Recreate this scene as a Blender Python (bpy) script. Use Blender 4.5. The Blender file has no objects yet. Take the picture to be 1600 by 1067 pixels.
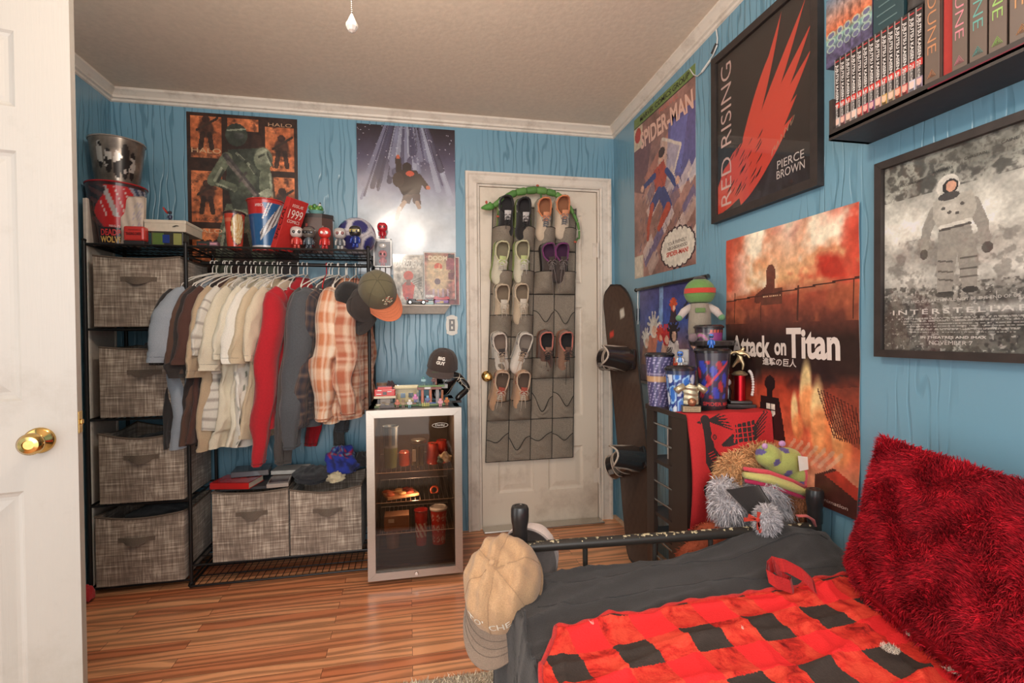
import bpy, bmesh, math, random
import numpy as np
from mathutils import Vector, Matrix, Euler
random.seed(7); rng = np.random.RandomState(7)
S = bpy.context.scene
COL = S.collection
PI = math.pi
# ---------------------------------------------------------------- camera
F = 783.16; YAW = math.radians(11.629); PIT = math.radians(-0.836); ROL = math.radians(-0.486); CH = 1.19
fwd = Vector((math.sin(YAW)*math.cos(PIT), math.cos(YAW)*math.cos(PIT), math.sin(PIT)))
r0 = Vector((math.cos(YAW), -math.sin(YAW), 0)); u0 = r0.cross(fwd)
rgt = r0*math.cos(ROL)+u0*math.sin(ROL); upv = -r0*math.sin(ROL)+u0*math.cos(ROL)
cd = bpy.data.cameras.new('camera'); cam = bpy.data.objects.new('camera', cd); COL.objects.link(cam)
cd.sensor_width = 36; cd.lens = F/1600*36; cd.clip_start = 0.02
cam.matrix_world = Matrix(((rgt.x, upv.x, -fwd.x, 0), (rgt.y, upv.y, -fwd.y, 0), (rgt.z, upv.z, -fwd.z, CH), (0, 0, 0, 1)))
S.camera = cam
# ---------------------------------------------------------------- world, lights, exposure
W = bpy.data.worlds.new('world'); S.world = W; W.use_nodes = True
bg = W.node_tree.nodes['Background']; bg.inputs[0].default_value = (1.0, 0.95, 0.9, 1); bg.inputs[1].default_value = 1.9
S.view_settings.view_transform = 'Standard'; S.view_settings.look = 'None'
S.view_settings.exposure = 0.42; S.view_settings.gamma = 1
def light(name, kind, loc, power, col, size=0.1, rot=(0, 0, 0), size_y=None):
    d = bpy.data.lights.new(name, kind); d.energy = power; d.color = col
    if kind == 'AREA':
        d.size = size
        if size_y: d.shape = 'RECTANGLE'; d.size_y = size_y
    else: d.shadow_soft_size = size
    o = bpy.data.objects.new(name, d); o.location = loc; o.rotation_euler = rot; COL.objects.link(o); return o
light('ceiling_lamp_light', 'POINT', (-0.12, 1.16, 2.20), 23, (1.0, 0.89, 0.76), 0.07)
light('added_front_fill', 'AREA', (-0.3, -1.15, 1.55), 20, (0.95, 0.97, 1.0), 1.5, (math.radians(90), 0, 0), 1.2)  # soft fill lamp added behind the camera; no window is built there
YB = 3.02; XR = 1.295; XL = -1.52
def ray(x, y): return rgt*((x-800)/F)-upv*((y-533.5)/F)+fwd
def px(x, y, X=None, Y=None, Z=None):
    """point of the place seen at photo pixel x,y on one axis-aligned plane (used to survey the room)"""
    d = ray(x, y)
    t = X/d.x if X is not None else (Y/d.y if Y is not None else (Z-CH)/d.z)
    return Vector((0, 0, CH))+d*t
# ---------------------------------------------------------------- helpers
def lin(c):
    return tuple(((v/255)/12.92 if v <= 10 else ((v/255+0.055)/1.055)**2.4) for v in c[:3])
def lina(a):
    a = np.clip(a, 0, 255)/255
    return np.where(a <= 0.04045, a/12.92, ((a+0.055)/1.055)**2.4)
def node(nt, t, **kw):
    n = nt.nodes.new(t)
    for k, v in kw.items(): setattr(n, k, v)
    return n
def mat(name, col=None, rough=0.6, metal=0.0, bump=0.0, scale=60, var=0.0, spec=0.5, coat=0.0, emit=None, alpha=None, stretch=None, sheen=0.0):
    m = bpy.data.materials.new(name); m.use_nodes = True; nt = m.node_tree; b = nt.nodes['Principled BSDF']
    b.inputs['Roughness'].default_value = rough; b.inputs['Metallic'].default_value = metal
    b.inputs['Specular IOR Level'].default_value = spec; b.inputs['Coat Weight'].default_value = coat
    if sheen: b.inputs['Sheen Weight'].default_value = sheen
    tc = node(nt, 'ShaderNodeTexCoord'); mp = node(nt, 'ShaderNodeMapping'); nt.links.new(tc.outputs['Object'], mp.inputs[0])
    if stretch: mp.inputs['Scale'].default_value = stretch
    nz = node(nt, 'ShaderNodeTexNoise'); nz.inputs['Scale'].default_value = scale; nz.inputs['Detail'].default_value = 5
    nt.links.new(mp.outputs[0], nz.inputs[0])
    if col is None:
        src = node(nt, 'ShaderNodeAttribute', attribute_name='Col').outputs[0]
    else:
        rgbn = node(nt, 'ShaderNodeRGB'); rgbn.outputs[0].default_value = (*lin(col), 1); src = rgbn.outputs[0]
    if var > 0:
        mr = node(nt, 'ShaderNodeMapRange'); mr.inputs[1].default_value = 0.3; mr.inputs[2].default_value = 0.7
        mr.inputs[3].default_value = 1-var; mr.inputs[4].default_value = 1+var; nt.links.new(nz.outputs[0], mr.inputs[0])
        vm = node(nt, 'ShaderNodeVectorMath', operation='MULTIPLY'); nt.links.new(src, vm.inputs[0]); nt.links.new(mr.outputs[0], vm.inputs[1])
        src = vm.outputs[0]
    nt.links.new(src, b.inputs['Base Color'])
    if bump > 0:
        bp = node(nt, 'ShaderNodeBump'); bp.inputs['Strength'].default_value = bump; bp.inputs['Distance'].default_value = 0.004
        nt.links.new(nz.outputs[0], bp.inputs['Height']); nt.links.new(bp.outputs[0], b.inputs['Normal'])
    if alpha is not None: b.inputs['Alpha'].default_value = alpha
    if emit: b.inputs['Emission Color'].default_value = (*lin(emit[0]), 1); b.inputs['Emission Strength'].default_value = emit[1]
    return m
# vertex-coloured families: the colour is the thing's own paint, print or dye
VM = mat('painted_matte', None, 0.65, bump=0.05, var=0.06)
VG = mat('painted_gloss', None, 0.22, var=0.04, coat=0.4)
VP = mat('printed_paper', None, 0.38, var=0.02, spec=0.5)
VF = mat('dyed_fabric', None, 0.9, bump=0.5, scale=420, var=0.14, sheen=0.2)
VW = mat('dyed_knit', None, 0.95, bump=0.35, scale=160, var=0.10, sheen=0.2)
VMET = mat('tinted_metal', None, 0.28, metal=0.9, var=0.08)
VFUR = mat('plush_fur', None, 0.85, var=0.16, scale=90, spec=0.2)
BLACKMET = mat('black_metal', (34, 31, 30), 0.42, metal=0.3, var=0.15, scale=30)
STEEL = mat('brushed_steel', (190, 182, 172), 0.32, metal=0.95, var=0.08, bump=0.1, scale=40, stretch=(1, 1, 30))
BRASS = mat('polished_brass', (205, 170, 105), 0.16, metal=1.0, var=0.1)
CHROME = mat('chrome', (215, 212, 205), 0.12, metal=1.0)
WHITEPL = mat('white_plastic', (226, 218, 206), 0.4)
def glassy(name, tint, tr=0.85, rough=0.03):
    m = bpy.data.materials.new(name); m.use_nodes = True; nt = m.node_tree; nt.nodes.clear()
    o = node(nt, 'ShaderNodeOutputMaterial'); mx = node(nt, 'ShaderNodeMixShader'); t = node(nt, 'ShaderNodeBsdfTransparent')
    g = node(nt, 'ShaderNodeBsdfGlossy'); lw = node(nt, 'ShaderNodeLayerWeight'); pw = node(nt, 'ShaderNodeMath', operation='POWER'); pw.inputs[1].default_value = 5; nt.links.new(lw.outputs['Facing'], pw.inputs[0])
    fr = node(nt, 'ShaderNodeMath', operation='MULTIPLY_ADD'); fr.inputs[1].default_value = 0.9; fr.inputs[2].default_value = 0.035; nt.links.new(pw.outputs[0], fr.inputs[0]); lw.inputs[0].default_value = 0.5
    t.inputs[0].default_value = (*lin(tint), 1); g.inputs['Roughness'].default_value = rough
    nt.links.new(fr.outputs[0], mx.inputs[0]); nt.links.new(t.outputs[0], mx.inputs[1]); nt.links.new(g.outputs[0], mx.inputs[2]); nt.links.new(mx.outputs[0], o.inputs[0])
    return m
CLEAR = glassy('clear_glass', (248, 248, 248)); TINTED = glassy('tinted_fridge_glass', (205, 188, 172)); SLEEVE = glassy('clear_plastic_sleeve', (245, 245, 245), rough=0.12)

class MB:
    """collects geometry of ONE part"""
    def __init__(s): s.v = []; s.f = []; s.c = []; s.m = []
    def add(s, vs, fs, col=(200, 200, 200), mi=0, M=None):
        n = len(s.v)
        for v in vs:
            v = Vector(v)
            s.v.append(tuple(M @ v) if M is not None else tuple(v))
        arr = isinstance(col, (list, np.ndarray)) and len(col) == len(vs)
        if arr: L = [tuple(c) for c in lina(np.array(col, float))]
        else: L = lin(col)
        for f in fs:
            s.f.append(tuple(n+i for i in f)); s.c.append([L[i] for i in f] if arr else [L]*len(f)); s.m.append(mi)
        return s
    def box(s, c, d, col=(200, 200, 200), M=None, mi=0, b=0.0, taper=1.0):
        x, y, z = [q/2 for q in d]
        if b <= 0:
            vs = [(c[0]+i*x*(taper if k < 0 else 1), c[1]+j*y*(taper if k < 0 else 1), c[2]+k*z) for i in (-1, 1) for j in (-1, 1) for k in (-1, 1)]
            return s.add(vs, [(0, 1, 3, 2), (4, 6, 7, 5), (0, 4, 5, 1), (2, 3, 7, 6), (0, 2, 6, 4), (1, 5, 7, 3)], col, mi, M)
        bm = bmesh.new(); bmesh.ops.create_cube(bm, size=1)
        for v in bm.verts: v.co = Vector((v.co.x*d[0], v.co.y*d[1], v.co.z*d[2]))
        bmesh.ops.bevel(bm, geom=list(bm.edges), offset=min(b, min(d)*0.45), segments=2, profile=0.5, affect='EDGES')
        vs = [(v.co.x+c[0], v.co.y+c[1], v.co.z+c[2]) for v in bm.verts]; fs = [[v.index for v in f.verts] for f in bm.faces]; bm.free()
        return s.add(vs, fs, col, mi, M)
    def tube(s, pts, r, n=10, col=(200, 200, 200), M=None, mi=0, caps=True, closed=False, flat=1.0):
        pts = [Vector(p) for p in pts]; N = len(pts); rs = r if isinstance(r, (list, tuple)) else [r]*N
        vs = []; prev = None
        for i, p in enumerate(pts):
            a = pts[(i+1) % N] if (closed or i < N-1) else pts[i]; q = pts[i-1] if (closed or i > 0) else pts[i]
            t = (a-q); t = t.normalized() if t.length > 1e-9 else Vector((0, 0, 1))
            if prev is None:
                h = Vector((0, 0, 1)) if abs(t.z) < 0.9 else Vector((1, 0, 0)); e1 = t.cross(h).normalized()
            else: e1 = (prev-t*prev.dot(t)); e1 = e1.normalized() if e1.length > 1e-6 else t.orthogonal().normalized()
            prev = e1; e2 = t.cross(e1)
            for k in range(n):
                an = 2*PI*k/n; vs.append(p+e1*(math.cos(an)*rs[i])+e2*(math.sin(an)*rs[i]*flat))
        fs = []
        for i in range(N if closed else N-1):
            for k in range(n):
                a = i*n+k; b = i*n+(k+1) % n; c = ((i+1) % N)*n+(k+1) % n; d = ((i+1) % N)*n+k; fs.append((a, b, c, d))
        if caps and not closed: fs += [tuple(range(n))[::-1], tuple((N-1)*n+k for k in range(n))]
        return s.add(vs, fs, col, mi, M)
    def lathe(s, prof, n=32, col=(200, 200, 200), M=None, mi=0, colf=None, c=(0, 0, 0), sub=None):
        """prof: [(r,z)...] about z; colf(angle 0..1, z) -> rgb"""
        vs = []; cl = []
        for r, z in prof:
            for k in range(n):
                a = 2*PI*k/n; vs.append((c[0]+r*math.cos(a), c[1]+r*math.sin(a), c[2]+z))
                if colf: cl.append(colf(k/n, z))
        fs = [(i*n+k, i*n+(k+1) % n, (i+1)*n+(k+1) % n, (i+1)*n+k) for i in range(len(prof)-1) for k in range(n)]
        if prof[0][0] > 1e-5: fs.append(tuple(range(n))[::-1])
        if prof[-1][0] > 1e-5: fs.append(tuple((len(prof)-1)*n+k for k in range(n)))
        return s.add(vs, fs, cl if colf else col, mi, M)
    def ell(s, c, r, col=(200, 200, 200), M=None, mi=0, n=16, m=10, colf=None):
        vs = []; cl = []
        for i in range(m+1):
            th = PI*i/m
            for k in range(n):
                a = 2*PI*k/n; d = (math.sin(th)*math.cos(a), math.sin(th)*math.sin(a), math.cos(th))
                vs.append((c[0]+r[0]*d[0], c[1]+r[1]*d[1], c[2]+r[2]*d[2]))
                if colf: cl.append(colf(d))
        fs = [(i*n+k, (i+1)*n+k, (i+1)*n+(k+1) % n, i*n+(k+1) % n) for i in range(m) for k in range(n)]
        return s.add(vs, fs, cl if colf else col, mi, M)
    def grid(s, fn, nu, nv, col=(200, 200, 200), M=None, mi=0, colf=None, thick=0.0, closeu=False):
        """fn(u,v)->point"""
        vs = [fn(i/nu, j/nv) for j in range(nv+1) for i in range(nu+1)]
        cl = [colf(i/nu, j/nv) for j in range(nv+1) for i in range(nu+1)] if colf else col
        w = nu+1
        fs = [(j*w+i, j*w+i+1, (j+1)*w+i+1, (j+1)*w+i) for j in range(nv) for i in range(nu)]
        return s.add(vs, fs, cl, mi, M)
    def prism(s, pts, h0, h1, col=(200, 200, 200), M=None, mi=0):
        """2-D outline in xy, extruded h0..h1 in z (ngon)"""
        n = len(pts); vs = [(p[0], p[1], h0) for p in pts]+[(p[0], p[1], h1) for p in pts]
        fs = [tuple(range(n))[::-1], tuple(range(n, 2*n))]+[(i, (i+1) % n, n+(i+1) % n, n+i) for i in range(n)]
        return s.add(vs, fs, col, mi, M)
    def build(s, name, mats, parent=None, world=False, smooth=False, mods=None, recalc=True):
        if not s.f: return None
        me = bpy.data.meshes.new(name); me.from_pydata(s.v, [], s.f)
        ca = me.color_attributes.new('Col', 'FLOAT_COLOR', 'CORNER')
        flat = np.ones((sum(len(f) for f in s.f), 4), np.float32); i = 0
        flat[:, :3] = np.array([c for f in s.c for c in f], np.float32)
        ca.data.foreach_set('color', flat.ravel())
        for m in (mats if isinstance(mats, (list, tuple)) else [mats]): me.materials.append(m)
        me.polygons.foreach_set('material_index', s.m)
        if recalc and len(s.f) < 60000:
            bm = bmesh.new(); bm.from_mesh(me)
            if recalc: bmesh.ops.recalc_face_normals(bm, faces=bm.faces)
            bm.to_mesh(me); bm.free()
        if smooth:
            me.polygons.foreach_set('use_smooth', [True]*len(me.polygons))
            if smooth != 'all': me.set_sharp_from_angle(angle=math.radians(40 if smooth is True else smooth))
        me.update()
        o = bpy.data.objects.new(name, me); COL.objects.link(o)
        if parent is not None:
            o.parent = parent
            if world:
                q = parent; P = Matrix()
                while q is not None: P = lm(q) @ P; q = q.parent
                me.transform(P.inverted())
        for k, kw in (mods or []):
            md = o.modifiers.new(k.lower(), k)
            for a, b in kw.items(): setattr(md, a, b)
        return o
def lm(o): return Matrix.Translation(o.location) @ o.rotation_euler.to_matrix().to_4x4() @ Matrix.Diagonal((*o.scale, 1))
def thing(name, label, cat, loc=(0, 0, 0), rot=(0, 0, 0), group=None, scale=1):
    o = bpy.data.objects.new(name, None); COL.objects.link(o); o.empty_display_size = 0.05
    o.location = loc; o.rotation_euler = rot if isinstance(rot, (tuple, list)) else (0, 0, rot); o.scale = (scale,)*3
    return tag(o, label, cat, group)
def tag(o, label, cat, group=None, kind=None):
    o['label'] = label; o['category'] = cat
    if group: o['group'] = group
    if kind: o['kind'] = kind
    return o
def struct(o): o['kind'] = 'structure'; return o
def origin_to(o, p):
    """move the origin of a top-level mesh to p"""
    o.data.transform(Matrix.Translation(-Vector(p))); o.location = p; return o
def dup(o, loc=None, rot=None, label=None, group=None):
    r = o.copy(); COL.objects.link(r)
    if loc is not None: r.location = loc
    if rot is not None: r.rotation_euler = rot
    if label: r['label'] = label
    if group: r['group'] = group
    for ch in list(o.children):
        c = ch.copy(); COL.objects.link(c); c.parent = r
        for g in list(ch.children):
            d = g.copy(); COL.objects.link(d); d.parent = c
    return r
TCACHE = {}
def text_mesh(s, off=0.0, spacing=1.0):
    k = (s, off, spacing)
    if k not in TCACHE:
        cu = bpy.data.curves.new('txt', 'FONT'); cu.body = s; cu.size = 1; cu.offset = off; cu.resolution_u = 3; cu.space_character = spacing
        o = bpy.data.objects.new('txt', cu); COL.objects.link(o); bpy.context.view_layer.update()
        me = bpy.data.meshes.new_from_object(o.evaluated_get(bpy.context.evaluated_depsgraph_get()))
        bpy.data.objects.remove(o); bpy.data.curves.remove(cu)
        co = np.zeros(len(me.vertices)*3, np.float32); me.vertices.foreach_get('co', co); co = co.reshape(-1, 3)
        TCACHE[k] = (co, [tuple(p.vertices) for p in me.polygons], co.min(0) if len(co) else np.zeros(3), co.max(0) if len(co) else np.ones(3)); bpy.data.meshes.remove(me)
    return TCACHE[k]
def letters(mb, s, c, U, V, w=None, h=None, col=(255, 255, 255), off=0.0, warp=None, mi=0, spacing=1.0, shear=0.0):
    """write s centred at c, running along U, up along V; fitted to w x h"""
    co, fs, lo, hi = text_mesh(s, off, spacing); U = Vector(U).normalized(); V = Vector(V).normalized(); c = Vector(c)
    sw = (hi[0]-lo[0]) or 1; sh = (hi[1]-lo[1]) or 1
    kx = (w/sw) if w else h/sh; ky = (h/sh) if h else w/sw
    vs = []
    for p in co:
        x = (p[0]-(lo[0]+hi[0])/2)*kx; y = (p[1]-(lo[1]+hi[1])/2)*ky; x += shear*y
        vs.append(warp(x, y) if warp else c+U*x+V*y)
    mb.add(vs, fs, col, mi); return mb
# ------------- numpy pictures for things that are themselves flat prints
def vnoise(w, h, cell, seed):
    r = np.random.RandomState(seed); gx = int(w/cell)+3; gy = int(h/cell)+3; g = r.rand(gy, gx)
    X, Y = np.meshgrid(np.arange(w)/cell, np.arange(h)/cell); xi = X.astype(int); yi = Y.astype(int); fx = X-xi; fy = Y-yi
    fx = fx*fx*(3-2*fx); fy = fy*fy*(3-2*fy)
    return (g[yi, xi]*(1-fx)+g[yi, xi+1]*fx)*(1-fy)+(g[yi+1, xi]*(1-fx)+g[yi+1, xi+1]*fx)*fy
def fbm(w, h, cell, seed, o=4):
    a = 0; k = 1; t = 0
    for i in range(o): a = a+vnoise(w, h, max(cell/2**i, 1.01), seed+i)*k; t += k; k *= 0.55
    return a/t
class Pic:
    """picture in unit coordinates: x 0..1 left-right, y 0..1 top-bottom"""
    def __init__(s, w, h, col=(0, 0, 0)):
        s.w = w; s.h = h; s.a = np.zeros((h, w, 3))+np.array(col, float)
        s.X, s.Y = np.meshgrid((np.arange(w)+.5)/w, (np.arange(h)+.5)/h)
    def mix(s, m, col): m = np.clip(m, 0, 1)[..., None]; s.a = s.a*(1-m)+np.array(col, float)*m; return s
    def grad(s, stops, axis='y'):
        T = s.Y if axis == 'y' else s.X; ks = [q[0] for q in stops]
        s.a = np.stack([np.interp(T, ks, [q[1][i] for q in stops]) for i in range(3)], -1); return s
    def noise(s, cell, seed, amp, tint=(1, 1, 1)): s.a = s.a*(1+(fbm(s.w, s.h, cell, seed)[..., None]-0.5)*2*amp*np.array(tint)); return s
    def inpoly(s, P):
        m = np.zeros(s.X.shape, bool); n = len(P)
        for i in range(n):
            x1, y1 = P[i]; x2, y2 = P[(i+1) % n]
            if y1 == y2: continue
            c = ((y1 > s.Y) != (y2 > s.Y)) & (s.X < (x2-x1)*(s.Y-y1)/(y2-y1)+x1); m ^= c
        return m
    def poly(s, P, col, a=1.0): return s.mix(s.inpoly(P)*a, col)
    def ell(s, cx, cy, rx, ry, col, a=1.0, soft=0.0, ang=0):
        c, q = math.cos(ang), math.sin(ang); dx = s.X-cx; dy = s.Y-cy
        d = np.sqrt(((dx*c+dy*q)/rx)**2+((-dx*q+dy*c)/ry)**2)
        return s.mix(np.clip((1+soft-d)/soft, 0, 1)*a if soft > 0 else (d < 1)*a, col)
    def line(s, x1, y1, x2, y2, t, col, a=1.0, t2=None):
        asp = s.h/s.w; L2 = (x2-x1)**2+((y2-y1)*asp)**2+1e-12
        k = np.clip(((s.X-x1)*(x2-x1)+(s.Y-y1)*(y2-y1)*asp*asp)/L2, 0, 1)
        d = np.sqrt((s.X-x1-k*(x2-x1))**2+((s.Y-y1-k*(y2-y1))*asp)**2); tt = t+((t2 if t2 is not None else t)-t)*k
        return s.mix((d < tt)*a, col)
    def rect(s, x0, y0, x1, y1, col, a=1.0): return s.mix(((s.X >= x0) & (s.X < x1) & (s.Y >= y0) & (s.Y < y1))*a, col)
    def at(s, u, v):
        i = min(s.w-1, max(0, int(u*s.w))); j = min(s.h-1, max(0, int(v*s.h))); return tuple(s.a[j, i])
def sheet(mb, pic, O, U, V, w, h, mi=0, bend=None, t=0.0, edge=(230, 225, 215)):
    """picture as a flat sheet: O = top-left corner, U right, V down; real thickness t backwards"""
    U = Vector(U).normalized(); V = Vector(V).normalized(); N = V.cross(U).normalized(); O = Vector(O)  # N: towards the viewer for U right / V down
    nx, ny = pic.w, pic.h
    us = np.arange(nx+1)/nx; vs_ = np.arange(ny+1)/ny
    base = len(mb.v)
    for v in vs_:
        for u in us:
            p = O+U*(u*w)+V*(v*h)
            if bend: p = p+N*bend(u, v)
            mb.v.append(tuple(p))
    L = lina(pic.a); W1 = nx+1
    for j in range(ny):
        for i in range(nx):
            a = base+j*W1+i; mb.f.append((a, a+W1, a+W1+1, a+1)); c = tuple(L[j, i]); mb.c.append([c]*4); mb.m.append(mi)
    if t > 0:
        if bend:
            n = 40; A = []
            for j in range(n+1):
                for i in range(31): u = i/30; v = j/n; A.append(O+U*(u*w)+V*(v*h)+N*(bend(u, v)-t-.0006))
            mb.add(A, [(j*31+i, j*31+i+1, j*31+i+32, j*31+i+31) for j in range(n) for i in range(30)], edge, mi)
        else:
            q = [O, O+U*w, O+U*w+V*h, O+V*h]; q = [p-N*0.0003 for p in q]+[p-N*t for p in q]
            mb.add(q, [(0, 1, 5, 4), (1, 2, 6, 5), (2, 3, 7, 6), (3, 0, 4, 7), (4, 5, 6, 7)], edge, mi)
    return N
# ================================================================= SETTING
def wall_mat(name, axis):
    m = bpy.data.materials.new(name); m.use_nodes = True; nt = m.node_tree; b = nt.nodes['Principled BSDF']
    b.inputs['Roughness'].default_value = 0.3; b.inputs['Specular IOR Level'].default_value = 0.6
    tc = node(nt, 'ShaderNodeTexCoord'); sx = node(nt, 'ShaderNodeSeparateXYZ'); cb = node(nt, 'ShaderNodeCombineXYZ')
    nt.links.new(tc.outputs['Object'], sx.inputs[0]); nt.links.new(sx.outputs[axis], cb.inputs[0]); nt.links.new(sx.outputs[2], cb.inputs[2])
    mp = node(nt, 'ShaderNodeMapping'); mp.inputs['Scale'].default_value = (1, 1, 0.16); nt.links.new(cb.outputs[0], mp.inputs[0])
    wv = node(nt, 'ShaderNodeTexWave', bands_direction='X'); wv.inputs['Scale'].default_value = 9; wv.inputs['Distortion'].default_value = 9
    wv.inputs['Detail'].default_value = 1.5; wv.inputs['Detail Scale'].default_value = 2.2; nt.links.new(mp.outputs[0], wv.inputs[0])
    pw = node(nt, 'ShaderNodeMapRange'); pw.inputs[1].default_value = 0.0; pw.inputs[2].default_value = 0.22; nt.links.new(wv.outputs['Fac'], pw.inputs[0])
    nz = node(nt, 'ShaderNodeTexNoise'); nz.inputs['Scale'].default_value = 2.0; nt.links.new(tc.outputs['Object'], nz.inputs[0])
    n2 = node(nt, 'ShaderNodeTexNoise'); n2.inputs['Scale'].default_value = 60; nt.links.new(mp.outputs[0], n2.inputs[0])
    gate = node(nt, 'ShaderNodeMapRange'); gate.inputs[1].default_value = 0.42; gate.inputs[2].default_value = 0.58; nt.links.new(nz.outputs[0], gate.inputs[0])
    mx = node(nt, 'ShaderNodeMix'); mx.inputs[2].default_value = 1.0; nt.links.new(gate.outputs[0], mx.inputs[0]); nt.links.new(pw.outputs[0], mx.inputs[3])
    # cathedral grain everywhere but fading in patches
    mx2 = node(nt, 'ShaderNodeMath', operation='MULTIPLY'); mx2.inputs[1].default_value = 1.0; nt.links.new(pw.outputs[0], mx2.inputs[0])
    ad = node(nt, 'ShaderNodeMath', operation='MULTIPLY_ADD'); ad.inputs[1].default_value = 0.25; nt.links.new(n2.outputs[0], ad.inputs[0]); nt.links.new(mx.outputs[0], ad.inputs[2])
    bp = node(nt, 'ShaderNodeBump'); bp.inputs['Strength'].default_value = 0.75; bp.inputs['Distance'].default_value = 0.0022
    nt.links.new(ad.outputs[0], bp.inputs['Height']); nt.links.new(bp.outputs[0], b.inputs['Normal'])
    cr = node(nt, 'ShaderNodeMix', data_type='RGBA'); cr.inputs[6].default_value = (*lin((88, 130, 149)), 1); cr.inputs[7].default_value = (*lin((113, 155, 175)), 1)  # grain grooves also darkened in colour, a painted groove shade
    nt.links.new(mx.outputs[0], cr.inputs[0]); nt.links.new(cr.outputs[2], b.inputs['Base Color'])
    return m
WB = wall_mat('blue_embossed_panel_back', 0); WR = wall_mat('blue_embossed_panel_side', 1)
def floor_mat():
    m = bpy.data.materials.new('oak_strip_floor'); m.use_nodes = True; nt = m.node_tree; b = nt.nodes['Principled BSDF']
    tc = node(nt, 'ShaderNodeTexCoord'); br = node(nt, 'ShaderNodeTexBrick'); br.offset = 0.37; br.squash = 1
    br.inputs['Scale'].default_value = 1; br.inputs['Brick Width'].default_value = 0.85; br.inputs['Row Height'].default_value = 0.057
    br.inputs['Mortar Size'].default_value = 0.0009; br.inputs['Color1'].default_value = (0, 0, 0, 1); br.inputs['Color2'].default_value = (1, 1, 1, 1); br.inputs['Mortar'].default_value = (0, 0, 0, 1)
    nt.links.new(tc.outputs['Object'], br.inputs[0])
    cr = node(nt, 'ShaderNodeValToRGB'); e = cr.color_ramp.elements; e[0].color = (*lin((198, 118, 78)), 1); e[1].color = (*lin((232, 166, 118)), 1)
    nt.links.new(br.outputs['Color'], cr.inputs[0])
    ad = node(nt, 'ShaderNodeVectorMath', operation='MULTIPLY_ADD'); ad.inputs[1].default_value = (1, 1, 1)
    sc = node(nt, 'ShaderNodeVectorMath', operation='SCALE'); sc.inputs[3].default_value = 7.0; nt.links.new(br.outputs['Color'], sc.inputs[0]); nt.links.new(tc.outputs['Object'], ad.inputs[0]); nt.links.new(sc.outputs[0], ad.inputs[2])
    mp = node(nt, 'ShaderNodeMapping'); mp.inputs['Scale'].default_value = (0.7, 4.5, 1); nt.links.new(ad.outputs[0], mp.inputs[0])
    wv = node(nt, 'ShaderNodeTexWave', bands_direction='Y'); wv.inputs['Scale'].default_value = 1.7; wv.inputs['Distortion'].default_value = 10; wv.inputs['Detail'].default_value = 2.5; wv.inputs['Detail Scale'].default_value = 1.0
    nt.links.new(mp.outputs[0], wv.inputs[0])
    n = node(nt, 'ShaderNodeTexNoise'); n.inputs['Scale'].default_value = 9; n.inputs['Detail'].default_value = 8; nt.links.new(mp.outputs[0], n.inputs[0])
    mu = node(nt, 'ShaderNodeMath', operation='MULTIPLY'); nt.links.new(wv.outputs['Fac'], mu.inputs[0]); nt.links.new(n.outputs[0], mu.inputs[1])
    rg = node(nt, 'ShaderNodeMapRange'); rg.inputs[1].default_value = 0.02; rg.inputs[2].default_value = 0.35; rg.inputs[3].default_value = 0.62; rg.inputs[4].default_value = 1.12; nt.links.new(mu.outputs[0], rg.inputs[0])
    vm = node(nt, 'ShaderNodeVectorMath', operation='MULTIPLY'); nt.links.new(cr.outputs[0], vm.inputs[0]); nt.links.new(rg.outputs[0], vm.inputs[1])
    mo = node(nt, 'ShaderNodeMix', data_type='RGBA'); mo.inputs[7].default_value = (*lin((92, 46, 30)), 1); nt.links.new(br.outputs['Fac'], mo.inputs[0]); nt.links.new(vm.outputs[0], mo.inputs[6])
    nt.links.new(mo.outputs[2], b.inputs['Base Color']); b.inputs['Roughness'].default_value = 0.3
    bp = node(nt, 'ShaderNodeBump'); bp.inputs['Strength'].default_value = 0.15; bp.inputs['Distance'].default_value = 0.002; nt.links.new(mu.outputs[0], bp.inputs['Height']); nt.links.new(bp.outputs[0], b.inputs['Normal'])
    return m
def worn_white(name, base, dirt, amount, scale=3.0, grain=True):
    m = bpy.data.materials.new(name); m.use_nodes = True; nt = m.node_tree; b = nt.nodes['Principled BSDF']; b.inputs['Roughness'].default_value = 0.42
    tc = node(nt, 'ShaderNodeTexCoord'); n1 = node(nt, 'ShaderNodeTexNoise'); n1.inputs['Scale'].default_value = scale; n1.inputs['Detail'].default_value = 9; n1.inputs['Roughness'].default_value = 0.7
    nt.links.new(tc.outputs['Object'], n1.inputs[0])
    r = node(nt, 'ShaderNodeMapRange'); r.inputs[1].default_value = 0.5; r.inputs[2].default_value = 0.85; r.inputs[3].default_value = 0; r.inputs[4].default_value = amount; nt.links.new(n1.outputs[0], r.inputs[0])
    c = node(nt, 'ShaderNodeMix', data_type='RGBA'); c.inputs[6].default_value = (*lin(base), 1); c.inputs[7].default_value = (*lin(dirt), 1); nt.links.new(r.outputs[0], c.inputs[0]); nt.links.new(c.outputs[2], b.inputs['Base Color'])
    mp = node(nt, 'ShaderNodeMapping'); mp.inputs['Scale'].default_value = (60, 60, 3); nt.links.new(tc.outputs['Object'], mp.inputs[0])
    n2 = node(nt, 'ShaderNodeTexNoise'); n2.inputs['Scale'].default_value = 3; n2.inputs['Detail'].default_value = 3; nt.links.new(mp.outputs[0], n2.inputs[0])
    bp = node(nt, 'ShaderNodeBump'); bp.inputs['Strength'].default_value = 0.25 if grain else 0.05; bp.inputs['Distance'].default_value = 0.002; nt.links.new(n2.outputs[0], bp.inputs['Height']); nt.links.new(bp.outputs[0], b.inputs['Normal'])
    return m
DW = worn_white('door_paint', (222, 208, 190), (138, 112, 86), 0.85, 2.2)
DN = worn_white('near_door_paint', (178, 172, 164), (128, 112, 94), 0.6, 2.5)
TRW = worn_white('trim_paint', (222, 210, 196), (128, 104, 82), 0.7, 9, False)
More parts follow.
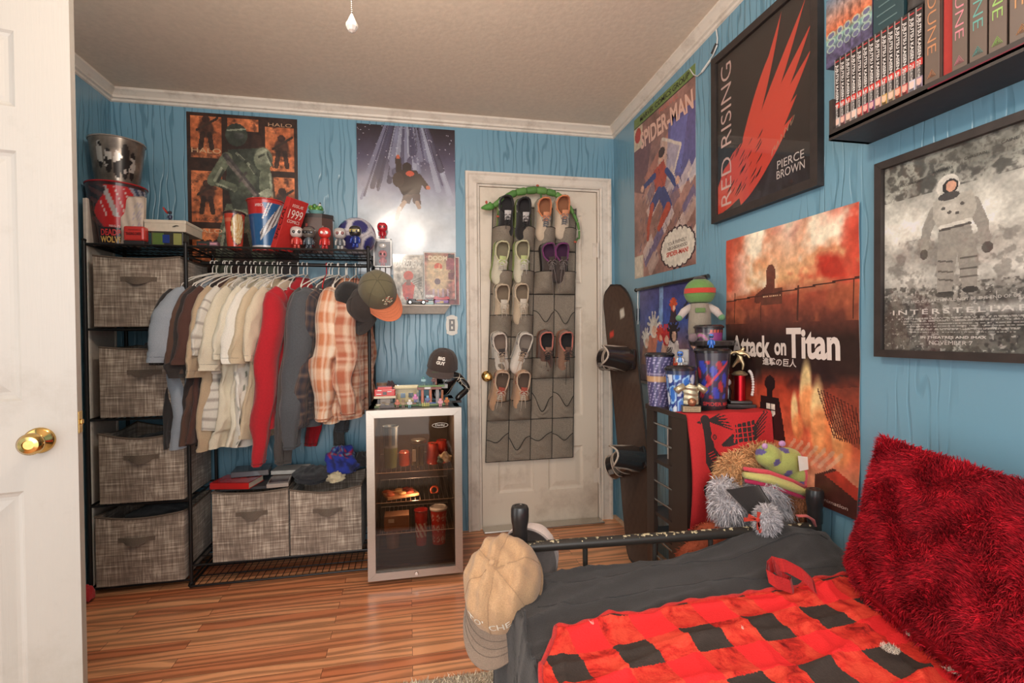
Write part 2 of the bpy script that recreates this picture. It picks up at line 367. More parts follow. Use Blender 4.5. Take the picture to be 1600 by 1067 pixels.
CEIL = mat('ceiling_paint', (222, 204, 184), 0.8, bump=0.25, scale=45, var=0.05)
CEIL.node_tree.nodes['Principled BSDF'].inputs['Specular IOR Level'].default_value = 0.2
def ceil_z(x, y):
    k = max(0, min(1, (x-XL)/(XR-XL))); d = YB-y
    return 2.495+0.045*d*k
YF = -1.2
o = MB().box((-0.1, (YF+3.1)/2, -0.03), (3.2, 3.1-YF, 0.06)).build('floor', floor_mat()); struct(o)
m = MB()
m.grid(lambda u, v: (XL-0.08+u*(XR-XL+0.16), YF+v*(3.12-YF), ceil_z(XL+u*(XR-XL), YF+v*(3.12-YF))), 8, 8)
m.grid(lambda u, v: (XL-0.08+u*(XR-XL+0.16), YF+v*(3.12-YF), ceil_z(XL+u*(XR-XL), YF+v*(3.12-YF))+0.06), 8, 8)
struct(m.build('ceiling', CEIL))
DX0, DX1, DZ = 0.415, 1.195, 2.10
m = MB(); H = 2.56
m.box(((XL+DX0)/2-0.03, YB+0.05, H/2), (DX0-XL+0.06, 0.1, H)); m.box(((XR+DX1)/2+0.03, YB+0.05, H/2), (XR-DX1+0.06, 0.1, H)); m.box(((DX0+DX1)/2, YB+0.05, (H+DZ)/2), (DX1-DX0, 0.1, H-DZ))
m.box(((DX0+DX1)/2, YB+0.115, DZ/2), (DX1-DX0+0.1, 0.03, DZ+0.1))
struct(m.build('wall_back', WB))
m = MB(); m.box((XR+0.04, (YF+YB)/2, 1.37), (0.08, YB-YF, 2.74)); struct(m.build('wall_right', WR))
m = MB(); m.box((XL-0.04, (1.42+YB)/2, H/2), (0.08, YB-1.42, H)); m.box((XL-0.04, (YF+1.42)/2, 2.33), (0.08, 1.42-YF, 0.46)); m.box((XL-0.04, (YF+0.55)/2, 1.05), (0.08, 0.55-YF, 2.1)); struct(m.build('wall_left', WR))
# crown moulding
CP = [(0, 0), (0.040, 0), (0.040, -0.012), (0.030, -0.020), (0.016, -0.034), (0.014, -0.040), (0.020, -0.042), (0.020, -0.048), (0.010, -0.052), (0.008, -0.062), (0, -0.066)]
def sweep_trim(name, A, B, outd, prof, mt, zf=None):
    A = Vector(A); B = Vector(B); outd = Vector(outd); m = MB(); vs = []
    for P in (A, B): vs += [P+outd*a+Vector((0, 0, b)) for a, b in prof]
    n = len(prof); m.add(vs, [(i, (i+1) % n, n+(i+1) % n, n+i) for i in range(n)]+[tuple(range(n)), tuple(range(n, 2*n))])
    return struct(m.build(name, mt, smooth=False))
sweep_trim('trim_1', (XL, YB, ceil_z(XL, YB)), (XR, YB, ceil_z(XR, YB)), (0, -1, 0), CP, TRW)
sweep_trim('trim_2', (XR, YB, ceil_z(XR, YB)), (XR, YF, ceil_z(XR, YF)), (-1, 0, 0), CP, TRW)
sweep_trim('trim_3', (XL, YB, ceil_z(XL, YB)), (XL, YF, ceil_z(XL, YF)), (1, 0, 0), CP, TRW)
QP = [(0, 0), (0.016, 0), (0.014, 0.009), (0.008, 0.016), (0, 0.02)]
bw = mat('bare_baseboard', (196, 160, 130), 0.6, var=0.25, scale=30)
sweep_trim('baseboard_right', (XR, YB, 0), (XR, 0.2, 0), (-1, 0, 0), QP, bw)
sweep_trim('baseboard_back', (1.262, YB, 0), (XR, YB, 0), (0, -1, 0), QP, bw)
# door casing (trim_4): moulded boards left, right and over the door
def casing():
    m = MB(); P = [(0, 0), (0, 0.012), (0.008, 0.017), (0.020, 0.013), (0.050, 0.015), (0.060, 0.022), (0.072, 0.022), (0.074, 0)]
    x0, x1, zt = DX0-0.001, DX1+0.001, DZ+0.001; vs = []
    for k, (x, z, sx, sz) in enumerate([(x0, 0, -1, 0), (x0, zt, -1, 1), (x1, zt, 1, 1), (x1, 0, 1, 0)]):
        for a, t in P: vs.append((x+sx*a, YB-t, z+sz*a*0.95))
    n = len(P)
    for k in range(3): m.add([], []); 
    m.add(vs, [(k*n+i, k*n+(i+1) % n, (k+1)*n+(i+1) % n, (k+1)*n+i) for k in range(3) for i in range(n)]+[tuple(range(n)), tuple(range(3*n, 4*n))])
    m.box((x0+0.0065, YB+0.045, zt/2), (0.012, 0.09, zt)); m.box((x1-0.0065, YB+0.045, zt/2), (0.012, 0.09, zt)); m.box(((x0+x1)/2, YB+0.045, zt-0.0065), (x1-x0-0.026, 0.09, 0.012))
    return m
struct(casing().build('trim_4', TRW))
def leaf(w, h, t, panels, mb=None):
    """six-panel door leaf: x 0..w, z 0..h, front at y=0 facing -y, back at y=t"""
    m = mb or MB(); xs = sorted({0, w, *[p[0] for p in panels], *[p[1] for p in panels]}); zs = sorted({0, h, *[p[2] for p in panels], *[p[3] for p in panels]})
    def isp(xa, xb, za, zb): return any(p[0] <= xa+1e-6 and xb <= p[1]+1e-6 and p[2] <= za+1e-6 and zb <= p[3]+1e-6 for p in panels)
    for a, b in zip(xs, xs[1:]):
        for c, d in zip(zs, zs[1:]):
            if not isp(a, b, c, d): m.add([(a, 0, c), (b, 0, c), (b, 0, d), (a, 0, d)], [(0, 1, 2, 3)])
    for x0, x1, z0, z1 in panels:
        rings = [(0, 0), (0.006, 0.006), (0.014, 0.009), (0.022, 0.009), (0.050, 0.003), (0.052, 0.003)]
        vs = []
        for i, y in rings: vs += [(x0+i, y, z0+i), (x1-i, y, z0+i), (x1-i, y, z1-i), (x0+i, y, z1-i)]
        fs = [(4*r+k, 4*r+(k+1) % 4, 4*r+4+(k+1) % 4, 4*r+4+k) for r in range(len(rings)-1) for k in range(4)]+[tuple(4*(len(rings)-1)+k for k in range(4))]
        m.add(vs, fs)
    m.add([(0, 0, 0), (w, 0, 0), (w, 0, h), (0, 0, h), (0, t, 0), (w, t, 0), (w, t, h), (0, t, h)], [(4, 5, 6, 7), (0, 1, 5, 4), (1, 2, 6, 5), (2, 3, 7, 6), (3, 0, 4, 7)])
    return m
def knob_prof(): return [(0.033, 0), (0.033, 0.004), (0.028, 0.010), (0.016, 0.013), (0.012, 0.018), (0.012, 0.030), (0.020, 0.036), (0.027, 0.046), (0.027, 0.056), (0.020, 0.066), (0.012, 0.068), (0.011, 0.064), (0.0, 0.064)]
# back door
d2 = leaf(DX1-DX0-0.032, DZ-0.022, 0.035, [(0.10, 0.325, 0.20, 0.47), (0.42, 0.65, 0.20, 0.47), (0.10, 0.325, 0.66, 1.35), (0.42, 0.65, 0.66, 1.35), (0.10, 0.325, 1.50, 1.93), (0.42, 0.65, 1.50, 1.93)]).build('door_2', DW)
d2.location = (DX0+0.016, YB+0.012, 0.008); struct(d2)
kp = px(761, 588, Y=YB)
RX = Matrix.Rotation(PI/2, 4, 'X')
k = MB().lathe(knob_prof(), 28, M=Matrix.Translation((kp.x, YB+0.012, kp.z)) @ RX).build('knob', BRASS, d2, world=True, smooth=True)
for hz in (0.28, 1.72):
    h = MB(); h.tube([(DX1-0.012, YB-0.006, hz-0.05), (DX1-0.012, YB-0.006, hz+0.05)], 0.007, 12); h.box((DX1-0.028, YB+0.0105, hz), (0.03, 0.003, 0.09)); h.build('hinge', TRW, d2, world=True)
m = MB(); m.box(((DX0+DX1)/2, YB-0.045, 0.008), (DX1-DX0-0.02, 0.09, 0.014), b=0.004); struct(m.build('trim_5', mat('threshold_metal', (205, 200, 192), 0.25, metal=0.9)))
# entry door standing open at the left
Dd = Vector((0.974, 0.227, 0)).normalized(); E = px(122, 700, Z=0.9); E.z = 0; Wd = 0.76
hinge = E-Dd*Wd
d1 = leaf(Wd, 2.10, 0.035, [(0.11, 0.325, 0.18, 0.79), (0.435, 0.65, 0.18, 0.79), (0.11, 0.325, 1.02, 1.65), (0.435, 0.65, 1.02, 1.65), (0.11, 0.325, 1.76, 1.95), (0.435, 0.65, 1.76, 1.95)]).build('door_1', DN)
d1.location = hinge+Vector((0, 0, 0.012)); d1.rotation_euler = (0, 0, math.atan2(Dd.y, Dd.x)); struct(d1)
MB().lathe(knob_prof(), 32, M=Matrix.Translation((0.683, 0, 0.916)) @ RX).build('knob', BRASS, d1, smooth=True)
m = MB(); m.box((Wd+0.0008, 0.0175, 0.955), (0.002, 0.026, 0.057)); m.box((Wd+0.004, 0.017, 0.955), (0.008, 0.012, 0.014), b=0.003); m.build('latch_plate', BRASS, d1)
# tall white board leaning on the left wall behind the rack post
lb = thing('leaning_board', 'tall thin white board leaning on the wall at far left, behind the black rack', 'board', (XL+0.05, 2.80, 0))
m = MB(); m.box((0, 0, 0.92), (0.015, 0.22, 1.84), (196, 184, 172), b=0.003); m.build('panel', VM, lb)
m = MB(); m.box((0.009, -0.105, 0.92), (0.006, 0.012, 1.84), (226, 216, 204)); m.box((0.009, 0.105, 0.92), (0.006, 0.012, 1.84), (226, 216, 204)); m.build('edging', VM, lb)
# ================================================================= GARMENT RACK, BINS
RT = 1.625
rack = thing('garment_rack', 'black wire garment rack with four shelves at left and a hanging rail', 'rack', (-0.82, 2.8, 0))
RXs = [-1.448, -1.030, -0.197]; RY0, RY1 = 2.64, 2.975
def part(mb, name, mt, par, **kw): return mb.build(name, mt, par, world=True, **kw)
for x in RXs:
    for y in (RY0, RY1):
        m = MB(); m.tube([(x, y, 0.012), (x, y, RT+0.01)], 0.0085, 12); m.lathe([(0.013, 0), (0.015, 0.004), (0.012, 0.014), (0.0085, 0.02)], 14, c=(x, y, 0.001)); m.ell((x, y, RT+0.012), (0.011, 0.011, 0.007), n=12, m=6)
        part(m, 'post', BLACKMET, rack, smooth=True)
def wire_shelf(x0, x1, z, name='wire_shelf', step=0.028, y0=RY0, y1=RY1):
    m = MB(); r = 0.0055
    for y in (y0, y1): m.tube([(x0, y, z), (x1, y, z)], r, 8)
    for x in (x0, x1): m.tube([(x, y0, z), (x, y1, z)], r, 8)
    n = int((x1-x0)/step)
    for i in range(1, n): xx = x0+(x1-x0)*i/n; m.tube([(xx, y0, z+0.002), (xx, y1, z+0.002)], 0.0019, 5)
    for k in (1/3, 2/3): m.tube([(x0, y0+(y1-y0)*k, z-0.002), (x1, y0+(y1-y0)*k, z-0.002)], 0.0028, 6)
    part(m, name, BLACKMET, rack, smooth=True)
for z in (RT-0.006, 1.228, 0.810, 0.412, 0.030): wire_shelf(RXs[0], RXs[1], z)
wire_shelf(RXs[1], RXs[2], RT-0.006); wire_shelf(RXs[1], RXs[2], 0.098); wire_shelf(RXs[1]+0.01, RXs[2]+0.04, 0.016, 'floor_frame', 0.03, 2.60, 2.93)
m = MB(); m.tube([(RXs[1], 2.82, 1.565), (RXs[2], 2.82, 1.565)], 0.0095, 14); m.tube([(RXs[1], RY0, 1.575), (RXs[1], RY1, 1.575)], 0.005, 8); m.tube([(RXs[2], RY0, 1.575), (RXs[2], RY1, 1.575)], 0.005, 8)
part(m, 'hanging_rail', BLACKMET, rack, smooth=True)
def woven_mat():
    m = bpy.data.materials.new('grey_woven_fabric'); m.use_nodes = True; nt = m.node_tree; b = nt.nodes['Principled BSDF']; b.inputs['Roughness'].default_value = 0.92; b.inputs['Sheen Weight'].default_value = 0.15
    tc = node(nt, 'ShaderNodeTexCoord'); fs = []
    for scl in ((9, 9, 150), (150, 150, 9)):
        mp = node(nt, 'ShaderNodeMapping'); mp.inputs['Scale'].default_value = scl; nt.links.new(tc.outputs['Object'], mp.inputs[0])
        n = node(nt, 'ShaderNodeTexNoise'); n.inputs['Scale'].default_value = 1.0; n.inputs['Detail'].default_value = 2.5; nt.links.new(mp.outputs[0], n.inputs[0])
        r = node(nt, 'ShaderNodeMapRange'); r.inputs[1].default_value = 0.38; r.inputs[2].default_value = 0.82; nt.links.new(n.outputs[0], r.inputs[0]); fs.append(r)
    a = node(nt, 'ShaderNodeMath', operation='ADD'); nt.links.new(fs[0].outputs[0], a.inputs[0]); nt.links.new(fs[1].outputs[0], a.inputs[1])
    n3 = node(nt, 'ShaderNodeTexNoise'); n3.inputs['Scale'].default_value = 12; nt.links.new(tc.outputs['Object'], n3.inputs[0])
    mu = node(nt, 'ShaderNodeMath', operation='MULTIPLY'); nt.links.new(a.outputs[0], mu.inputs[0]); nt.links.new(n3.outputs[0], mu.inputs[1])
    c = node(nt, 'ShaderNodeValToRGB'); e = c.color_ramp.elements; e[0].color = (*lin((112, 98, 87)), 1); e[1].color = (*lin((214, 200, 182)), 1); e[1].position = 0.85
    e2 = e.new(0.28); e2.color = (*lin((146, 130, 116)), 1)
    nt.links.new(mu.outputs[0], c.inputs[0]); nt.links.new(c.outputs[0], b.inputs['Base Color'])
    bp = node(nt, 'ShaderNodeBump'); bp.inputs['Strength'].default_value = 0.4; bp.inputs['Distance'].default_value = 0.001; nt.links.new(a.outputs[0], bp.inputs['Height']); nt.links.new(bp.outputs[0], b.inputs['Normal'])
    return m
WOV = woven_mat(); STRAP = mat('strap_fabric', (104, 90, 78), 0.85, bump=0.4, scale=300, var=0.15)
def bin_(label, x0, x1, z0, h, y0=2.625, dep=0.33, seed=0, sag=0.012, rot=0.0):
    w = x1-x0; t = thing('storage_bin', label, 'bin', ((x0+x1)/2, y0+dep/2, z0), (0, 0, rot), 'woven fabric storage bins'); m = MB(); r = random.Random(seed); ph = r.random()*6
    nu, nv = 14, 12
    def side(a, b, outv, bow):
        a = Vector(a); b = Vector(b); outv = Vector(outv)
        def f(u, v):
            s = math.sin(PI*u); top = sag*s*(v**6)*(1 if bow > 0.004 else .6)
            return a.lerp(b, u)+outv*(bow*s*math.sin(PI*min(1, v*0.85+.1))+0.003*math.sin(u*7+v*5+ph)*s)+Vector((0, 0, v*h-top))
        return f
    X, Y = w/2, dep/2
    S4 = [((-X, -Y, 0), (X, -Y, 0), (0, -1, 0), 0.010), ((X, -Y, 0), (X, Y, 0), (1, 0, 0), 0.004), ((X, Y, 0), (-X, Y, 0), (0, 1, 0), 0.006), ((-X, Y, 0), (-X, -Y, 0), (-1, 0, 0), 0.004)]
    for s_ in S4:
        m.grid(side(*s_), nu, nv)
        a, b, o_, bw_ = s_; off = Vector(o_)*-0.005
        m.grid(side(Vector(a)+off, Vector(b)+off, o_, bw_), nu, nv)
    m.box((0, 0, 0.004), (w-0.004, dep-0.004, 0.006)); m.build('body', WOV, t, smooth=30, recalc=False)
    hm = MB()
    for s_ in S4:
        f = side(*s_); hm.tube([f(i/nu, 1)+Vector((0, 0, 0)) for i in range(nu+1)], 0.0045, 6)
    hm.build('hem', STRAP, t, smooth=True)
    f = side(*S4[0]); g = MB(); hx = 0.5+r.uniform(-.04, .04); hz = 0.70+r.uniform(-.03, .02); droop = r.uniform(0.012, 0.02)
    def strap(u, v):
        p = f(hx+(u-.5)*0.42, hz); k = math.sin(PI*max(0, min(1, (u-.18)/.64)))
        return p+Vector((0, -0.002-k*0.016*(0.4+v*0.8), -v*0.022-k*droop*(0.3+0.7*v)*v))
    g.grid(strap, 16, 3); g.grid(lambda u, v: strap(u, v)+Vector((0, 0.0015, 0)), 16, 3); g.build('handle', STRAP, t, smooth='all', recalc=False)
    return t
bin_('grey woven bin on the top tier of the rack tower, handle high on its front', -1.405, -1.050, 1.240, 0.325, seed=1)
bin_('grey woven bin second from the top in the rack tower, black clothes showing above it', -1.388, -1.040, 0.822, 0.325, seed=2)
bin_('grey woven bin third from the top in the rack tower, its rim sagging open', -1.397, -1.048, 0.424, 0.325, seed=3, sag=0.03)
bin_('grey woven bin on the lowest tier of the rack tower, just above the floor', -1.418, -1.052, 0.042, 0.325, seed=4, sag=0.02)
bin_('grey woven bin under the hanging clothes with books stacked on it', -0.930, -0.590, 0.108, 0.335, seed=5)
bin_('grey woven bin beside the fridge heaped with blue and black clothes', -0.582, -0.245, 0.108, 0.325, seed=6, sag=0.022)
def lump(mb, c, r, col, seed=0, amp=0.25, freq=3.0, n=40, m=26, colf=None, flat=0.35, M=None):
    """crumpled cloth heap"""
    rr = np.random.RandomState(seed); D = rr.randn(7, 3); D /= np.linalg.norm(D, axis=1)[:, None]; ph = rr.rand(7)*6
    vs = []; cl = []
    for i in range(m+1):
        th = PI*i/m
        for k in range(n):
            a = 2*PI*k/n; d = np.array((math.sin(th)*math.cos(a), math.sin(th)*math.sin(a), math.cos(th)))
            q = D @ d; s = sum((1-abs(math.sin(q[j]*freq*(1+j*.45)+ph[j])))*(0.8**j) for j in range(7))/3.6
            k_ = 1-amp+amp*1.6*s; p = Vector((c[0]+r[0]*d[0]*k_, c[1]+r[1]*d[1]*k_, c[2]+max(-flat, d[2])*r[2]*k_)); vs.append(p)
            if colf: cl.append(colf(d, s))
    fs = [(i*n+k, (i+1)*n+k, (i+1)*n+(k+1) % n, i*n+(k+1) % n) for i in range(m) for k in range(n)]
    mb.add(vs, fs, cl if colf else col, 0, M)
def cloth_heap(name, label, cat, c, r, col, seed, colf=None, group=None, amp=.25, freq=3.0):
    m = MB(); lump(m, (0, 0, 0), r, col, seed, colf=colf, amp=amp, freq=freq); o = m.build(name, VF, None, smooth='all'); o.location = c; return tag(o, label, cat, group)
cloth_heap('folded_clothes', 'black clothes heaped in the second bin of the rack tower', 'clothes', (-1.20, 2.80, 1.095), (0.13, 0.13, 0.085), (34, 31, 32), 3)
cloth_heap('folded_clothes', 'dark clothes lying low inside the sagging third bin', 'clothes', (-1.22, 2.80, 0.655), (0.14, 0.14, 0.07), (46, 44, 46), 4)
cloth_heap('folded_clothes', 'dark clothes and hangers heaped in the lowest tower bin', 'clothes', (-1.23, 2.80, 0.292), (0.145, 0.14, 0.07), (50, 48, 50), 5)
# ---------------- clothes
RODY, RODZ = 2.82, 1.565
def hanger(label, X, rot, col=(232, 226, 216), wire=0.0032, group='hangers on the black rail'):
    t = thing('coat_hanger', label, 'hanger', (X, RODY, RODZ), (0, 0, rot), group)
    m = MB(); pts = [(0, 0.011*math.cos(a)*1.15, 0.011*math.sin(a)*1.15+0.0005) for a in np.linspace(PI*1.1, 0-0.35, 12)]; pts += [(0, 0.006, -0.012), (0, 0, -0.024), (0, 0, -0.05)]
    m.tube(pts, wire*0.85, 7, col); m.build('hook', VG, t, smooth=True)
    m = MB(); m.tube([(0, 0, -0.05), (0, 0.03, -0.058), (0, 0.10, -0.085), (0, 0.155, -0.118), (0, 0.165, -0.132), (0, 0.15, -0.142), (0, 0, -0.142), (0, -0.19, -0.142), (0, -0.205, -0.135), (0, -0.195, -0.122), (0, -0.12, -0.085), (0, -0.03, -0.058), (0, 0, -0.05)], wire, 8, col)
    m.build('frame', VG, t, smooth=True); return t
def plaid(c0, c1, c2, ny=26, nz=24, seed=0):
    A, B, C_ = [np.array(c, float) for c in (c0, c1, c2)]
    def f(s, z):
        a = (s*ny) % 1; b = (z*nz) % 1; ka = 0.5 if a < 0.5 else 0; kb = 0.5 if b < 0.5 else 0
        c = A*(1-ka-kb)+B*(ka+kb)
        if 0.22 < a < 0.30 or 0.22 < b < 0.30: c = c*0.45+C_*0.55
        if 0.72 < a < 0.78 or 0.72 < b < 0.78: c = c*0.6+C_*0.4
        return tuple(c)
    return f
WN = fbm(256, 256, 48, 500, 4); WN2 = 1-np.abs(fbm(256, 256, 30, 501, 4)-.5)*4
def wr(u, v, k): i = int(u*200+k*37) % 256; j = int(v*200+k*61) % 256; return float(WN[j, i])-.5, float(WN2[j, i])
def garment(name, label, hpx, rot, col, kind='tee', length=0.83, hw=0.245, lean=-0.10, seed=0, colf=None, sl=None, cat='shirt', collar=None, knit=VF, group=None, fold=1.0, hangcol=None, hlabel=None, thick=1.0, swide=1.0):
    X = px(hpx, 413, Y=RODY).x; rr = random.Random(seed*13+5); ph = [rr.uniform(0, 6) for _ in range(6)]
    rz = math.radians(rot)
    t = thing(name, label, cat, (X, RODY, RODZ), (0, 0, rz), group)
    if hlabel: hanger(hlabel, X, rz, hangcol or (232, 226, 216))
    nth, nz = (96, 90) if colf else (84, 72); top = -0.078
    def ring(z):  # z depth below neck 0..1
        d = z*length
        w = np.interp(d, [0, .02, .05, .085, .13, .25, length], [0.055, 0.10, 0.165, 0.215, 0.228, hw*0.97, hw*1.03])
        tx = np.interp(d, [0, .03, .10, .3, length], [0.010, 0.014, 0.022, 0.026, 0.028])*thick; return d, w, tx
    def body(u, v):
        d, w, tx = ring(v); a = 2*PI*u; cy = math.cos(a); sx = math.sin(a)
        y = w*cy*(0.62 if cy > 0 else 1); x = tx*(abs(sx)**0.7)*(1 if sx >= 0 else -1)
        g = min(1, d/0.25)*fold
        x += g*(0.010*math.sin(y*38+ph[0]+d*2)+0.007*math.sin(y*71+ph[1]-d*3)+0.006*math.sin(d*14+y*20+ph[2])); w1_, w2_ = wr(abs(u-.5)*.8+y*.5+.3, d*.9, seed); x += g*(.050*w1_+.010*w2_); y += g*0.010*math.sin(d*9+ph[3])*cy
        zz = top-d-(0.012*math.sin(y*20+ph[4]) if v > .9 else 0)-(abs(y) > 0.06)*0.0
        return Vector((x+lean*d*d*0.9, y, zz-0.05*min(1, max(0, (abs(y)-0.05)/0.16))*(1 if d < .16 else max(0, 1-(d-.16)/.1))))
    m = MB(); m.grid(body, nth, nz, col, colf=(lambda u, v: colf(abs(((u*2) % 1)-.5)*0.9, v*length)) if colf else None); m.build('body', knit, t, smooth='all', recalc=False)
    sl_ = sl or (0.34 if kind == 'tee' else 0.80)
    for sd in (-1, 1):
        L = sl_; ks = 0.50 if sd > 0 else 1
        P = [Vector((0, sd*ks*a_, b_)) for a_, b_ in ((0.175, top-0.085), (0.225, top-0.14), (0.262, top-0.085-L*0.40), (0.285, top-0.085-L*0.72), (0.290 if kind == 'tee' else 0.275, top-0.085-L))]; SK = 0.28 if sd > 0 else 0.62
        wd = [0.075, 0.095, 0.100*swide, 0.098*swide, 0.100*swide] if kind == 'tee' else [0.075, 0.082*swide, 0.078*swide, 0.066*swide, 0.046*swide]
        def bz(v):
            k = v*4; i = min(3, int(k)); f = k-i; return P[i].lerp(P[i+1], f), wd[i]*(1-f)+wd[i+1]*f, (P[i+1]-P[i]).normalized()
        def slv(u, v):
            c, w, d = bz(v); a = 2*PI*u; nrm = Vector((0, d.z, -d.y)); nrm = nrm if nrm.y*sd < 0 else -nrm
            dd = -(c.z-top); tx = (0.016+0.012*math.sin(PI*v))*thick
            q = c+nrm*(w*math.cos(a)*SK)+Vector((tx*math.sin(a)+fold*v*(0.009*math.sin(math.cos(a)*3.2+ph[5]+v*2)+0.004*math.sin(v*16+ph[1])), 0, 0))
            w1_, w2_ = wr(math.cos(a)*.25+.4+v*.1, v*.5, seed+3); q += Vector((v*(.040*w1_+.009*w2_), v*.012*w2_, 0))
            if kind != 'tee': q.x += 0.005*math.sin(v*22+ph[2]); q.y += 0.006*math.sin(v*13+ph[0])
            return q+Vector((lean*dd*dd*1.0+(-0.004 if sd < 0 else 0.0), 0, 0))
        m = MB(); n1, n2 = (44, 60) if colf else (40, 50)
        m.grid(slv, n1, n2, col, colf=(lambda u, v: colf(abs(u-.5)*0.5, v*sl_+.05)) if colf else None); so = m.build('sleeve', knit, t, smooth='all', recalc=False)
        if kind == 'long':
            m = MB(); m.tube([slv(i/20, 0.985) for i in range(20)], 0.004, 5, tuple(c*.8 for c in col), closed=True); m.build('cuff', knit, so, smooth=True)
        else:
            m = MB(); m.tube([slv(i/20, 0.93) for i in range(20)], 0.0012, 4, tuple(c*.75 for c in col), closed=True); m.build('hem_stitch', knit, so, smooth=True)
    m = MB()
    m.tube([body(i/28, 0.0)+Vector((0, 0, 0.002)) for i in range(28)], 0.006 if not collar else 0.010, 7, collar or tuple(c*.85 for c in col), closed=True); m.build('collar', knit, t, smooth=True)
    return t
HG = 'white plastic hanger '
garment('tshirt', 'near-black short-sleeved t-shirt, first on the rail from the left', 332, -29, (44, 41, 41), seed=1, lean=-0.05, hlabel=HG+'farthest left on the rail, holding the near-black t-shirt')
garment('tshirt', 'pale blue-grey t-shirt hanging beside the near-black one at left', 338, -27, (158, 166, 176), swide=1.35, thick=1.8, seed=2, lean=-0.06, length=0.82, hlabel=HG+'holding the pale blue-grey t-shirt', sl=0.33)
garment('tshirt', 'cocoa brown t-shirt just right of the pale blue-grey one', 351, -23, (92, 66, 54), seed=3, lean=-0.06, length=0.80, hlabel=HG+'holding the cocoa brown t-shirt', sl=0.38)
garment('tshirt', 'charcoal black t-shirt between the two brown shirts', 354, -22, (50, 43, 41), seed=4, lean=-0.06, length=0.80, hlabel=HG+'holding the charcoal t-shirt between brown ones', sl=0.40)
garment('tshirt', 'dark chocolate brown t-shirt touching the tan one', 361, -21, (84, 54, 46), seed=5, lean=-0.07, length=0.79, hlabel=HG+'holding the dark chocolate t-shirt')
garment('tshirt', 'tan t-shirt with long loose sleeves, darkest of the beige ones', 372, -20, (192, 168, 138), seed=6, lean=-0.08, hlabel=HG+'holding the tan t-shirt left of the cream ones', sl=0.40)
def stripes(s, z): return (176, 166, 156) if (z*22) % 1 < 0.22 and z > .1 else (222, 216, 204)
garment('tshirt', 'white t-shirt with dark stripes, mostly hidden behind cream shirts', 384, -21, (222, 216, 204), seed=7, lean=-0.09, colf=stripes, hlabel=HG+'holding the striped white t-shirt', length=0.74, sl=0.3)
garment('tshirt', 'cream t-shirt with crumpled sleeve, first of the cream ones', 399, -22, (222, 211, 188), seed=8, lean=-0.10, hlabel=HG+'holding the first cream t-shirt', sl=0.37, fold=1.4, length=0.84)
garment('tshirt', 'ivory t-shirt with wide sleeve in the middle of the cream ones', 417, -23, (226, 217, 196), seed=9, lean=-0.10, hlabel=HG+'holding the ivory t-shirt', sl=0.32, fold=1.4)
LEAF = lambda s, z: (92, 104, 84) if math.sin(s*90)*math.sin(z*38+s*20) > 0.82 and z > .45 else (232, 226, 214)
garment('tshirt', 'white t-shirt with green leaf print low on the body', 428, -23, (232, 226, 214), seed=10, lean=-0.10, colf=LEAF, hlabel=HG+'holding the leaf print t-shirt', length=0.83, sl=0.34, fold=1.3)
garment('tshirt', 'sand coloured t-shirt left of the beige one', 440, -23, (206, 186, 156), seed=11, lean=-0.10, hlabel=HG+'holding the sand coloured t-shirt', sl=0.34, length=0.8)
garment('tshirt', 'light beige t-shirt with dark neckband next to the red shirt', 453, -23, (216, 200, 174), seed=12, lean=-0.10, hlabel=HG+'holding the light beige t-shirt', sl=0.33, collar=(52, 44, 42), length=0.78)
garment('long_sleeve_shirt', 'bright red long-sleeved shirt in the middle of the rail', 474, -24, (176, 26, 38), 'long', seed=13, lean=-0.08, length=0.74, hlabel=HG+'holding the red long-sleeved shirt', sl=0.83, knit=VW, swide=1.45, thick=1.7)
g14 = garment('long_sleeve_shirt', 'charcoal long-sleeved shirt with white cuff logo, right of the red one', 514, -32, (74, 69, 66), 'long', seed=14, lean=-0.09, length=0.74, hlabel=HG+'holding the charcoal shirt with cuff logo', sl=0.84, swide=1.1, thick=1.5)
garment('sweatshirt', 'slate grey sweatshirt between the charcoal shirt and dark plaid', 519, -27, (78, 80, 84), 'long', seed=15, lean=-0.09, length=0.74, hlabel=HG+'holding the slate grey sweatshirt', sl=0.76, knit=VW, swide=1.5, thick=2.0, cat='sweatshirt')
garment('flannel_shirt', 'dark navy and brown plaid flannel shirt left of the orange plaid ones', 529, -24, (70, 60, 60), 'long', seed=16, lean=-0.10, length=0.72, colf=plaid((84, 66, 60), (44, 44, 54), (150, 122, 100), 24, 26), hlabel=HG+'holding the dark plaid flannel', sl=0.66)
garment('flannel_shirt', 'orange and white plaid flannel shirt with rolled cuff, nearest the viewer', 542, -14, (214, 140, 100), 'long', seed=17, lean=-0.05, length=0.72, colf=plaid((236, 212, 186), (200, 124, 84), (244, 232, 214), 13, 12), hlabel=HG+'holding the orange plaid flannel', sl=0.62, swide=1.7, thick=2.2)
garment('flannel_shirt', 'rust plaid flannel shirt farthest right, beside the black rack post', 556, -8, (190, 112, 84), 'long', seed=18, lean=0.02, length=0.70, colf=plaid((216, 180, 152), (178, 100, 72), (232, 210, 188), 16, 15), hlabel=HG+'holding the rust plaid flannel', sl=0.60, thick=2.0, swide=1.3)
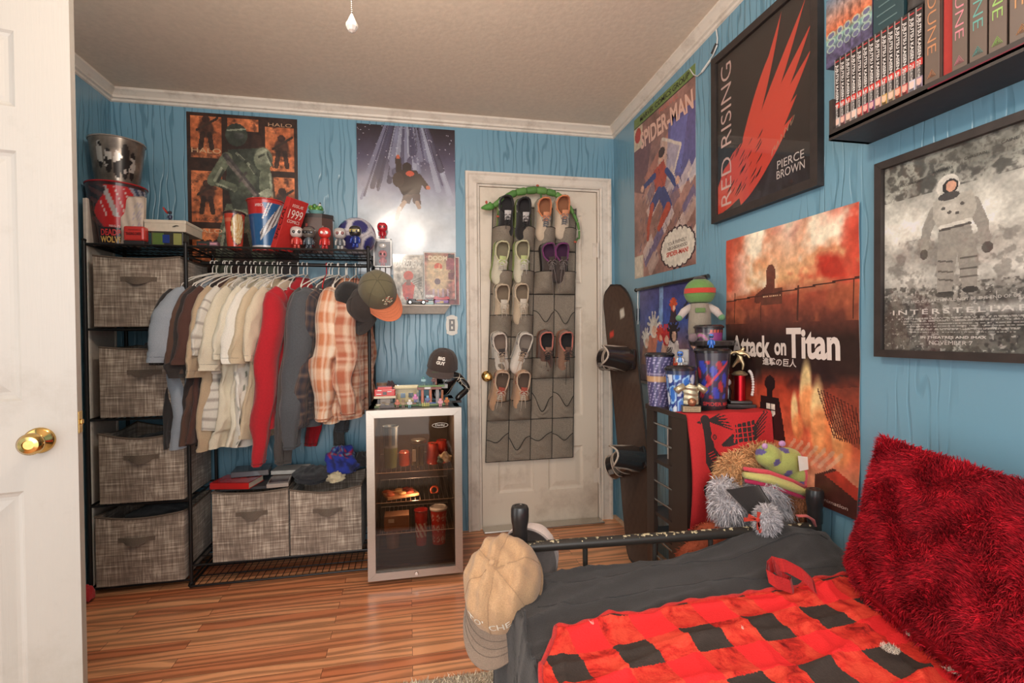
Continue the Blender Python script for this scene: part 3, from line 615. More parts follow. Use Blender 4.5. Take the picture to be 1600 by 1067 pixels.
for i, (hx, c, lb_) in enumerate([(392, 0, 'empty white hanger above the striped t-shirt'), (407, 0, 'empty white hanger above the ivory and leaf print shirts'), (434, 0, 'empty white hanger left of the red shirt'), (466, 0, 'empty white hanger just behind the red shirt hanger'), (480, 0, 'empty white hanger standing alone beside the red shirt'), (510, 1, 'red plastic hanger beside the charcoal shirt'),
        (529, 0, 'empty white hanger behind the orange plaid flannel'), (540, 0, 'empty white hanger just left of the rust plaid'), (552, 2, 'thin black wire hanger left of the dark caps'), (557, 2, 'thin black wire hanger above the dark caps'), (563, 2, 'thin black wire hanger nearest the right rack post')]):
    hanger(lb_, px(hx, 413, Y=RODY).x, math.radians([-8, -3, 5, 0, 2, 3, 0, 4, 6, 4, 3][i]), [(232, 226, 216), (190, 34, 40), (40, 38, 38)][c], 0.0032 if c < 2 else 0.0018)
m = MB(); tc_ = Vector((0, 0, 0))
# ================================================================= BACK WALL POSTERS
def poster(name, label, pic, O, U, w, h, t=0.0008, bend=None, extra=None, group=None, cat='poster', texts=()):
    O = Vector(O); U = Vector(U); V = Vector((0, 0, -1)); m = MB(); N = sheet(m, pic, O, U, V, w, h, bend=bend, t=t)
    p = thing(name, label, cat, tuple(O+V*h+N*0.0), group=group); m.build('print', VP, p, world=True, recalc=False)
    if texts:
        for s, u, v, tw, th, c, *o in texts:
            m = MB(); kw = o[0] if o else {}; up = kw.pop('up', None); al = kw.pop('along', None)
            def warp(x, y, u=u, v=v, al=al):
                if al is None: uu = u+x/w; vv = v-y/h
                else: uu = u+(-y*al[1]+x*al[0])/w; vv = v-(y*al[0]+x*al[1])/h
                return O+U*(uu*w)+V*(vv*h)+N*((bend(uu, vv) if bend else 0)+0.0007)
            letters(m, s, (0, 0, 0), U, -V, tw*w if tw else None, th*h if th else None, c, warp=warp, **kw)
            m.build('lettering', VP, p, world=True, recalc=False)
    return p
# brown military game poster: six sepia panels round a generic armoured silhouette
P = Pic(150, 232, (46, 30, 24))
r6 = [(0.03, 0.02, 0.31, 0.28), (0.03, 0.36, 0.31, 0.68), (0.03, 0.72, 0.31, 0.93), (0.36, 0.02, 0.64, 0.10), (0.70, 0.06, 0.97, 0.34), (0.70, 0.38, 0.97, 0.68)]
n1 = fbm(150, 232, 26, 3); n2 = fbm(150, 232, 9, 9)
for i, (a, b, c, d) in enumerate(r6):
    msk = ((P.X > a) & (P.X < c) & (P.Y > b) & (P.Y < d)); P.mix(msk*1.0, (150, 82, 50)); P.mix(msk*np.clip((n1-.45)*3, 0, 1)*.8, (206, 128, 82)); P.mix(msk*np.clip((n2-.55)*5, 0, 1)*.8, (60, 36, 28))
for i, (cx, cy) in enumerate([(0.17, 0.10), (0.17, 0.5), (0.12, 0.83), (0.19, 0.83), (0.25, 0.83), (0.85, 0.19), (0.85, 0.53)]):
    k = 1 if i in (0, 1, 5, 6) else .5
    P.ell(cx, cy-0.06*k, 0.035*k, 0.024*k, (48, 32, 28), .9); P.ell(cx, cy, 0.06*k, 0.05*k, (44, 30, 26), .85, .3); P.line(cx-.03*k, cy+.03*k, cx-.05*k, cy+.12*k, .022*k, (42, 30, 26), .9); P.line(cx+.03*k, cy+.03*k, cx+.05*k, cy+.12*k, .022*k, (42, 30, 26), .9); P.line(cx-.08*k, cy+.01, cx+.1*k, cy-.07*k, .012*k, (50, 36, 30))
G = (84, 88, 72); GD = (50, 54, 46); GL = (134, 136, 116)
P.poly([(.34, .56), (.60, .56), (.74, .74), (.80, 1.0), (.60, 1.0), (.52, .74), (.45, .74), (.36, 1.0), (.22, 1.0), (.25, .80)], G); P.poly([(.36, .22), (.64, .20), (.72, .40), (.66, .58), (.40, .60), (.34, .42)], GD)
P.ell(.44, .125, .10, .072, GD); P.ell(.68, .27, .085, .075, G); P.ell(.70, .42, .06, .12, G); P.line(.35, .27, .22, .42, .05, G); P.line(.22, .42, .40, .46, .042, G); P.line(.72, .48, .58, .54, .04, GL); P.ell(.40, .72, .09, .11, G); P.ell(.66, .74, .08, .11, G)
P.ell(.68, .25, .06, .045, GL, .6, .5); P.ell(.52, .40, .07, .09, G, .8, .5); P.line(.34, .26, .66, .54, .026, (62, 58, 56)); P.line(.36, .30, .60, .50, .016, (92, 84, 78)); P.line(.46, .42, .52, .36, .012, (70, 64, 60))
for a in [(.30,.34,.24,.42),(.26,.44,.38,.47),(.62,.24,.70,.21),(.70,.22,.75,.30),(.74,.36,.76,.50),(.66,.50,.60,.55),(.42,.60,.52,.62),(.36,.64,.31,.74),(.31,.76,.28,.86),(.62,.64,.70,.74),(.72,.78,.76,.88),(.28,.88,.24,.97),(.44,.24,.50,.28),(.54,.30,.60,.36)]: P.line(*a, .012, GL, .8); P.line(a[0]+.02,a[1]+.015,a[2]+.02,a[3]+.015,.010,(40,42,36),.7)
P.ell(.46, .13, .05, .02, (60, 60, 56), .9); P.line(.36, .10, .52, .085, .008, GL, .8)
P.noise(6, 4, .42); P.noise(30, 5, .15); P.a *= 1.18
PU = (1, 0, 0)
poster('game_poster', 'brown military game poster on the back wall above the left of the rack', P, (-1.163, YB-0.0012, 2.407), PU, 0.562, 0.87, texts=[('HALO', .17, .235, .26, .030, (206, 170, 130)), ('HALO', .84, .045, .22, .022, (190, 150, 116)), ('HALO 3', .17, .665, .20, .018, (96, 62, 46)), ('HALO', .17, .735, .26, .026, (216, 176, 140)), ('R E A C H', .17, .765, .24, .014, (180, 110, 80)), ('HALO', .55, .73, .20, .026, (150, 130, 108))])
# city skyline poster, upside-down towers over pale sky, small falling person in dark coat
P = Pic(150, 230); P.grad([(0, (48, 40, 44)), (.22, (88, 82, 104)), (.42, (150, 152, 170)), (.56, (196, 204, 212)), (1, (186, 198, 208))])
rr = random.Random(5)
for i in range(70):
    x = rr.random(); L_ = .12+.38*rr.random()*(.4+1.4*abs(x-.5)); x2 = .5+(x-.5)*.42; w_ = .006+.018*rr.random(); c = rr.choice([(96, 92, 116), (64, 58, 74), (128, 128, 150), (74, 70, 92), (168, 172, 188)])
    P.line(x2, -.02, x2+(x-x2)*(L_/.5), L_, w_*.6, c, .75, w_*1.7)
for i in range(60): x, y = rr.random(), rr.random()*.3; P.ell(x, y, .006, .003, (210, 206, 220), .7)
P.ell(.5, .78, .42, .16, (222, 226, 228), .8, .5); P.ell(.5, .74, .2, .10, (196, 204, 212), .5, .6)
for k in range(8): P.line(.45+k*.06, 1.02, .40+k*.055, .93, .022, (120, 100, 96), .8)
DK = (58, 46, 44)
P.line(.42, .31, .41, .22, .030, DK); P.ell(.41, .205, .02, .014, (188, 96, 70)); P.ell(.50, .275, .05, .035, (52, 42, 42)); P.poly([(.42, .29), (.60, .29), (.66, .37), (.62, .46), (.46, .47), (.40, .40)], DK); P.ell(.41, .36, .06, .05, (70, 56, 52)); P.line(.62, .33, .70, .40, .026, DK); P.ell(.715, .405, .022, .014, (196, 116, 86)); P.poly([(.46, .46), (.63, .45), (.64, .52), (.56, .515), (.55, .48), (.52, .52), (.44, .51)], (88, 70, 66)); P.ell(.53, .315, .045, .018, (196, 84, 60))
P.line(.47, .51, .42, .56, .022, (168, 140, 120)); P.line(.60, .51, .62, .54, .022, (168, 140, 120)); P.line(.42, .55, .39, .62, .02, (206, 196, 188))
P.noise(14, 8, .08)
cbend = lambda u, v: 0.005+0.003*math.sin(9*u+5*v)*math.sin(6*v)
CITYM = mat('glossy_poster_paper', None, .20, coat=.6, var=.02)
poster('city_poster', 'glossy poster of a figure falling before upturned city towers, left of the white door', P, (-0.281, YB-0.002, 2.409), PU, 0.563, 0.865, bend=cbend).children[0].data.materials[0] = CITYM
# ---------------- white wedge shelf and the comics on it
SZ = 1.363
sh = thing('wall_shelf', 'small white wall shelf below the city poster', 'shelf', (0.02, YB, SZ-0.045))
m = MB(); x0, x1 = -0.24, 0.238; yt, yb = YB-0.11, YB-0.055
m.add([(x0, YB-0.001, SZ), (x1, YB-0.001, SZ), (x1, yt, SZ), (x0, yt, SZ), (x0+.03, YB-0.001, SZ-.05), (x1-.03, YB-0.001, SZ-.05), (x1-.03, yb, SZ-.05), (x0+.03, yb, SZ-.05)], [(0, 1, 2, 3), (4, 5, 6, 7), (0, 1, 5, 4), (1, 2, 6, 5), (2, 3, 7, 6), (3, 0, 4, 7)], (218, 206, 192)); m.build('board', VM, sh, world=True)
m = MB(); m.box(((x0+x1)/2, yt+0.0015, SZ-0.003), (x1-x0, 0.003, 0.007), (228, 218, 206)); m.build('front_edge', VM, sh, world=True)
def comic(label, x0, x1, zt, zb, y, pic, texts, sleeve=True, tilt=0.0):
    w = x1-x0; h = zt-zb; c = thing('comic_book', label, 'comic book', ((x0+x1)/2, y, zb), (tilt, 0, 0)); m = MB()
    sheet(m, pic, (-w/2, -0.003, h), (1, 0, 0), (0, 0, -1), w, h, t=0.005); m.build('cover', VP, c, recalc=False)
    for s, u, v, tw, th, col, *o in texts: letters(MB(), s, (-w/2+u*w, -0.0036, h-v*h), (1, 0, 0), (0, 0, 1), tw*w, th*h, col, **(o[0] if o else {})).build('lettering', VP, c, recalc=False)
    if sleeve:
        m = MB(); m.box((0, 0.0, h/2), (w+0.012, 0.009, h+0.012), (244, 244, 244)); m.build('plastic_sleeve', SLEEVE, c)
    m = MB()
    for a, b, cc, d in ((-w/2-.004, -w/2, 0, h), (w/2, w/2+.004, 0, h), (-w/2-.004, w/2+.004, h, h+.004), (-w/2-.004, w/2+.004, -.001, 0)): m.box(((a+b)/2, 0.001, (cc+d)/2), (b-a, 0.006, d-cc), (232, 226, 216))
    m.build('white_board_edge', VM, c)
    return c
P = Pic(60, 92, (196, 188, 176)); P.noise(8, 2, .5); P.ell(.5, .42, .17, .10, (206, 84, 64)); P.poly([(.28, .62), (.5, .50), (.72, .62), (.66, .86), (.5, .97), (.3, .84)], (206, 80, 62)); P.poly([(.44, .5), (.56, .5), (.6, .62), (.4, .62)], (130, 90, 76)); P.ell(.5, .86, .16, .08, (196, 44, 40)); P.noise(5, 7, .18)
for k in range(9): P.line(.62+.05*k, .55+.03*k, .95, .45+.06*k, .01, (90, 86, 74))
SHC = dict(shear=.35, off=.02)
zc = SZ+0.004
comic('grey and red comic book standing at the left of the white shelf', px(616, 468, Y=2.975).x, px(661, 468, Y=2.975).x, px(616, 398, Y=2.985).z, zc+0.006, 2.985, P, [('DAREDEVIL', .52, .17, .92, .17, (240, 236, 226), dict(shear=.25, off=.02))], tilt=-0.06)
P = Pic(60, 92, (150, 96, 86)); P.noise(7, 12, .6); P.ell(.42, .45, .32, .36, (228, 206, 160), .8, .5); P.ell(.45, .30, .13, .085, (214, 92, 60)); P.ell(.45, .36, .16, .03, (240, 222, 180), .8)
for k in range(8): a = k*.8; P.line(.45, .6, .45+.5*math.cos(a), .6+.36*math.sin(a), .016, (226, 196, 150), .7)
P.ell(.42, .62, .10, .07, (120, 96, 100)); P.rect(.78, .02, .98, .10, (70, 66, 66)); P.rect(.72, .12, .97, .36, (150, 70, 90), .7); P.rect(.78, .42, .97, .56, (110, 50, 56), .8)
for k in range(4): P.rect(.25+.16*k, .78, .31+.16*k, .96, (184, 160, 180), .8)
P.rect(.04, .91, .30, .97, (236, 230, 220)); P.noise(4, 3, .16)
comic('colourful comic book in a clear sleeve, rightmost on the white shelf', px(664, 462, Y=2.955).x, px(711, 462, Y=2.955).x, px(680, 395, Y=2.955).z, SZ+0.036, 2.955, P, [('DOOM', .44, .11, .62, .10, (240, 226, 196), dict(off=.02)), ('$7.99 US', .17, .94, .22, .02, (60, 56, 54))], tilt=-0.04)
P = Pic(40, 60, (150, 60, 56)); P.noise(7, 22, .5)
comic('dark red comic book hidden behind the colourful one, only its edge showing', px(676, 462, Y=2.99).x, px(717, 462, Y=2.99).x, px(680, 402, Y=2.99).z, SZ+0.006, 2.99, P, [])
# little things on the shelf
cr = thing('toy_car', 'small black and silver toy racing car on the white shelf', 'toy', (px(651, 470, Y=2.93).x, 2.935, SZ))
m = MB(); m.box((0, 0, 0.017), (0.115, 0.04, 0.010), (70, 66, 64), b=.003); m.box((-.025, 0, 0.027), (.045, .034, .014), (58, 56, 60), b=.005); m.box((.025, 0, 0.024), (.05, .022, .010), (176, 96, 66), b=.004); m.box((-.052, 0, .040), (.012, .044, .004), (40, 40, 42)); m.box((-.052, .012, .030), (.004, .004, .02), (40, 40, 42)); m.box((-.052, -.012, .030), (.004, .004, .02), (40, 40, 42)); m.box((.057, 0, .012), (.012, .046, .004), (150, 140, 130)); m.build('body', VG, cr)
for x in (-.037, .038):
    for y in (-.024, .024): m = MB(); m.tube([(x, y-.006, .0135), (x, y+.006, .0135)], .0135, 18, (30, 29, 29)); w_ = m.build('wheel', VM, cr, smooth=True); m = MB(); m.tube([(x, y-.0068, .0135), (x, y+.0068, .0135)], .0075, 14, (206, 200, 192)); m.build('hubcap', VMET, w_, smooth=True)
def brick_thing(name, label, cat, loc, boxes, rot=0, group=None, pname='bricks', mt=None):
    t = thing(name, label, cat, loc, rot, group)
    if isinstance(boxes, dict):
        for k, bx in boxes.items():
            m = MB()
            for c, d, col in bx: m.box(c, d, col, b=min(d)*.12)
            m.build(k, mt or VG, t)
    return t
brick_thing('toy_kiosk', 'purple and red toy brick kiosk at the right end of the white shelf', 'toy', (px(690, 470, Y=2.93).x, 2.935, SZ), {'base': [((0, 0, .005), (.085, .05, .010), (52, 46, 46)), ((-.02, -.015, .012), (.02, .02, .006), (200, 150, 110))], 'walls': [((0, .008, .021), (.08, .03, .022), (128, 70, 150)), ((0, -.008, .030), (.07, .008, .006), (226, 120, 130)), ((0, -.0085, .016), (.022, .004, .012), (200, 160, 60))], 'roof': [((0, 0, .037), (.09, .045, .010), (186, 44, 52)), ((-.03, 0, .045), (.02, .03, .007), (196, 52, 56)), ((.03, 0, .045), (.02, .03, .007), (196, 52, 56))]})
brick_thing('toy_plane', 'pale teal toy model between the toy car and purple kiosk', 'toy', (px(670, 472, Y=2.935).x, 2.938, SZ), {'body': [((0, 0, .008), (.055, .03, .012), (120, 160, 156)), ((.01, 0, .018), (.03, .02, .010), (160, 176, 168))], 'wing': [((-.012, -.008, .022), (.02, .045, .004), (196, 96, 70))]})
# stacked clear display cases with a red figurine on top
xc = px(598, 400, Y=2.95).x
dc = thing('display_case', 'white-framed clear case with a small red figurine, left end of the wall shelf', 'display case', (xc, 2.955, px(598, 417, Y=2.93).z)); hz = px(598, 373, Y=2.93).z-px(598, 417, Y=2.93).z
m = MB(); W2 = .050
for a, b, c, d in ((-W2, -W2+.006, 0, hz), (W2-.006, W2, 0, hz), (-W2, W2, 0, .006), (-W2, W2, hz-.006, hz)): m.box(((a+b)/2, -.022, (c+d)/2), (b-a, .008, d-c), (226, 220, 214))
m.box((0, .022, hz/2), (2*W2, .004, hz), (206, 200, 196)); m.box((0, 0, .003), (2*W2, .046, .006), (220, 214, 208)); m.build('frame', VG, dc)
m = MB(); m.box((0, .019, hz/2), (2*W2-.012, .002, hz-.014), (128, 124, 128)); m.build('backing_card', VM, dc)
m = MB(); m.box((0, -.021, hz/2), (2*W2-.012, .002, hz-.012)); m.build('window_pane', SLEEVE, dc)
m = MB(); m.ell((0, -.0, hz*.78), (.020, .004, .013), (206, 190, 176)); m.build('emblem', VG, dc)
def figurine(name, label, loc, s, head, body, limb, rot=0, cat='figurine', eye=None, hs=1.0, boxy=.55, group=None, extra=None, parent=None, visor=None):
    """big-headed vinyl figurine, height s"""
    t = thing(name, label, cat, loc, rot, group); k = s/0.1
    m = MB(); n = 20; pts = []
    m.ell((0, 0, .072*k), (.026*k*hs, .022*k*hs, .024*k*hs), head, n=24, m=16)
    for i, v in enumerate(m.v):
        dx, dy, dz = (v[0]/(.026*k*hs), v[1]/(.022*k*hs), (v[2]-.072*k)/(.024*k*hs)); p = 1.0/max(1e-6, (abs(dx)**3.2+abs(dy)**3.2+abs(dz)**3.2)**(1/3.2)); q = 1+(p-1)*boxy; m.v[i] = (v[0]*q, v[1]*q, .072*k+(v[2]-.072*k)*q)
    h = m.build('head', VG, t, smooth='all')
    m = MB()
    for sx in (-1, 1): m.ell((sx*.0105*k*hs, -.0215*k*hs, .070*k), (.006*k, .003*k, .0065*k), eye or (24, 22, 22), n=14, m=8)
    if visor: m.box((0, -.0205*k*hs, .071*k), (.044*k*hs, .006*k, .012*k), visor, b=.002*k)
    m.build('eyes', VG, h, smooth='all')
    m = MB(); m.lathe([(.009*k, .018*k), (.0125*k, .020*k), (.0135*k, .030*k), (.0125*k, .042*k), (.010*k, .050*k), (.005*k, .053*k)], 18, body); m.build('body', VG, t, smooth=True)
    for sx in (-1, 1):
        m = MB(); m.tube([(sx*.011*k, 0, .046*k), (sx*.0175*k, -.002*k, .036*k), (sx*.018*k, -.007*k, .026*k)], [.005*k, .0052*k, .0042*k], 10, limb); m.ell((sx*.018*k, -.008*k, .023*k), (.005*k, .0055*k, .005*k), limb, n=12, m=8); m.build('arm', VG, t, smooth='all')
        m = MB(); m.tube([(sx*.006*k, 0, .021*k), (sx*.0075*k, 0, .006*k)], [.0065*k, .006*k], 10, limb); m.ell((sx*.0078*k, -.004*k, .005*k), (.0068*k, .010*k, .005*k), limb, n=12, m=8); m.build('leg', VG, t, smooth='all')
    return t
figurine('vinyl_figurine', 'small bright red figurine inside the white-framed clear case', (xc, 2.955, dc.location.z+.0065), hz*.60, (200, 52, 56), (206, 60, 62), (190, 44, 50))
figurine('vinyl_figurine', 'bright red big-headed figurine standing on the clear display case', (xc, 2.955, dc.location.z+hz+.0005), px(598, 346, Y=2.93).z-px(598, 373, Y=2.93).z, (190, 32, 48), (176, 24, 40), (186, 28, 44), hs=1.15)
zz = dc.location.z
for i in range(3):
    b_ = thing('small_case', ['clear small case at the left, under the white-framed display case', 'clear small case in the middle, under the white-framed display case', 'clear small case at the right, under the white-framed display case'][i], 'case', (xc-.030+.030*i, 2.955, SZ+.0005))
    m = MB(); m.box((0, 0, (zz-SZ)/2-.001), (.026, .034, zz-SZ-.004), (190, 186, 184), b=.002); m.build('body', VG, b_); m = MB(); m.box((0, -.0175, (zz-SZ)*.62), (.018, .001, (zz-SZ)*.4), (226, 222, 218)); m.build('label_patch', VP, b_)
# switch plate
sp = px(706, 508, Y=YB); sw = thing('switch_plate', 'clear ornate light switch plate on the wall left of the white door', 'switch', (sp.x, YB-.001, sp.z))
m = MB(); out = []
for i in range(40): a = 2*PI*i/40; out.append((.034*math.copysign(abs(math.cos(a))**.45, math.cos(a))*(1+.07*math.cos(10*a)), .058*math.copysign(abs(math.sin(a))**.45, math.sin(a))*(1+.06*math.cos(8*a))))
m.prism(out, 0, .005, (214, 206, 192), M=RX); m.build('plate', VG, sw)
m = MB(); m.box((0, -.0055, 0), (.034, .003, .070), (84, 74, 66), b=.001); m.build('inset', VG, sw)
m = MB(); m.box((0, -.008, .016), (.012, .006, .018), (226, 220, 208), b=.002); m.box((0, -.008, -.016), (.012, .006, .018), (226, 220, 208), b=.002); m.build('toggle', VG, sw)
# ================================================================= THINGS ON TOP OF THE RACK
TZ = RT-0.0005
def pail(name, label, loc, r0, r1, h, colf, rim, cat='bucket', group=None, texts=(), n=120, nz=60, matr=None, lid=None, inner=(200, 190, 180), rimr=.004, body='body'):
    t = thing(name, label, cat, loc, 0, group); m = MB()
    m.lathe([(r0+(r1-r0)*j/nz, h*j/nz) for j in range(nz+1)]+[(r1-.002, h), (r0-.002, .003)], n, colf=lambda a, z: colf(a, z/h) if z <= h else inner, c=(0, 0, 0)); b = m.build(body, matr or VG, t, smooth=50)
    m = MB(); m.tube([((r1+.001)*math.cos(a), (r1+.001)*math.sin(a), h) for a in np.linspace(0, 2*PI, 48)[:-1]], rimr, 8, rim, closed=True); m.build('rim', VG, t, smooth='all')
    if lid: m = MB(); m.lathe([(r1+.003, h-.004), (r1+.004, h+.004), (r1-.004, h+.010), (r1-.010, h+.004), (0, h+.006)], 48, lid); m.build('lid', VG, t, smooth=True)
    if texts:
        for s, ac, zc_, tw, th, col, *o in texts:
            m = MB()
            def warp(x, y, ac=ac, zc_=zc_):
                z = zc_*h+y; r = r0+(r1-r0)*z/h+.0008; a = ac+x/r; return (r*math.cos(a), r*math.sin(a), z)
            letters(m, s, (0, 0, 0), (1, 0, 0), (0, 0, 1), tw, th, col, warp=warp, **(o[0] if o else {}))
            m.build('lettering', VP, b, recalc=False)
    return t
ANG = lambda a: ((a*2*PI+PI) % (2*PI))-PI   # -pi..pi
VA = -math.radians(65)     # direction from the rack towards the viewer
def silv(a, z):
    v = (a-.82+.5) % 1-.5; c = np.array((120, 108, 98.)); s = fx2[int(z*39.9), int((a % 1)*119.9)]
    c = c*(.55+.9*s)
    for cx, cz, rx, rz in ((-.11, .62, .022, .28), (-.055, .5, .026, .25), (0.0, .42, .024, .3), (.05, .52, .03, .36), (.10, .45, .022, .3)):
        d = ((v-cx)/rx)**2+((z-cz)/rz)**2
        if d < 1: c = np.array((44, 38, 36.)) if s < .52 else np.array((196, 186, 176.))
    return tuple(c)
fx2 = fbm(120, 40, 8, 77, 4)
q = px(166, 383, Y=2.80)
pail('popcorn_bucket', 'silver grey popcorn bucket stacked in the red-rimmed one at far left', (-1.385, 2.80, px(150, 296, Y=2.80).z), .085, .112, px(150, 222, Y=2.8).z-px(150, 296, Y=2.8).z, silv, (150, 140, 130), matr=mat('printed_tin', None, .3, metal=.5, var=.03))
def redb(a, z):
    v = ((a*2*PI-VA+PI) % (2*PI)-PI); c = (188, 34, 34)
    if z < .02 or z > .94: return (58, 30, 30)
    for k in (-.5, -.15, .2, .5):
        if abs(v-k-(.62-z)*.9) < .035*(1.2-z) and z > .45: c = (214, 190, 184)
    if abs((v+.15)+(z-.62)*.9) < .10 and .45 < z < .93: c = (176, 170, 168)
    if v < -.62+.25*math.sin(z*9): c = (84, 50, 50) if math.sin(z*40+v*9) > 0 else (46, 38, 42)
    if v > .55+.2*math.sin(z*11): c = (60, 70, 96) if math.sin(z*35+v*20) > 0 else (150, 150, 160)
    if z < .30: c = (44, 28, 30)
    return c
rb = px(140, 290, Y=2.80).z-TZ
pail('popcorn_bucket', 'red popcorn bucket with crossed blades under the silver one, far left', (-1.39, 2.80, TZ), .092, .122, rb-.004, redb, (176, 36, 40), texts=[('DEADPOOL', VA, .21, .13, .030, (200, 50, 50), dict(off=.03)), ('WOLVERINE', VA, .10, .135, .030, (214, 170, 90), dict(off=.03)), ('MARVEL STUDIOS', VA, .31, .06, .010, (226, 220, 214))])
def gift(name, label, cat, x, y, z, w, d, h, col, rot=0, texts=(), parts=None, b=.002, mt=None):
    t = thing(name, label, cat, (x, y, z), rot); m = MB(); m.box((0, 0, h/2), (w, d, h), col, b=b); m.build('body', mt or VM, t)
    for nm, bx in (parts or {}).items():
        m = MB()
        for c, dd, cc in bx: m.box(c, dd, cc, b=min(dd)*.2)
        m.build(nm, VG, t)
    if texts:
        for s, x_, z_, tw, th, cc, *o in texts: letters(MB(), s, (x_, -d/2-.0028, z_), (1, 0, 0), (0, 0, 1), tw, th, cc, **(o[0] if o else {})).build('lettering', VP, t, recalc=False)
    return t
def sp_(xa, xb, y, Y): a = px(xa, y, Y=Y); b = px(xb, y, Y=Y); return (a.x+b.x)/2, b.x-a.x
x, w = sp_(188, 224, 350, 2.705); hB = px(205, 305, Y=2.70).z-TZ
t = thing('paper_bag', 'crumpled white paper bag leaning on the red popcorn bucket', 'bag', (x, 2.715, TZ)); m = MB()
m.grid(lambda u, v: ((u-.5)*w*(1-.04*v)+.002*math.sin(v*9), -.012-.010*math.sin(PI*u)*(1-v)+.003*math.sin(u*14+v*9)+.02*v, v*hB), 16, 20, colf=lambda u, v: (214, 196, 180) if not (.55 < u < .92 and .35 < v < .9) else (204-30*(math.sin(u*60)*math.sin(v*50) > .2), 190-30*(math.sin(u*60)*math.sin(v*50) > .2), 174))
m.grid(lambda u, v: ((u-.5)*w, .014+.004*math.sin(u*9+v*5)+.006*v, v*hB), 10, 10, (200, 184, 168))
for u in (0, 1): m.grid(lambda a, v, u=u: ((u-.5)*w*(1-.04*v), -.012+.02*v+a*(.026-.014*v), v*hB), 4, 10, (196, 180, 164))
m.build('body', VM, t, smooth='all', recalc=False); m = MB(); m.tube([(-w/2+.004, .006, hB), (0, .007, hB-.002), (w/2-.004, .006, hB)], .002, 6, (180, 160, 145)); m.build('fold', VM, t)
x, w = sp_(195, 227, 365, 2.67)
gift('card_box', 'small red and black card box in front of the paper bag', 'box', x, 2.68, TZ, w, .045, .018, (46, 42, 44), parts={'lid': [((0, 0, .052), (w+.003, .048, .070), (204, 56, 48))]}, texts=[('POKÉMON', 0, .068, w*.5, .006, (90, 24, 24)), ('TRADING CARDS', 0, .050, w*.75, .014, (70, 24, 26), dict(off=.03))])
x, w = sp_(236, 286, 372, 2.70); hT = px(260, 362, Y=2.70).z-TZ
CT = {'panel': [((-w*.28, -.036, hT*.5), (w*.36, .001, hT*.8), (96, 120, 60)), ((-.004, -.0365, hT*.52), (w*.22, .001, hT*.55), (44, 60, 130)), ((w*.33, -.036, hT*.5), (w*.26, .001, hT*.8), (150, 150, 90))]}
gift('card_tin', 'green card tin with a blue creature panel under the white box', 'tin', x, 2.735, TZ, w, .07, hT, (62, 56, 48), parts=CT, mt=VG)
x, w = sp_(225, 290, 352, 2.70); hb = px(250, 343, Y=2.7).z-px(250, 361, Y=2.7).z
wb = gift('shoe_box', 'flat cream box resting across the card tin and small red box', 'box', x, 2.80, TZ+hT+.001, w, .20, hb, (214, 200, 180), parts={'lid': [((0, 0, hb-.008), (w+.004, .204, .018), (222, 208, 188))], 'logo': [((w*.26+.004*k, -.103, hb*.5+.002*k-(.004 if k > 1 else 0)), (.012, .001, .003), (110, 100, 92)) for k in (-2, -1, 0, 1, 2)]})
fz = TZ+hT+hb+.003
fg = figurine('action_figurine', 'tiny navy figurine raising a red disc on the flat cream box', (px(265, 343, Y=2.72).x, 2.725, fz), .055, (50, 52, 70), (44, 52, 84), (50, 56, 80), hs=.6)
m = MB(); m.lathe([(.0, 0), (.017, .001), (.019, .003), (.017, .005), (0, .006)], 24, (188, 52, 44), M=Matrix.Translation((-.018, -.008, .046)) @ Matrix.Rotation(math.radians(60), 4, 'Y')); m.build('round_shield', VG, fg, smooth='all')
x, w = sp_(309, 327, 375, 2.70); gift('card_box', 'tiny black card box beside the left rack post top', 'box', x, 2.71, TZ, w*1.1, .04, .030, (40, 42, 38), texts=[('Pokémon', 0, .015, w*.7, .007, (196, 60, 56))])
x, w = sp_(328, 341, 375, 2.70); gift('card_box', 'tiny pink and grey card box left of the red cup', 'box', x, 2.71, TZ, w, .04, .028, (120, 90, 100), parts={'label_patch': [((0, -.0205, .018), (w*.8, .001, .008), (206, 150, 160))]})
def rcup(a, z):
    v = ((a*2*PI-VA+PI) % (2*PI)-PI); d = math.hypot((v-.2)/.75, (z-.55)/.42)
    if d < 1: return (206, 190, 150) if math.sin(math.atan2(z-.3, v-.2)*14) > 0 else (190, 150, 96)
    if d < 1.1: return (90, 40, 36)
    return (196, 66, 44) if (z < .75 or z > .84) else (210, 110, 80)
x, w = sp_(350, 382, 380, 2.73)
pail('drink_cup', 'red and cream drink cup with dark lid left of the blue bucket', (x, 2.74, TZ), w*.36, w*.5, px(366, 334, Y=2.73).z-TZ, rcup, (60, 40, 38), cat='cup', lid=(62, 44, 42), n=60, nz=30)
def blueb(a, z):
    v = ((a*2*PI-VA-.15+PI) % (2*PI)-PI); c = (44, 88, 134)
    if z > .93: return (188, 50, 44)
    if z > .70 and v < -.25-(z-.7)*1.2: c = (184, 46, 42)
    if abs(v+.42-(z-.7)*1.2) < .04 and z > .6: c = (220, 216, 214)
    if abs(v+.28-(z-.7)*1.2) < .03 and z > .66: c = (220, 216, 214)
    wz = (z-.2)-.42*(v+.65)*.75
    if -.7 < v < 1.2 and .0 < wz < .26*(1+v*.5): c = (196, 192, 190) if math.sin((z*9-v*6)*4.5) > -.35 else (96, 84, 84)
    if .05 < z < .085: c = (210, 206, 204)
    if z < .05: c = (186, 50, 44)
    return c
x, w = sp_(388, 440, 380, 2.77); hbb = px(415, 314, Y=2.76).z-TZ
pail('popcorn_bucket', 'large blue and red popcorn bucket with a white wing stripe', (x, 2.79, TZ), w*.40, w*.55, hbb, blueb, (190, 52, 46), texts=[('AMERICA', VA-.55, .87, .04, .014, (226, 220, 216))])
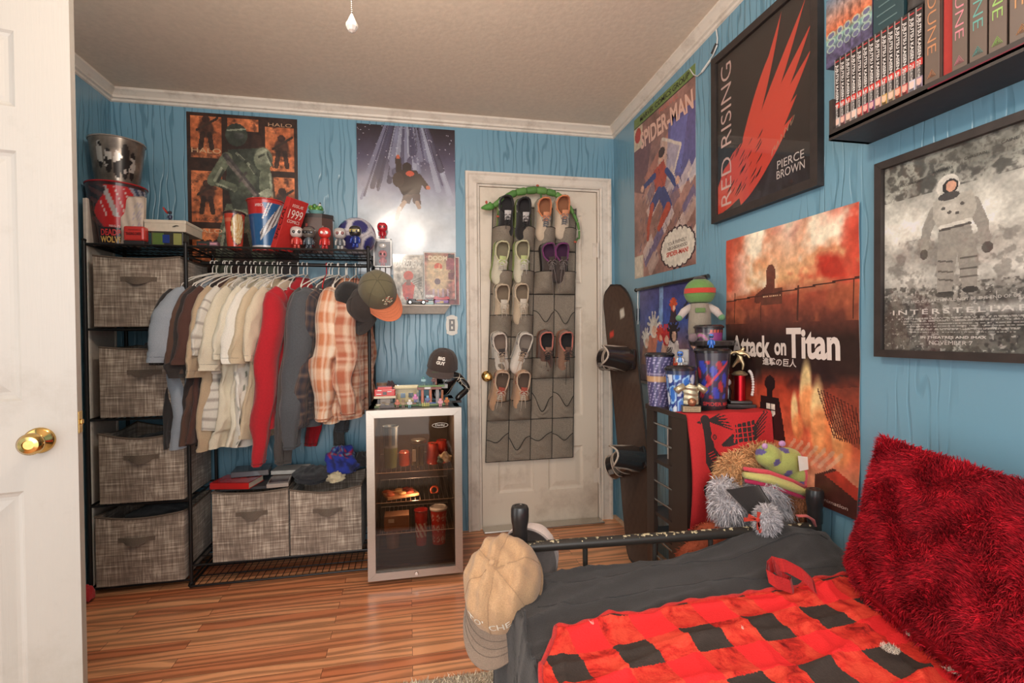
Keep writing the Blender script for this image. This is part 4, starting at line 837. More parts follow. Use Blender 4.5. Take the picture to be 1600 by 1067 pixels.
# leaning red book with numerals
bk = px(428, 385, Y=2.70); t = thing('red_book', 'tall red book leaning against the blue bucket, marked 1999', 'book', (bk.x+.03, 2.73, TZ+.002), (0, math.radians(24), math.radians(-32)))
hK = .265; m = MB(); m.box((0, 0, hK/2), (.030, .12, hK), (186, 42, 38), b=.002); m.build('cover', VM, t)
m = MB(); m.box((0, .002, hK/2), (.024, .120, hK-.004), (206, 190, 172)); m.build('pages', VM, t)
for a_ in (('1999', (.0156, 0, hK*.72), (0, 1, 0), (0, 0, 1), .09, .045, (236, 220, 208)), ('ISSUE', (.0156, 0, hK*.88), (0, 1, 0), (0, 0, 1), .07, .014, (236, 220, 208)), ('COMICS', (.0156, 0, hK*.58), (0, 1, 0), (0, 0, 1), .08, .016, (236, 220, 208)), ('SPECIAL', (0, -.0606, hK*.5), (0, 0, 1), (-1, 0, 0), .17, .018, (70, 20, 20), .02)):
    letters(MB(), *a_).build('lettering', VP, t, recalc=False)
# octagonal dark box and the toy plants on it
x, w = sp_(466, 521, 370, 2.84); hO = px(494, 333, Y=2.8).z-TZ; oct_ = [(w*.5*math.cos(PI/8+i*PI/4)*1.04, w*.36*math.sin(PI/8+i*PI/4)*1.04) for i in range(8)]
ob = thing('keepsake_box', 'dark eight-sided box with lid behind the row of figurines', 'box', (x, 2.87, TZ)); m = MB(); m.prism(oct_, 0, hO-.018, (84, 62, 56)); m.box((-.026, -w*.335, hO*.4), (.040, .003, hO*.7), (150, 66, 60)); m.box((.022, -w*.335, hO*.4), (.045, .003, hO*.6), (120, 82, 70)); m.build('body', VG, ob)
m = MB(); m.prism([(a*1.05, b*1.05) for a, b in oct_], hO-.020, hO, (56, 48, 46)); m.build('lid', VG, ob)
tp = thing('toy_planter', 'teal toy planter with green leaves and orange flower on the dark box', 'toy', (x, 2.86, TZ+hO))
m = MB(); m.lathe([(.024, 0), (.040, .020), (.042, .022), (.038, .022), (.02, .006)], 20, (130, 180, 176)); m.build('pot', VG, tp, smooth=True); m = MB()
for i in range(16): a = i*.41; r_ = .014+.022*((i*7) % 5)/5; m.ell((r_*math.cos(a), r_*math.sin(a), .028+.006*(i % 4)), (.012, .006, .012), [(96, 150, 60), (120, 168, 70), (70, 130, 66)][i % 3], n=8, m=6)
m.build('leaves', VG, tp, smooth='all'); m = MB(); m.ell((-.010, -.01, .045), (.012, .010, .010), (206, 120, 70)); m.build('flower', VG, tp, smooth='all'); m = MB(); m.ell((.020, -.01, .05), (.008, .007, .014), (214, 214, 206)); m.ell((.022, -.012, .064), (.005, .005, .005), (60, 60, 60)); m.build('snowman', VG, tp, smooth='all')
FG = [(463, 'silver and red figurine in front of the leaning red book', (190, 178, 172), (196, 60, 54), (186, 70, 60), None, None), (482, 'figurine with grey helmet and dark visor, second from the left of the row', (96, 90, 84), (80, 92, 100), (70, 76, 84), None, (34, 30, 30)), (507, 'red figurine with white eyes in the middle of the shelf row', (196, 50, 44), (196, 50, 44), (176, 44, 44), (236, 232, 226), None),
      (531, 'plain silver-headed figurine in front of the ball', (176, 170, 166), (90, 92, 96), (170, 166, 162), (120, 60, 56), None), (555, 'dark-headed figurine with blue arms in front of the ball', (44, 42, 42), (36, 50, 110), (38, 60, 150), None, (176, 160, 100))]
for i, (hx, lb_, a, b, c, e, v) in enumerate(FG):
    x = px(hx, 380, Y=2.67).x; figurine('vinyl_figurine', lb_, (x, 2.68, TZ+(.014 if i == 4 else 0)), .118, a, b, c, rot=math.radians([8, -4, 2, 5, -6][i]), eye=e, visor=v, group='figurines on top of the rack')
figurine('vinyl_figurine', 'small black and red figurine behind the row, left of the dark box', (px(483, 380, Y=2.74).x, 2.755, TZ), .145, (60, 40, 44), (150, 44, 44), (70, 50, 52), hs=.8)
# ball
bc = px(556, 366, Y=2.83); rB = .104; bl = thing('soccer_ball', 'white soccer ball with navy spots on the right end of the rack top', 'ball', (bc.x, 2.86, TZ+rB)); m = MB()
gr = (1+5**.5)/2; IC = [Vector(v).normalized() for v in [(0, 1, gr), (0, -1, gr), (0, 1, -gr), (0, -1, -gr), (1, gr, 0), (-1, gr, 0), (1, -gr, 0), (-1, -gr, 0), (gr, 0, 1), (-gr, 0, 1), (gr, 0, -1), (-gr, 0, -1)]]; RB = Matrix.Rotation(.5, 3, 'X') @ Matrix.Rotation(.3, 3, 'Z')
def ballc(d):
    D = RB @ Vector(d); s = sorted([-D.dot(i) for i in IC]); m1 = -s[0]
    if m1 > .925: return (52, 52, 110)
    if m1 > .90: return (150, 148, 170)
    return (206, 200, 204) if abs(s[0]-s[1]) > .02 else (150, 144, 150)
m.ell((0, 0, 0), (rB, rB, rB), n=96, m=64, colf=ballc); m.build('panels', VG, bl, smooth='all')
# caps
def cap(name, label, loc, rot, crown, brim, group=None, texts=(), under=None, s=1.0, cat='cap', patch=None, back=True, slouch=0.0):
    t = thing(name, label, cat, loc, rot, group, s); R_, Hh = .092, .118; m = MB(); n = 60
    def cr(u, v):
        a = 2*PI*u; e = v*PI/2; rx = R_*(1+.02*math.cos(6*a)*math.sin(e*2)); f = 1.10 if math.sin(a) < 0 else 1.05
        z = Hh*math.sin(e)**.92; k = math.cos(e)**.72
        if math.sin(a) < -.3 and v < .6: z *= 1.03
        if slouch: z = z*(1-.28*slouch)-slouch*(.022*math.exp(-((math.cos(a)*k-.25)/.22)**2)*math.sin(e)+.008*math.sin(math.cos(a)*k*16+1)+.007*math.sin(math.sin(a)*k*13+math.cos(a)*k*7)); z = max(0 if v < .02 else .002, z)
        return Vector((rx*k*math.cos(a)*(1-.05*slouch), rx*k*f*math.sin(a)*(1+.12*slouch), z))
    m.grid(cr, n, 20, crown); m.grid(lambda u, v: cr(u, v)*(.97-.04*slouch), n, 14, tuple(c*.6 for c in crown)); co = m.build('crown', VF, t, smooth='all', recalc=False)
    m = MB()
    for k in range(6): m.tube([cr(k/6+1/12, v/14)*1.003 for v in range(15)], .0011, 5, tuple(c*(.72 if crown[0] < 150 else .9) for c in crown), caps=False)
    m.build('seam', VF, co, smooth=True)
    m = MB(); m.ell((0, 0, Hh+.002), (.007, .007, .004), crown, n=12, m=6); m.build('button', VF, t, smooth='all')
    m = MB()
    def br(u, v):
        a = -PI/2+(u-.5)*2.15; x0 = R_*math.cos(a); y0 = R_*1.10*math.sin(a); L_ = .072*math.cos((u-.5)*PI*.92)**.6
        x = x0*(1+.02*v); y = y0-L_*v; return Vector((x, y, .003-.10*(x*x)/.008*.16*(.3+v*.7)-.012*v))
    m.grid(br, 28, 10, brim); m.grid(lambda u, v: br(u, v)+Vector((0, 0, -.0035)), 28, 10, under or brim); m.tube([br(i/28, 1)+Vector((0, 0, -.0017)) for i in range(29)], .0022, 6, brim); bo = m.build('brim', VF, t, smooth='all', recalc=False)
    m = MB()
    for q_ in (.3, .5, .7): m.tube([br(.06+i/28*.88, q_)+Vector((0, 0, .0006)) for i in range(29)], .0005, 4, tuple(c*.75 for c in brim), caps=False)
    m.build('stitching', VF, bo)
    m = MB(); m.tube([(R_*math.cos(a)*.99, R_*1.05*math.sin(a)*.99, .004) for a in np.linspace(0, 2*PI, 40)[:-1]], .003, 6, tuple(c*.7 for c in crown), closed=True); m.build('sweatband', VF, t, smooth=True)
    if texts or patch:
        m = MB()
        def onc(x, y, zc_): a = -PI/2+x/R_; e = max(0, min(1, (zc_+y)/Hh)); v = math.asin(e**(1/.92))/(PI/2); p = cr((a/(2*PI)) % 1, v); return p*1.012
        for s_, zc_, tw, th, col, *o in texts: letters(MB(), s_, (0, 0, 0), (1, 0, 0), (0, 0, 1), tw, th, col, warp=lambda x, y, z=zc_: onc(x, y, z), **(o[0] if o else {})).build('embroidery', VP, co, recalc=False)
        if patch:
            rr_ = random.Random(3)
            for k in range(26): x = rr_.uniform(-.026, .026); y = rr_.uniform(-.020, .020); c0 = onc(x, y, .055); m.ell(c0, (.006, .003, .005), patch[k % len(patch)], n=8, m=5)
        m.build('embroidery', VP, co, recalc=False)
    return t
GC = px(600, 468, Y=2.56)
cap('baseball_cap', 'olive green cap with orange brim hanging on the right rack post', (GC.x-.03, 2.53, GC.z+.035), (math.radians(62), math.radians(-28), math.radians(18)), (104, 96, 72), (206, 116, 78), patch=[(206, 196, 170), (190, 180, 150), (176, 90, 70)], s=.98)
cap('baseball_cap', 'dark brown cap hanging behind the olive cap on the rack post', (GC.x-.085, 2.575, GC.z-.03), (math.radians(72), math.radians(4), math.radians(-42)), (56, 47, 43), (48, 41, 39), s=.86)
cap('baseball_cap', 'black cap with terracotta under-brim left of the right rack post', (GC.x-.155, 2.585, GC.z+.015), (math.radians(62), math.radians(14), math.radians(-62)), (34, 31, 31), (40, 35, 34), under=(186, 104, 76), s=.70)
# ================================================================= CLUTTER UNDER THE CLOTHES
def book(name, label, x, y, z, w, d, h, col, rot=0, page=(222, 206, 184), texts=(), cat='book', rx=0):
    t = thing(name, label, cat, (x, y, z), (rx, 0, rot)); m = MB()
    m.box((0, 0, h-.0015), (w, d, .003), col, b=.0008); m.box((0, 0, .0015), (w, d, .003), col, b=.0008); m.box((0, -d/2+.0015, h/2), (w, .003, h), col, b=.0008); m.build('cover', VG, t)
    m = MB(); m.box((0, .001, h/2), (w-.010, d-.008, h-.006), page); m.build('pages', VM, t)
    for s, x_, y_, tw, th, c, face in texts:
        m = MB(); letters(m, s, (x_, y_, h+.0005) if face == 't' else (x_, -d/2-.0005, h/2), (1, 0, 0), (0, 1, 0) if face == 't' else (0, 0, 1), tw, th, c); m.build('lettering', VP, t, recalc=False)
    return t
bz = .108+.330
q = px(366, 752, Z=bz+.02)
light('added_fridge_fill', 'POINT', (.023, 2.56, .775), 2.8, (1.0, .88, .76), .02); light('added_fridge_fill_low', 'POINT', (.023, 2.53, .40), 1.0, (1.0, .86, .74), .02)  # two fill lamps added inside the fridge to brighten its contents
gift('board_game_box', 'flat dark box across the rim of the bin below the clothes', 'box', -.76, 2.80, bz-.004, .30, .26, .014, (60, 56, 58))
book('paperback', 'red paperback lying on the bin below the cream shirts', -.845, 2.72, bz+.011, .19, .15, .032, (184, 36, 34), math.radians(-12), texts=[('RED STORY', .04, 0, .07, .010, (236, 220, 200), 'f')] if False else [])
book('paperback', 'dark grey paperback stacked on the red paperback', -.80, 2.80, bz+.045, .17, .13, .028, (92, 92, 98), math.radians(6), page=(150, 148, 150))
gift('game_case', 'clear-edged game case at the front right of the left bin', 'case', -.645, 2.70, bz+.011, .10, .15, .020, (150, 138, 130), rot=.1, mt=VG, parts={'cover_art': [((0, .01, .0205), (.085, .12, .001), (96, 60, 52))]})
gift('white_box', 'flat white box on the rim between the two lower bins', 'box', -.62, 2.84, bz+.034, .17, .12, .020, (206, 200, 190), rot=-.05)
gift('card_box', 'brown cardboard box under the flat white box', 'box', -.63, 2.86, bz+.011, .15, .10, .022, (120, 96, 80))
cloth_heap('folded_clothes', 'black crumpled clothes in the bin beside the fridge, left side', 'clothes', (-.50, 2.74, bz+.025), (.095, .10, .065), (42, 42, 46), 21, amp=.4)
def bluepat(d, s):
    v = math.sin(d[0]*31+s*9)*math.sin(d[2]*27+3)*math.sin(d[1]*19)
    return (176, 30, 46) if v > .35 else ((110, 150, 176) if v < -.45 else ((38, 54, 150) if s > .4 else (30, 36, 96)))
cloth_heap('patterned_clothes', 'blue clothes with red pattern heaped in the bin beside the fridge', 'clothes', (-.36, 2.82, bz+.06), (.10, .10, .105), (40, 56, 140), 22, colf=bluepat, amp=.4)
cloth_heap('folded_clothes', 'cream cloth crumpled at the front of the bin beside the fridge', 'clothes', (-.375, 2.69, bz+.020), (.05, .045, .038), (196, 182, 150), 23, amp=.45)
cloth_heap('folded_clothes', 'black cloth behind the blue clothes, against the fridge side', 'clothes', (-.27, 2.86, bz+.06), (.05, .07, .06), (38, 34, 36), 24, amp=.4)
# ================================================================= FRIDGE
FX0, FX1, FY, FZ = -0.201, 0.247, 2.435, 0.836
fr = thing('beverage_fridge', 'small stainless-framed glass-door fridge between the rack and white door', 'fridge', ((FX0+FX1)/2, 2.69, 0))
BLK = mat('black_shell', (32, 29, 28), .35, var=.1); IN_ = mat('fridge_liner', (92, 84, 78), .5, bump=.3, scale=25, var=.15)
m = MB(); y0, y1 = FY+.045, 2.94; cx = (FX0+FX1)/2; w = FX1-FX0
for a in ((FX0+.006, FX0+.030, .03, FZ), (FX1-.030, FX1-.006, .03, FZ)): m.box(((a[0]+a[1])/2, (y0+y1)/2, (a[2]+a[3])/2), (a[1]-a[0], y1-y0, a[3]-a[2]))
m.box((cx, (y0+y1)/2, FZ-.014), (w-.012, y1-y0, .028)); m.box((cx, (y0+y1)/2, .055), (w-.012, y1-y0, .05)); m.box((cx, y1-.01, FZ/2), (w-.012, .02, FZ-.06)); part(m, 'cabinet', BLK, fr)
m = MB(); m.box((cx, y1-.022, FZ/2), (w-.06, .004, FZ-.10)); 
for x in (FX0+.032, FX1-.032): m.box((x, (y0+y1)/2, FZ/2), (.004, y1-y0-.03, FZ-.11))
part(m, 'liner', IN_, fr)
for x in (FX0+.05, FX1-.05):
    for y in (y0+.04, y1-.05): m = MB(); m.tube([(x, y, .001), (x, y, .032)], .016, 14); part(m, 'foot', BLK, fr, smooth=True)
m = MB(); b_ = .036
def mitre(p):  # 4 corner outline, front face at FY, depth .04
    vs = [(a, FY, b) for a, b in p]+[(a, FY+.042, b) for a, b in p]
    m.add(vs, [(0, 1, 2, 3), (7, 6, 5, 4), (0, 1, 5, 4), (1, 2, 6, 5), (2, 3, 7, 6), (3, 0, 4, 7)])
z0, z1 = .028, FZ; g = .0006
mitre([(FX0, z0), (FX0+b_, z0+b_), (FX0+b_, z1-b_), (FX0, z1)]); mitre([(FX1, z0), (FX1, z1), (FX1-b_, z1-b_), (FX1-b_, z0+b_)])
mitre([(FX0+g, z1), (FX0+b_+g, z1-b_), (FX1-b_-g, z1-b_), (FX1-g, z1)]); mitre([(FX0+g, z0), (FX1-g, z0), (FX1-b_-g, z0+b_), (FX0+b_+g, z0+b_)])
df = part(m, 'door_frame', STEEL, fr, recalc=True)
m = MB(); m.box((cx, FY+.018, (z0+z1)/2), (w-2*b_+.004, .006, z1-z0-2*b_+.004)); part(m, 'glass', TINTED, df)
m = MB(); lp = px(688, 665, Y=FY)
m.tube([(lp.x+.038*math.cos(a), FY+.0135, lp.z+.011*math.sin(a)) for a in np.linspace(0, 2*PI, 30)[:-1]], .0011, 5, (214, 208, 200), closed=True); part(m, 'badge', VG, df)
m = MB(); letters(m, 'Danby', (lp.x, FY+.0135, lp.z), (1, 0, 0), (0, 0, 1), .046, .013, (224, 220, 212)); part(m, 'lettering', VP, df, recalc=False)
m = MB(); m.lathe([(.0, .004), (.008, .004), (.010, .0)], 20, M=Matrix.Translation((cx, FY, z0+.018)) @ RX); m.box((cx, FY-.005, z0+.018), (.002, .002, .009), (60, 56, 54)); part(m, 'lock', CHROME, df, smooth=True)
SHZ = [px(640, y, Y=2.52).z for y in (735, 781, 829)]+[.115]
for z in SHZ[:3]:
    m = MB(); 
    for y in (2.50, 2.90): m.tube([(FX0+.036, y, z), (FX1-.036, y, z)], .0022, 6, (206, 200, 194))
    for i in range(17): x = FX0+.04+(w-.08)*i/16; m.tube([(x, 2.50, z), (x, 2.90, z)], .0012, 5, (200, 194, 188))
    part(m, 'wire_shelf', VMET, fr, smooth=True)
m = MB(); m.grid(lambda u, v: (.262+.012*math.sin(v*PI), FY+.03+.3*u*.01, .25+.22*v-.0), 2, 12, (30, 28, 28)); m.v.clear(); m.f.clear(); m.c.clear(); m.m.clear()
m.tube([(FX1+.004, 2.90, .62), (FX1+.022, 2.86, .54), (FX1+.026, 2.84, .44), (FX1+.012, 2.86, .34), (FX1+.002, 2.90, .22)], .004, 8, (30, 28, 28)); part(m, 'power_cord', VM, fr, smooth=True)
def fcup(label, xa, xb, yt, yb, si, colf, rim, lid=None, Y=2.60):
    a = px(xa, yb, Y=Y); b = px(xb, yb, Y=Y); z = SHZ[si]+.0025; h = px(xa, yt, Y=Y).z-px(xa, yb, Y=Y).z; r = (b.x-a.x)/2
    return pail('drink_cup', label, ((a.x+b.x)/2, Y, z), r*.78, r, h, colf, rim, cat='cup', lid=lid, n=48, nz=30, rimr=.002)
fcup('tall pale blue and green cup inside the fridge, top left', 598, 623, 665, 729, 0, lambda a, z: (90, 110, 130) if z > .55 and math.sin(a*40) > -.2 else ((120, 134, 90) if z < .5 else (160, 170, 176)), (120, 130, 130))
fcup('clear frosted cup inside the fridge, lower left under the cardboard box', 601, 627, 828, 866, 3, lambda a, z: (150, 132, 120), (170, 150, 140))
fcup('red cup with white swirl band inside the fridge, lower middle', 648, 669, 808, 862, 3, lambda a, z: (226, 214, 204) if .25 < z < .65 and math.sin(a*50+z*26) > 0 else (188, 40, 36), (150, 40, 38))
def diam(a, z):
    u = (a*9) % 1-.5; v = (z*3.2) % 1-.5; return (226, 210, 200) if .22 < abs(u)+abs(v) < .34 else (196, 48, 36)
fcup('orange-red cup with white diamonds and white lid inside the fridge', 673, 699, 808, 862, 3, diam, (220, 212, 204), lid=(214, 208, 200))
a = px(654, 727, Y=2.60); t = thing('pickle_jar', 'glass jar of green sticks with a steel lid inside the fridge top shelf', 'jar', (a.x, 2.60, SHZ[0]+.0025)); m = MB()
for i in range(22): an = i*2.4; r = .008+.024*((i*5) % 7)/7; m.tube([(r*math.cos(an), r*math.sin(an), .004), (r*math.cos(an)*1.05, r*math.sin(an), .10)], .005, 6, [(120, 112, 70), (146, 130, 84), (96, 92, 60)][i % 3])
m.build('contents', VG, t, smooth=True); m = MB(); m.lathe([(.036, 0), (.040, .006), (.040, .110), (.034, .120)], 32); m.build('glass', CLEAR, t, smooth=True); m = MB(); m.lathe([(.038, .118), (.038, .132), (.034, .135), (0, .135)], 32, (196, 188, 176)); m.build('lid', VMET, t, smooth=True); m = MB(); m.box((-.022, -.036, .06), (.018, .006, .06), (214, 206, 190)); m.build('label_patch', VM, t)
def can(label, px_, yt, yb, si, c, c2, Y=2.62, w=16, name='drink_can', cat='can'):
    a = px(px_, yb, Y=Y); r = w/2*Y/783*1.03; h = (yb-yt)*Y/783; t = thing(name, label, cat, (a.x, Y, SHZ[si]+.0025)); m = MB(); m.lathe([(r*.85, 0), (r, h*.06), (r, h*.9), (r*.82, h*.97), (r*.82, h), (r*.76, h*.98), (0, h*.98)], 32, c, colf=lambda a, z: c2 if .3 < z/h < .6 and math.sin(a*30) > .3 else c); m.build('body', VG, t, smooth=True); m = MB(); m.ell((0, 0, h*.99), (r*.3, r*.3, .001), (190, 186, 180)); m.build('tab', VMET, t)
can('short orange can inside the fridge left of the pickle jar', 632, 700, 722, 0, (214, 96, 66), (226, 150, 120))
can('red-orange can inside the fridge right of the pickle jar', 676, 690, 722, 0, (196, 70, 52), (120, 50, 44), w=18)
can('second red-orange can behind the white bag inside the fridge', 690, 692, 722, 0, (186, 60, 48), (120, 50, 44), Y=2.70, w=18)
a = px(695, 727, Y=2.58); cloth_heap('snack_bag', 'crumpled cream and teal snack bag on the right of the fridge top shelf', 'bag', (a.x, 2.58, SHZ[0]+.030), (.040, .03, .040), (200, 180, 150), 41, colf=lambda d, s: (214, 196, 166) if d[0]+d[2] > -.2 else ((90, 110, 104) if d[0] < -.3 else (196, 70, 54)), amp=.4)
a = px(625, 765, Y=2.56); t = thing('pizza_box', 'open flat box with orange slices on the fridge middle shelf', 'box', (a.x, 2.60, SHZ[1]+.003), (0, 0, .3)); m = MB(); m.box((0, 0, .008), (.16, .12, .014), (196, 140, 96), b=.002); m.build('tray', VM, t); m = MB()
for i in range(9): m.ell((-.06+.05*(i % 3)+.01*(i % 2), -.035+.033*(i//3), .019), (.022, .014, .008), [(206, 104, 62), (220, 170, 110), (176, 70, 50)][i % 3], n=10, m=6)
m.build('slices', VM, t, smooth='all')
a = px(679, 760, Y=2.56); t = thing('orange_ring', 'small orange and black ring toy on the fridge middle shelf', 'toy', (a.x, 2.57, SHZ[1]+.026)); m = MB(); m.tube([(.018*math.cos(q_), 0, .018*math.sin(q_)) for q_ in np.linspace(0, 2*PI, 24)[:-1]], .0055, 8, (196, 84, 52), closed=True); m.build('ring', VG, t, smooth='all'); m = MB(); m.box((0, 0, -.019), (.04, .02, .008), (46, 42, 40), b=.002); m.build('stand', VG, t)
a = px(620, 822, Y=2.54); gift('cardboard_box', 'small cardboard box with a white sticker on the fridge lower shelf', 'box', a.x, 2.56, SHZ[2]+.003, .120, .08, .075, (160, 116, 86), parts={'sticker': [((-.026, -.0405, .052), (.028, .001, .018), (232, 226, 220))]})
# ================================================================= ON TOP OF THE FRIDGE
FT = FZ+.0005
def at(xp, yp, Z=FT): return px(xp, yp, Z=Z)
def bset(name, label, xp, Y, parts_, rot=0): x = px(xp, 630, Y=Y).x; return brick_thing(name, label, 'toy', (x, Y, FT), parts_, rot)
m_ = {'base': [((0, 0, .004), (.10, .08, .008), (96, 110, 60)), ((0, 0, .012), (.085, .06, .008), (196, 176, 140))], 'walls': [((0, .01, .028), (.07, .05, .03), (150, 130, 110)), ((-.03, -.018, .026), (.014, .012, .03), (60, 50, 46)), ((.032, -.018, .03), (.012, .012, .036), (70, 64, 52))], 'roof': [((0, 0, .050), (.105, .082, .012), (206, 190, 160)), ((0, 0, .072), (.10, .078, .034), (204, 40, 38)), ((0, 0, .094), (.07, .056, .012), (210, 46, 42)), ((-.025, -.040, .084), (.020, .004, .004), (232, 220, 214)), ((.022, -.040, .078), (.020, .004, .004), (232, 220, 214)), ((-.028, -.040, .066), (.022, .004, .004), (232, 220, 214)), ((0, -.040, .070), (.018, .004, .014), (70, 60, 58))]}
bset('toy_mushroom_house', 'red-roofed toy brick house with white dashes on the fridge top, left', 602, 2.56, m_)
B_ = lambda x, y, z, w, d, h, c: ((x, y, z), (w, d, h), c)
bset('toy_cart', 'dark toy brick cart in front of the red-roofed toy house', 605, 2.50, {'body': [B_(0, 0, .010, .07, .025, .010, (60, 40, 34)), B_(-.02, 0, .017, .02, .02, .008, (90, 84, 80)), B_(.02, 0, .018, .018, .018, .010, (44, 40, 38))], 'rail': [B_(0, 0, .003, .08, .018, .004, (90, 60, 46))]})
bset('toy_brick_house', 'tan toy brick farmhouse in the middle of the fridge top', 636, 2.60, {'base': [B_(0, 0, .004, .13, .11, .008, (84, 128, 56)), B_(.02, -.04, .010, .05, .03, .006, (150, 80, 60)), B_(-.045, -.045, .012, .03, .02, .012, (110, 160, 70))], 'walls': [B_(0, .03, .045, .12, .012, .07, (196, 176, 130)), B_(-.054, 0, .035, .012, .05, .05, (150, 120, 90)), B_(.054, .01, .035, .012, .04, .05, (130, 134, 140)), B_(-.02, .022, .045, .024, .006, .024, (120, 140, 160)), B_(.02, .022, .045, .024, .006, .024, (90, 100, 110))], 'roof': [B_(0, .02, .086, .135, .04, .010, (214, 196, 146)), B_(0, .02, .094, .12, .02, .008, (220, 204, 156))]})
bset('toy_brick_tower', 'stacked toy brick mine tower with a green tree, right on the fridge top', 674, 2.58, {'base': [B_(0, 0, .006, .13, .12, .012, (96, 116, 62)), B_(-.01, -.045, .014, .06, .03, .004, (70, 100, 170))], 'pillars': [B_(-.045, -.02, .045, .014, .014, .07, (186, 96, 66)), B_(-.005, -.02, .045, .014, .014, .07, (190, 104, 70)), B_(.03, -.015, .045, .018, .02, .07, (150, 146, 144)), B_(.055, .02, .04, .012, .05, .065, (176, 104, 60))], 'upper_floor': [B_(-.01, 0, .086, .12, .08, .014, (130, 66, 54)), B_(.0, 0, .097, .13, .09, .008, (96, 128, 60)), B_(-.02, -.04, .088, .03, .006, .012, (206, 196, 190)), B_(.058, 0, .092, .05, .04, .022, (150, 146, 142))], 'tree': [B_(.022, 0, .120, .014, .014, .038, (170, 90, 60)), B_(.02, 0, .146, .06, .05, .014, (46, 140, 66)), B_(.02, 0, .158, .03, .03, .012, (60, 150, 76))]})
bset('toy_ladder', 'yellow-green toy fence in front of the toy brick tower', 665, 2.50, {'rungs': [B_(0, 0, .004+.006*k, .034, .005, .002, (206, 196, 90)) for k in range(3)], 'posts': [B_(x, 0, .012, .003, .006, .022, (196, 190, 100)) for x in (-.016, -.005, .006, .016)]})
for xp, Y, z, c1, c2, c3, lb_ in [(662, 2.60, .10, (40, 120, 120), (150, 190, 196), (30, 84, 90), 'teal and white toy brick figure on the tower edge'), (640, 2.49, 0, (226, 216, 206), (206, 200, 196), (60, 120, 126), 'white robed toy brick figure in front of the tan farmhouse'), (649, 2.53, .02, (226, 130, 190), (206, 120, 170), (90, 100, 160), 'pink-headed toy brick figure right of the white one'),
        (621, 2.50, 0, (200, 110, 70), (186, 90, 60), (110, 60, 44), 'orange toy brick figure at the left of the farmhouse'), (668, 2.51, .014, (100, 160, 196), (90, 110, 150), (110, 60, 150), 'blue and purple toy brick figure by the toy tower'), (688, 2.49, 0, (226, 150, 160), (220, 160, 170), (190, 120, 130), 'pink toy brick animal right of the toy tower'), (698, 2.52, 0, (196, 130, 70), (190, 110, 60), (150, 84, 50), 'tall orange toy brick llama near the black statue'), (678, 2.57, .101, (206, 160, 130), (130, 60, 50), (70, 60, 60), 'tiny toy brick miner standing on the tower'), (630, 2.49, 0, (120, 90, 60), (150, 120, 80), (96, 70, 50), 'brown toy brick pig in front of the tan farmhouse')]:
    brick_thing('toy_brick_figure', lb_, 'toy', (px(xp, 625, Y=Y).x, Y, FT+z), {'head': [B_(0, 0, .034, .013, .012, .012, c1)], 'body': [B_(0, 0, .021, .015, .009, .014, c2), B_(-.010, 0, .022, .005, .007, .012, c2), B_(.010, 0, .022, .005, .007, .012, c2)], 'legs': [B_(-.004, 0, .007, .006, .008, .014, c3), B_(.004, 0, .007, .006, .008, .014, c3)]}, group='toy brick figures on the fridge')
a = px(600, 600, Y=2.78); t = thing('glass_jar', 'wide glass jar with brown lid behind the red-roofed toy house', 'jar', (a.x, 2.78, FT)); m = MB(); m.lathe([(.038, 0), (.042, .01), (.042, .075), (.036, .085)], 28); m.build('glass', CLEAR, t, smooth=True); m = MB(); m.lathe([(.037, .004), (.037, .04), (0, .042)], 20, (110, 84, 70)); m.build('contents', VM, t, smooth=True); m = MB(); m.lathe([(.039, .083), (.040, .10), (0, .102)], 28, (140, 112, 90)); m.build('lid', VG, t, smooth=True)
a = px(611, 600, Y=2.70); cloth_heap('toy_bush', 'dark purple-brown lump of beads behind the red-roofed toy house', 'toy', (a.x, 2.70, FT+.085), (.03, .025, .03), (70, 50, 54), 51, amp=.5)
# black statue in a cap
SC = .80
st = thing('black_statue', 'glossy black crackled bust leaning on one elbow, wearing a dark cap', 'statue', (px(694, 628, Y=2.66).x, 2.66, FT))
def crackle(base=(30, 26, 25), line=(214, 200, 180)):
    m_ = bpy.data.materials.new('crackled_gloss'); m_.use_nodes = True; nt = m_.node_tree; b = nt.nodes['Principled BSDF']; b.inputs['Roughness'].default_value = .15
    tc = node(nt, 'ShaderNodeTexCoord'); vo = node(nt, 'ShaderNodeTexVoronoi', feature='DISTANCE_TO_EDGE'); vo.inputs['Scale'].default_value = 13; nt.links.new(tc.outputs['Object'], vo.inputs[0])
    lt = node(nt, 'ShaderNodeMath', operation='LESS_THAN'); lt.inputs[1].default_value = .012; nt.links.new(vo.outputs[0], lt.inputs[0]); mx = node(nt, 'ShaderNodeMix', data_type='RGBA'); mx.inputs[6].default_value = (*lin(base), 1); mx.inputs[7].default_value = (*lin(line), 1); nt.links.new(lt.outputs[0], mx.inputs[0]); nt.links.new(mx.outputs[2], b.inputs['Base Color']); return m_
CRK = crackle()
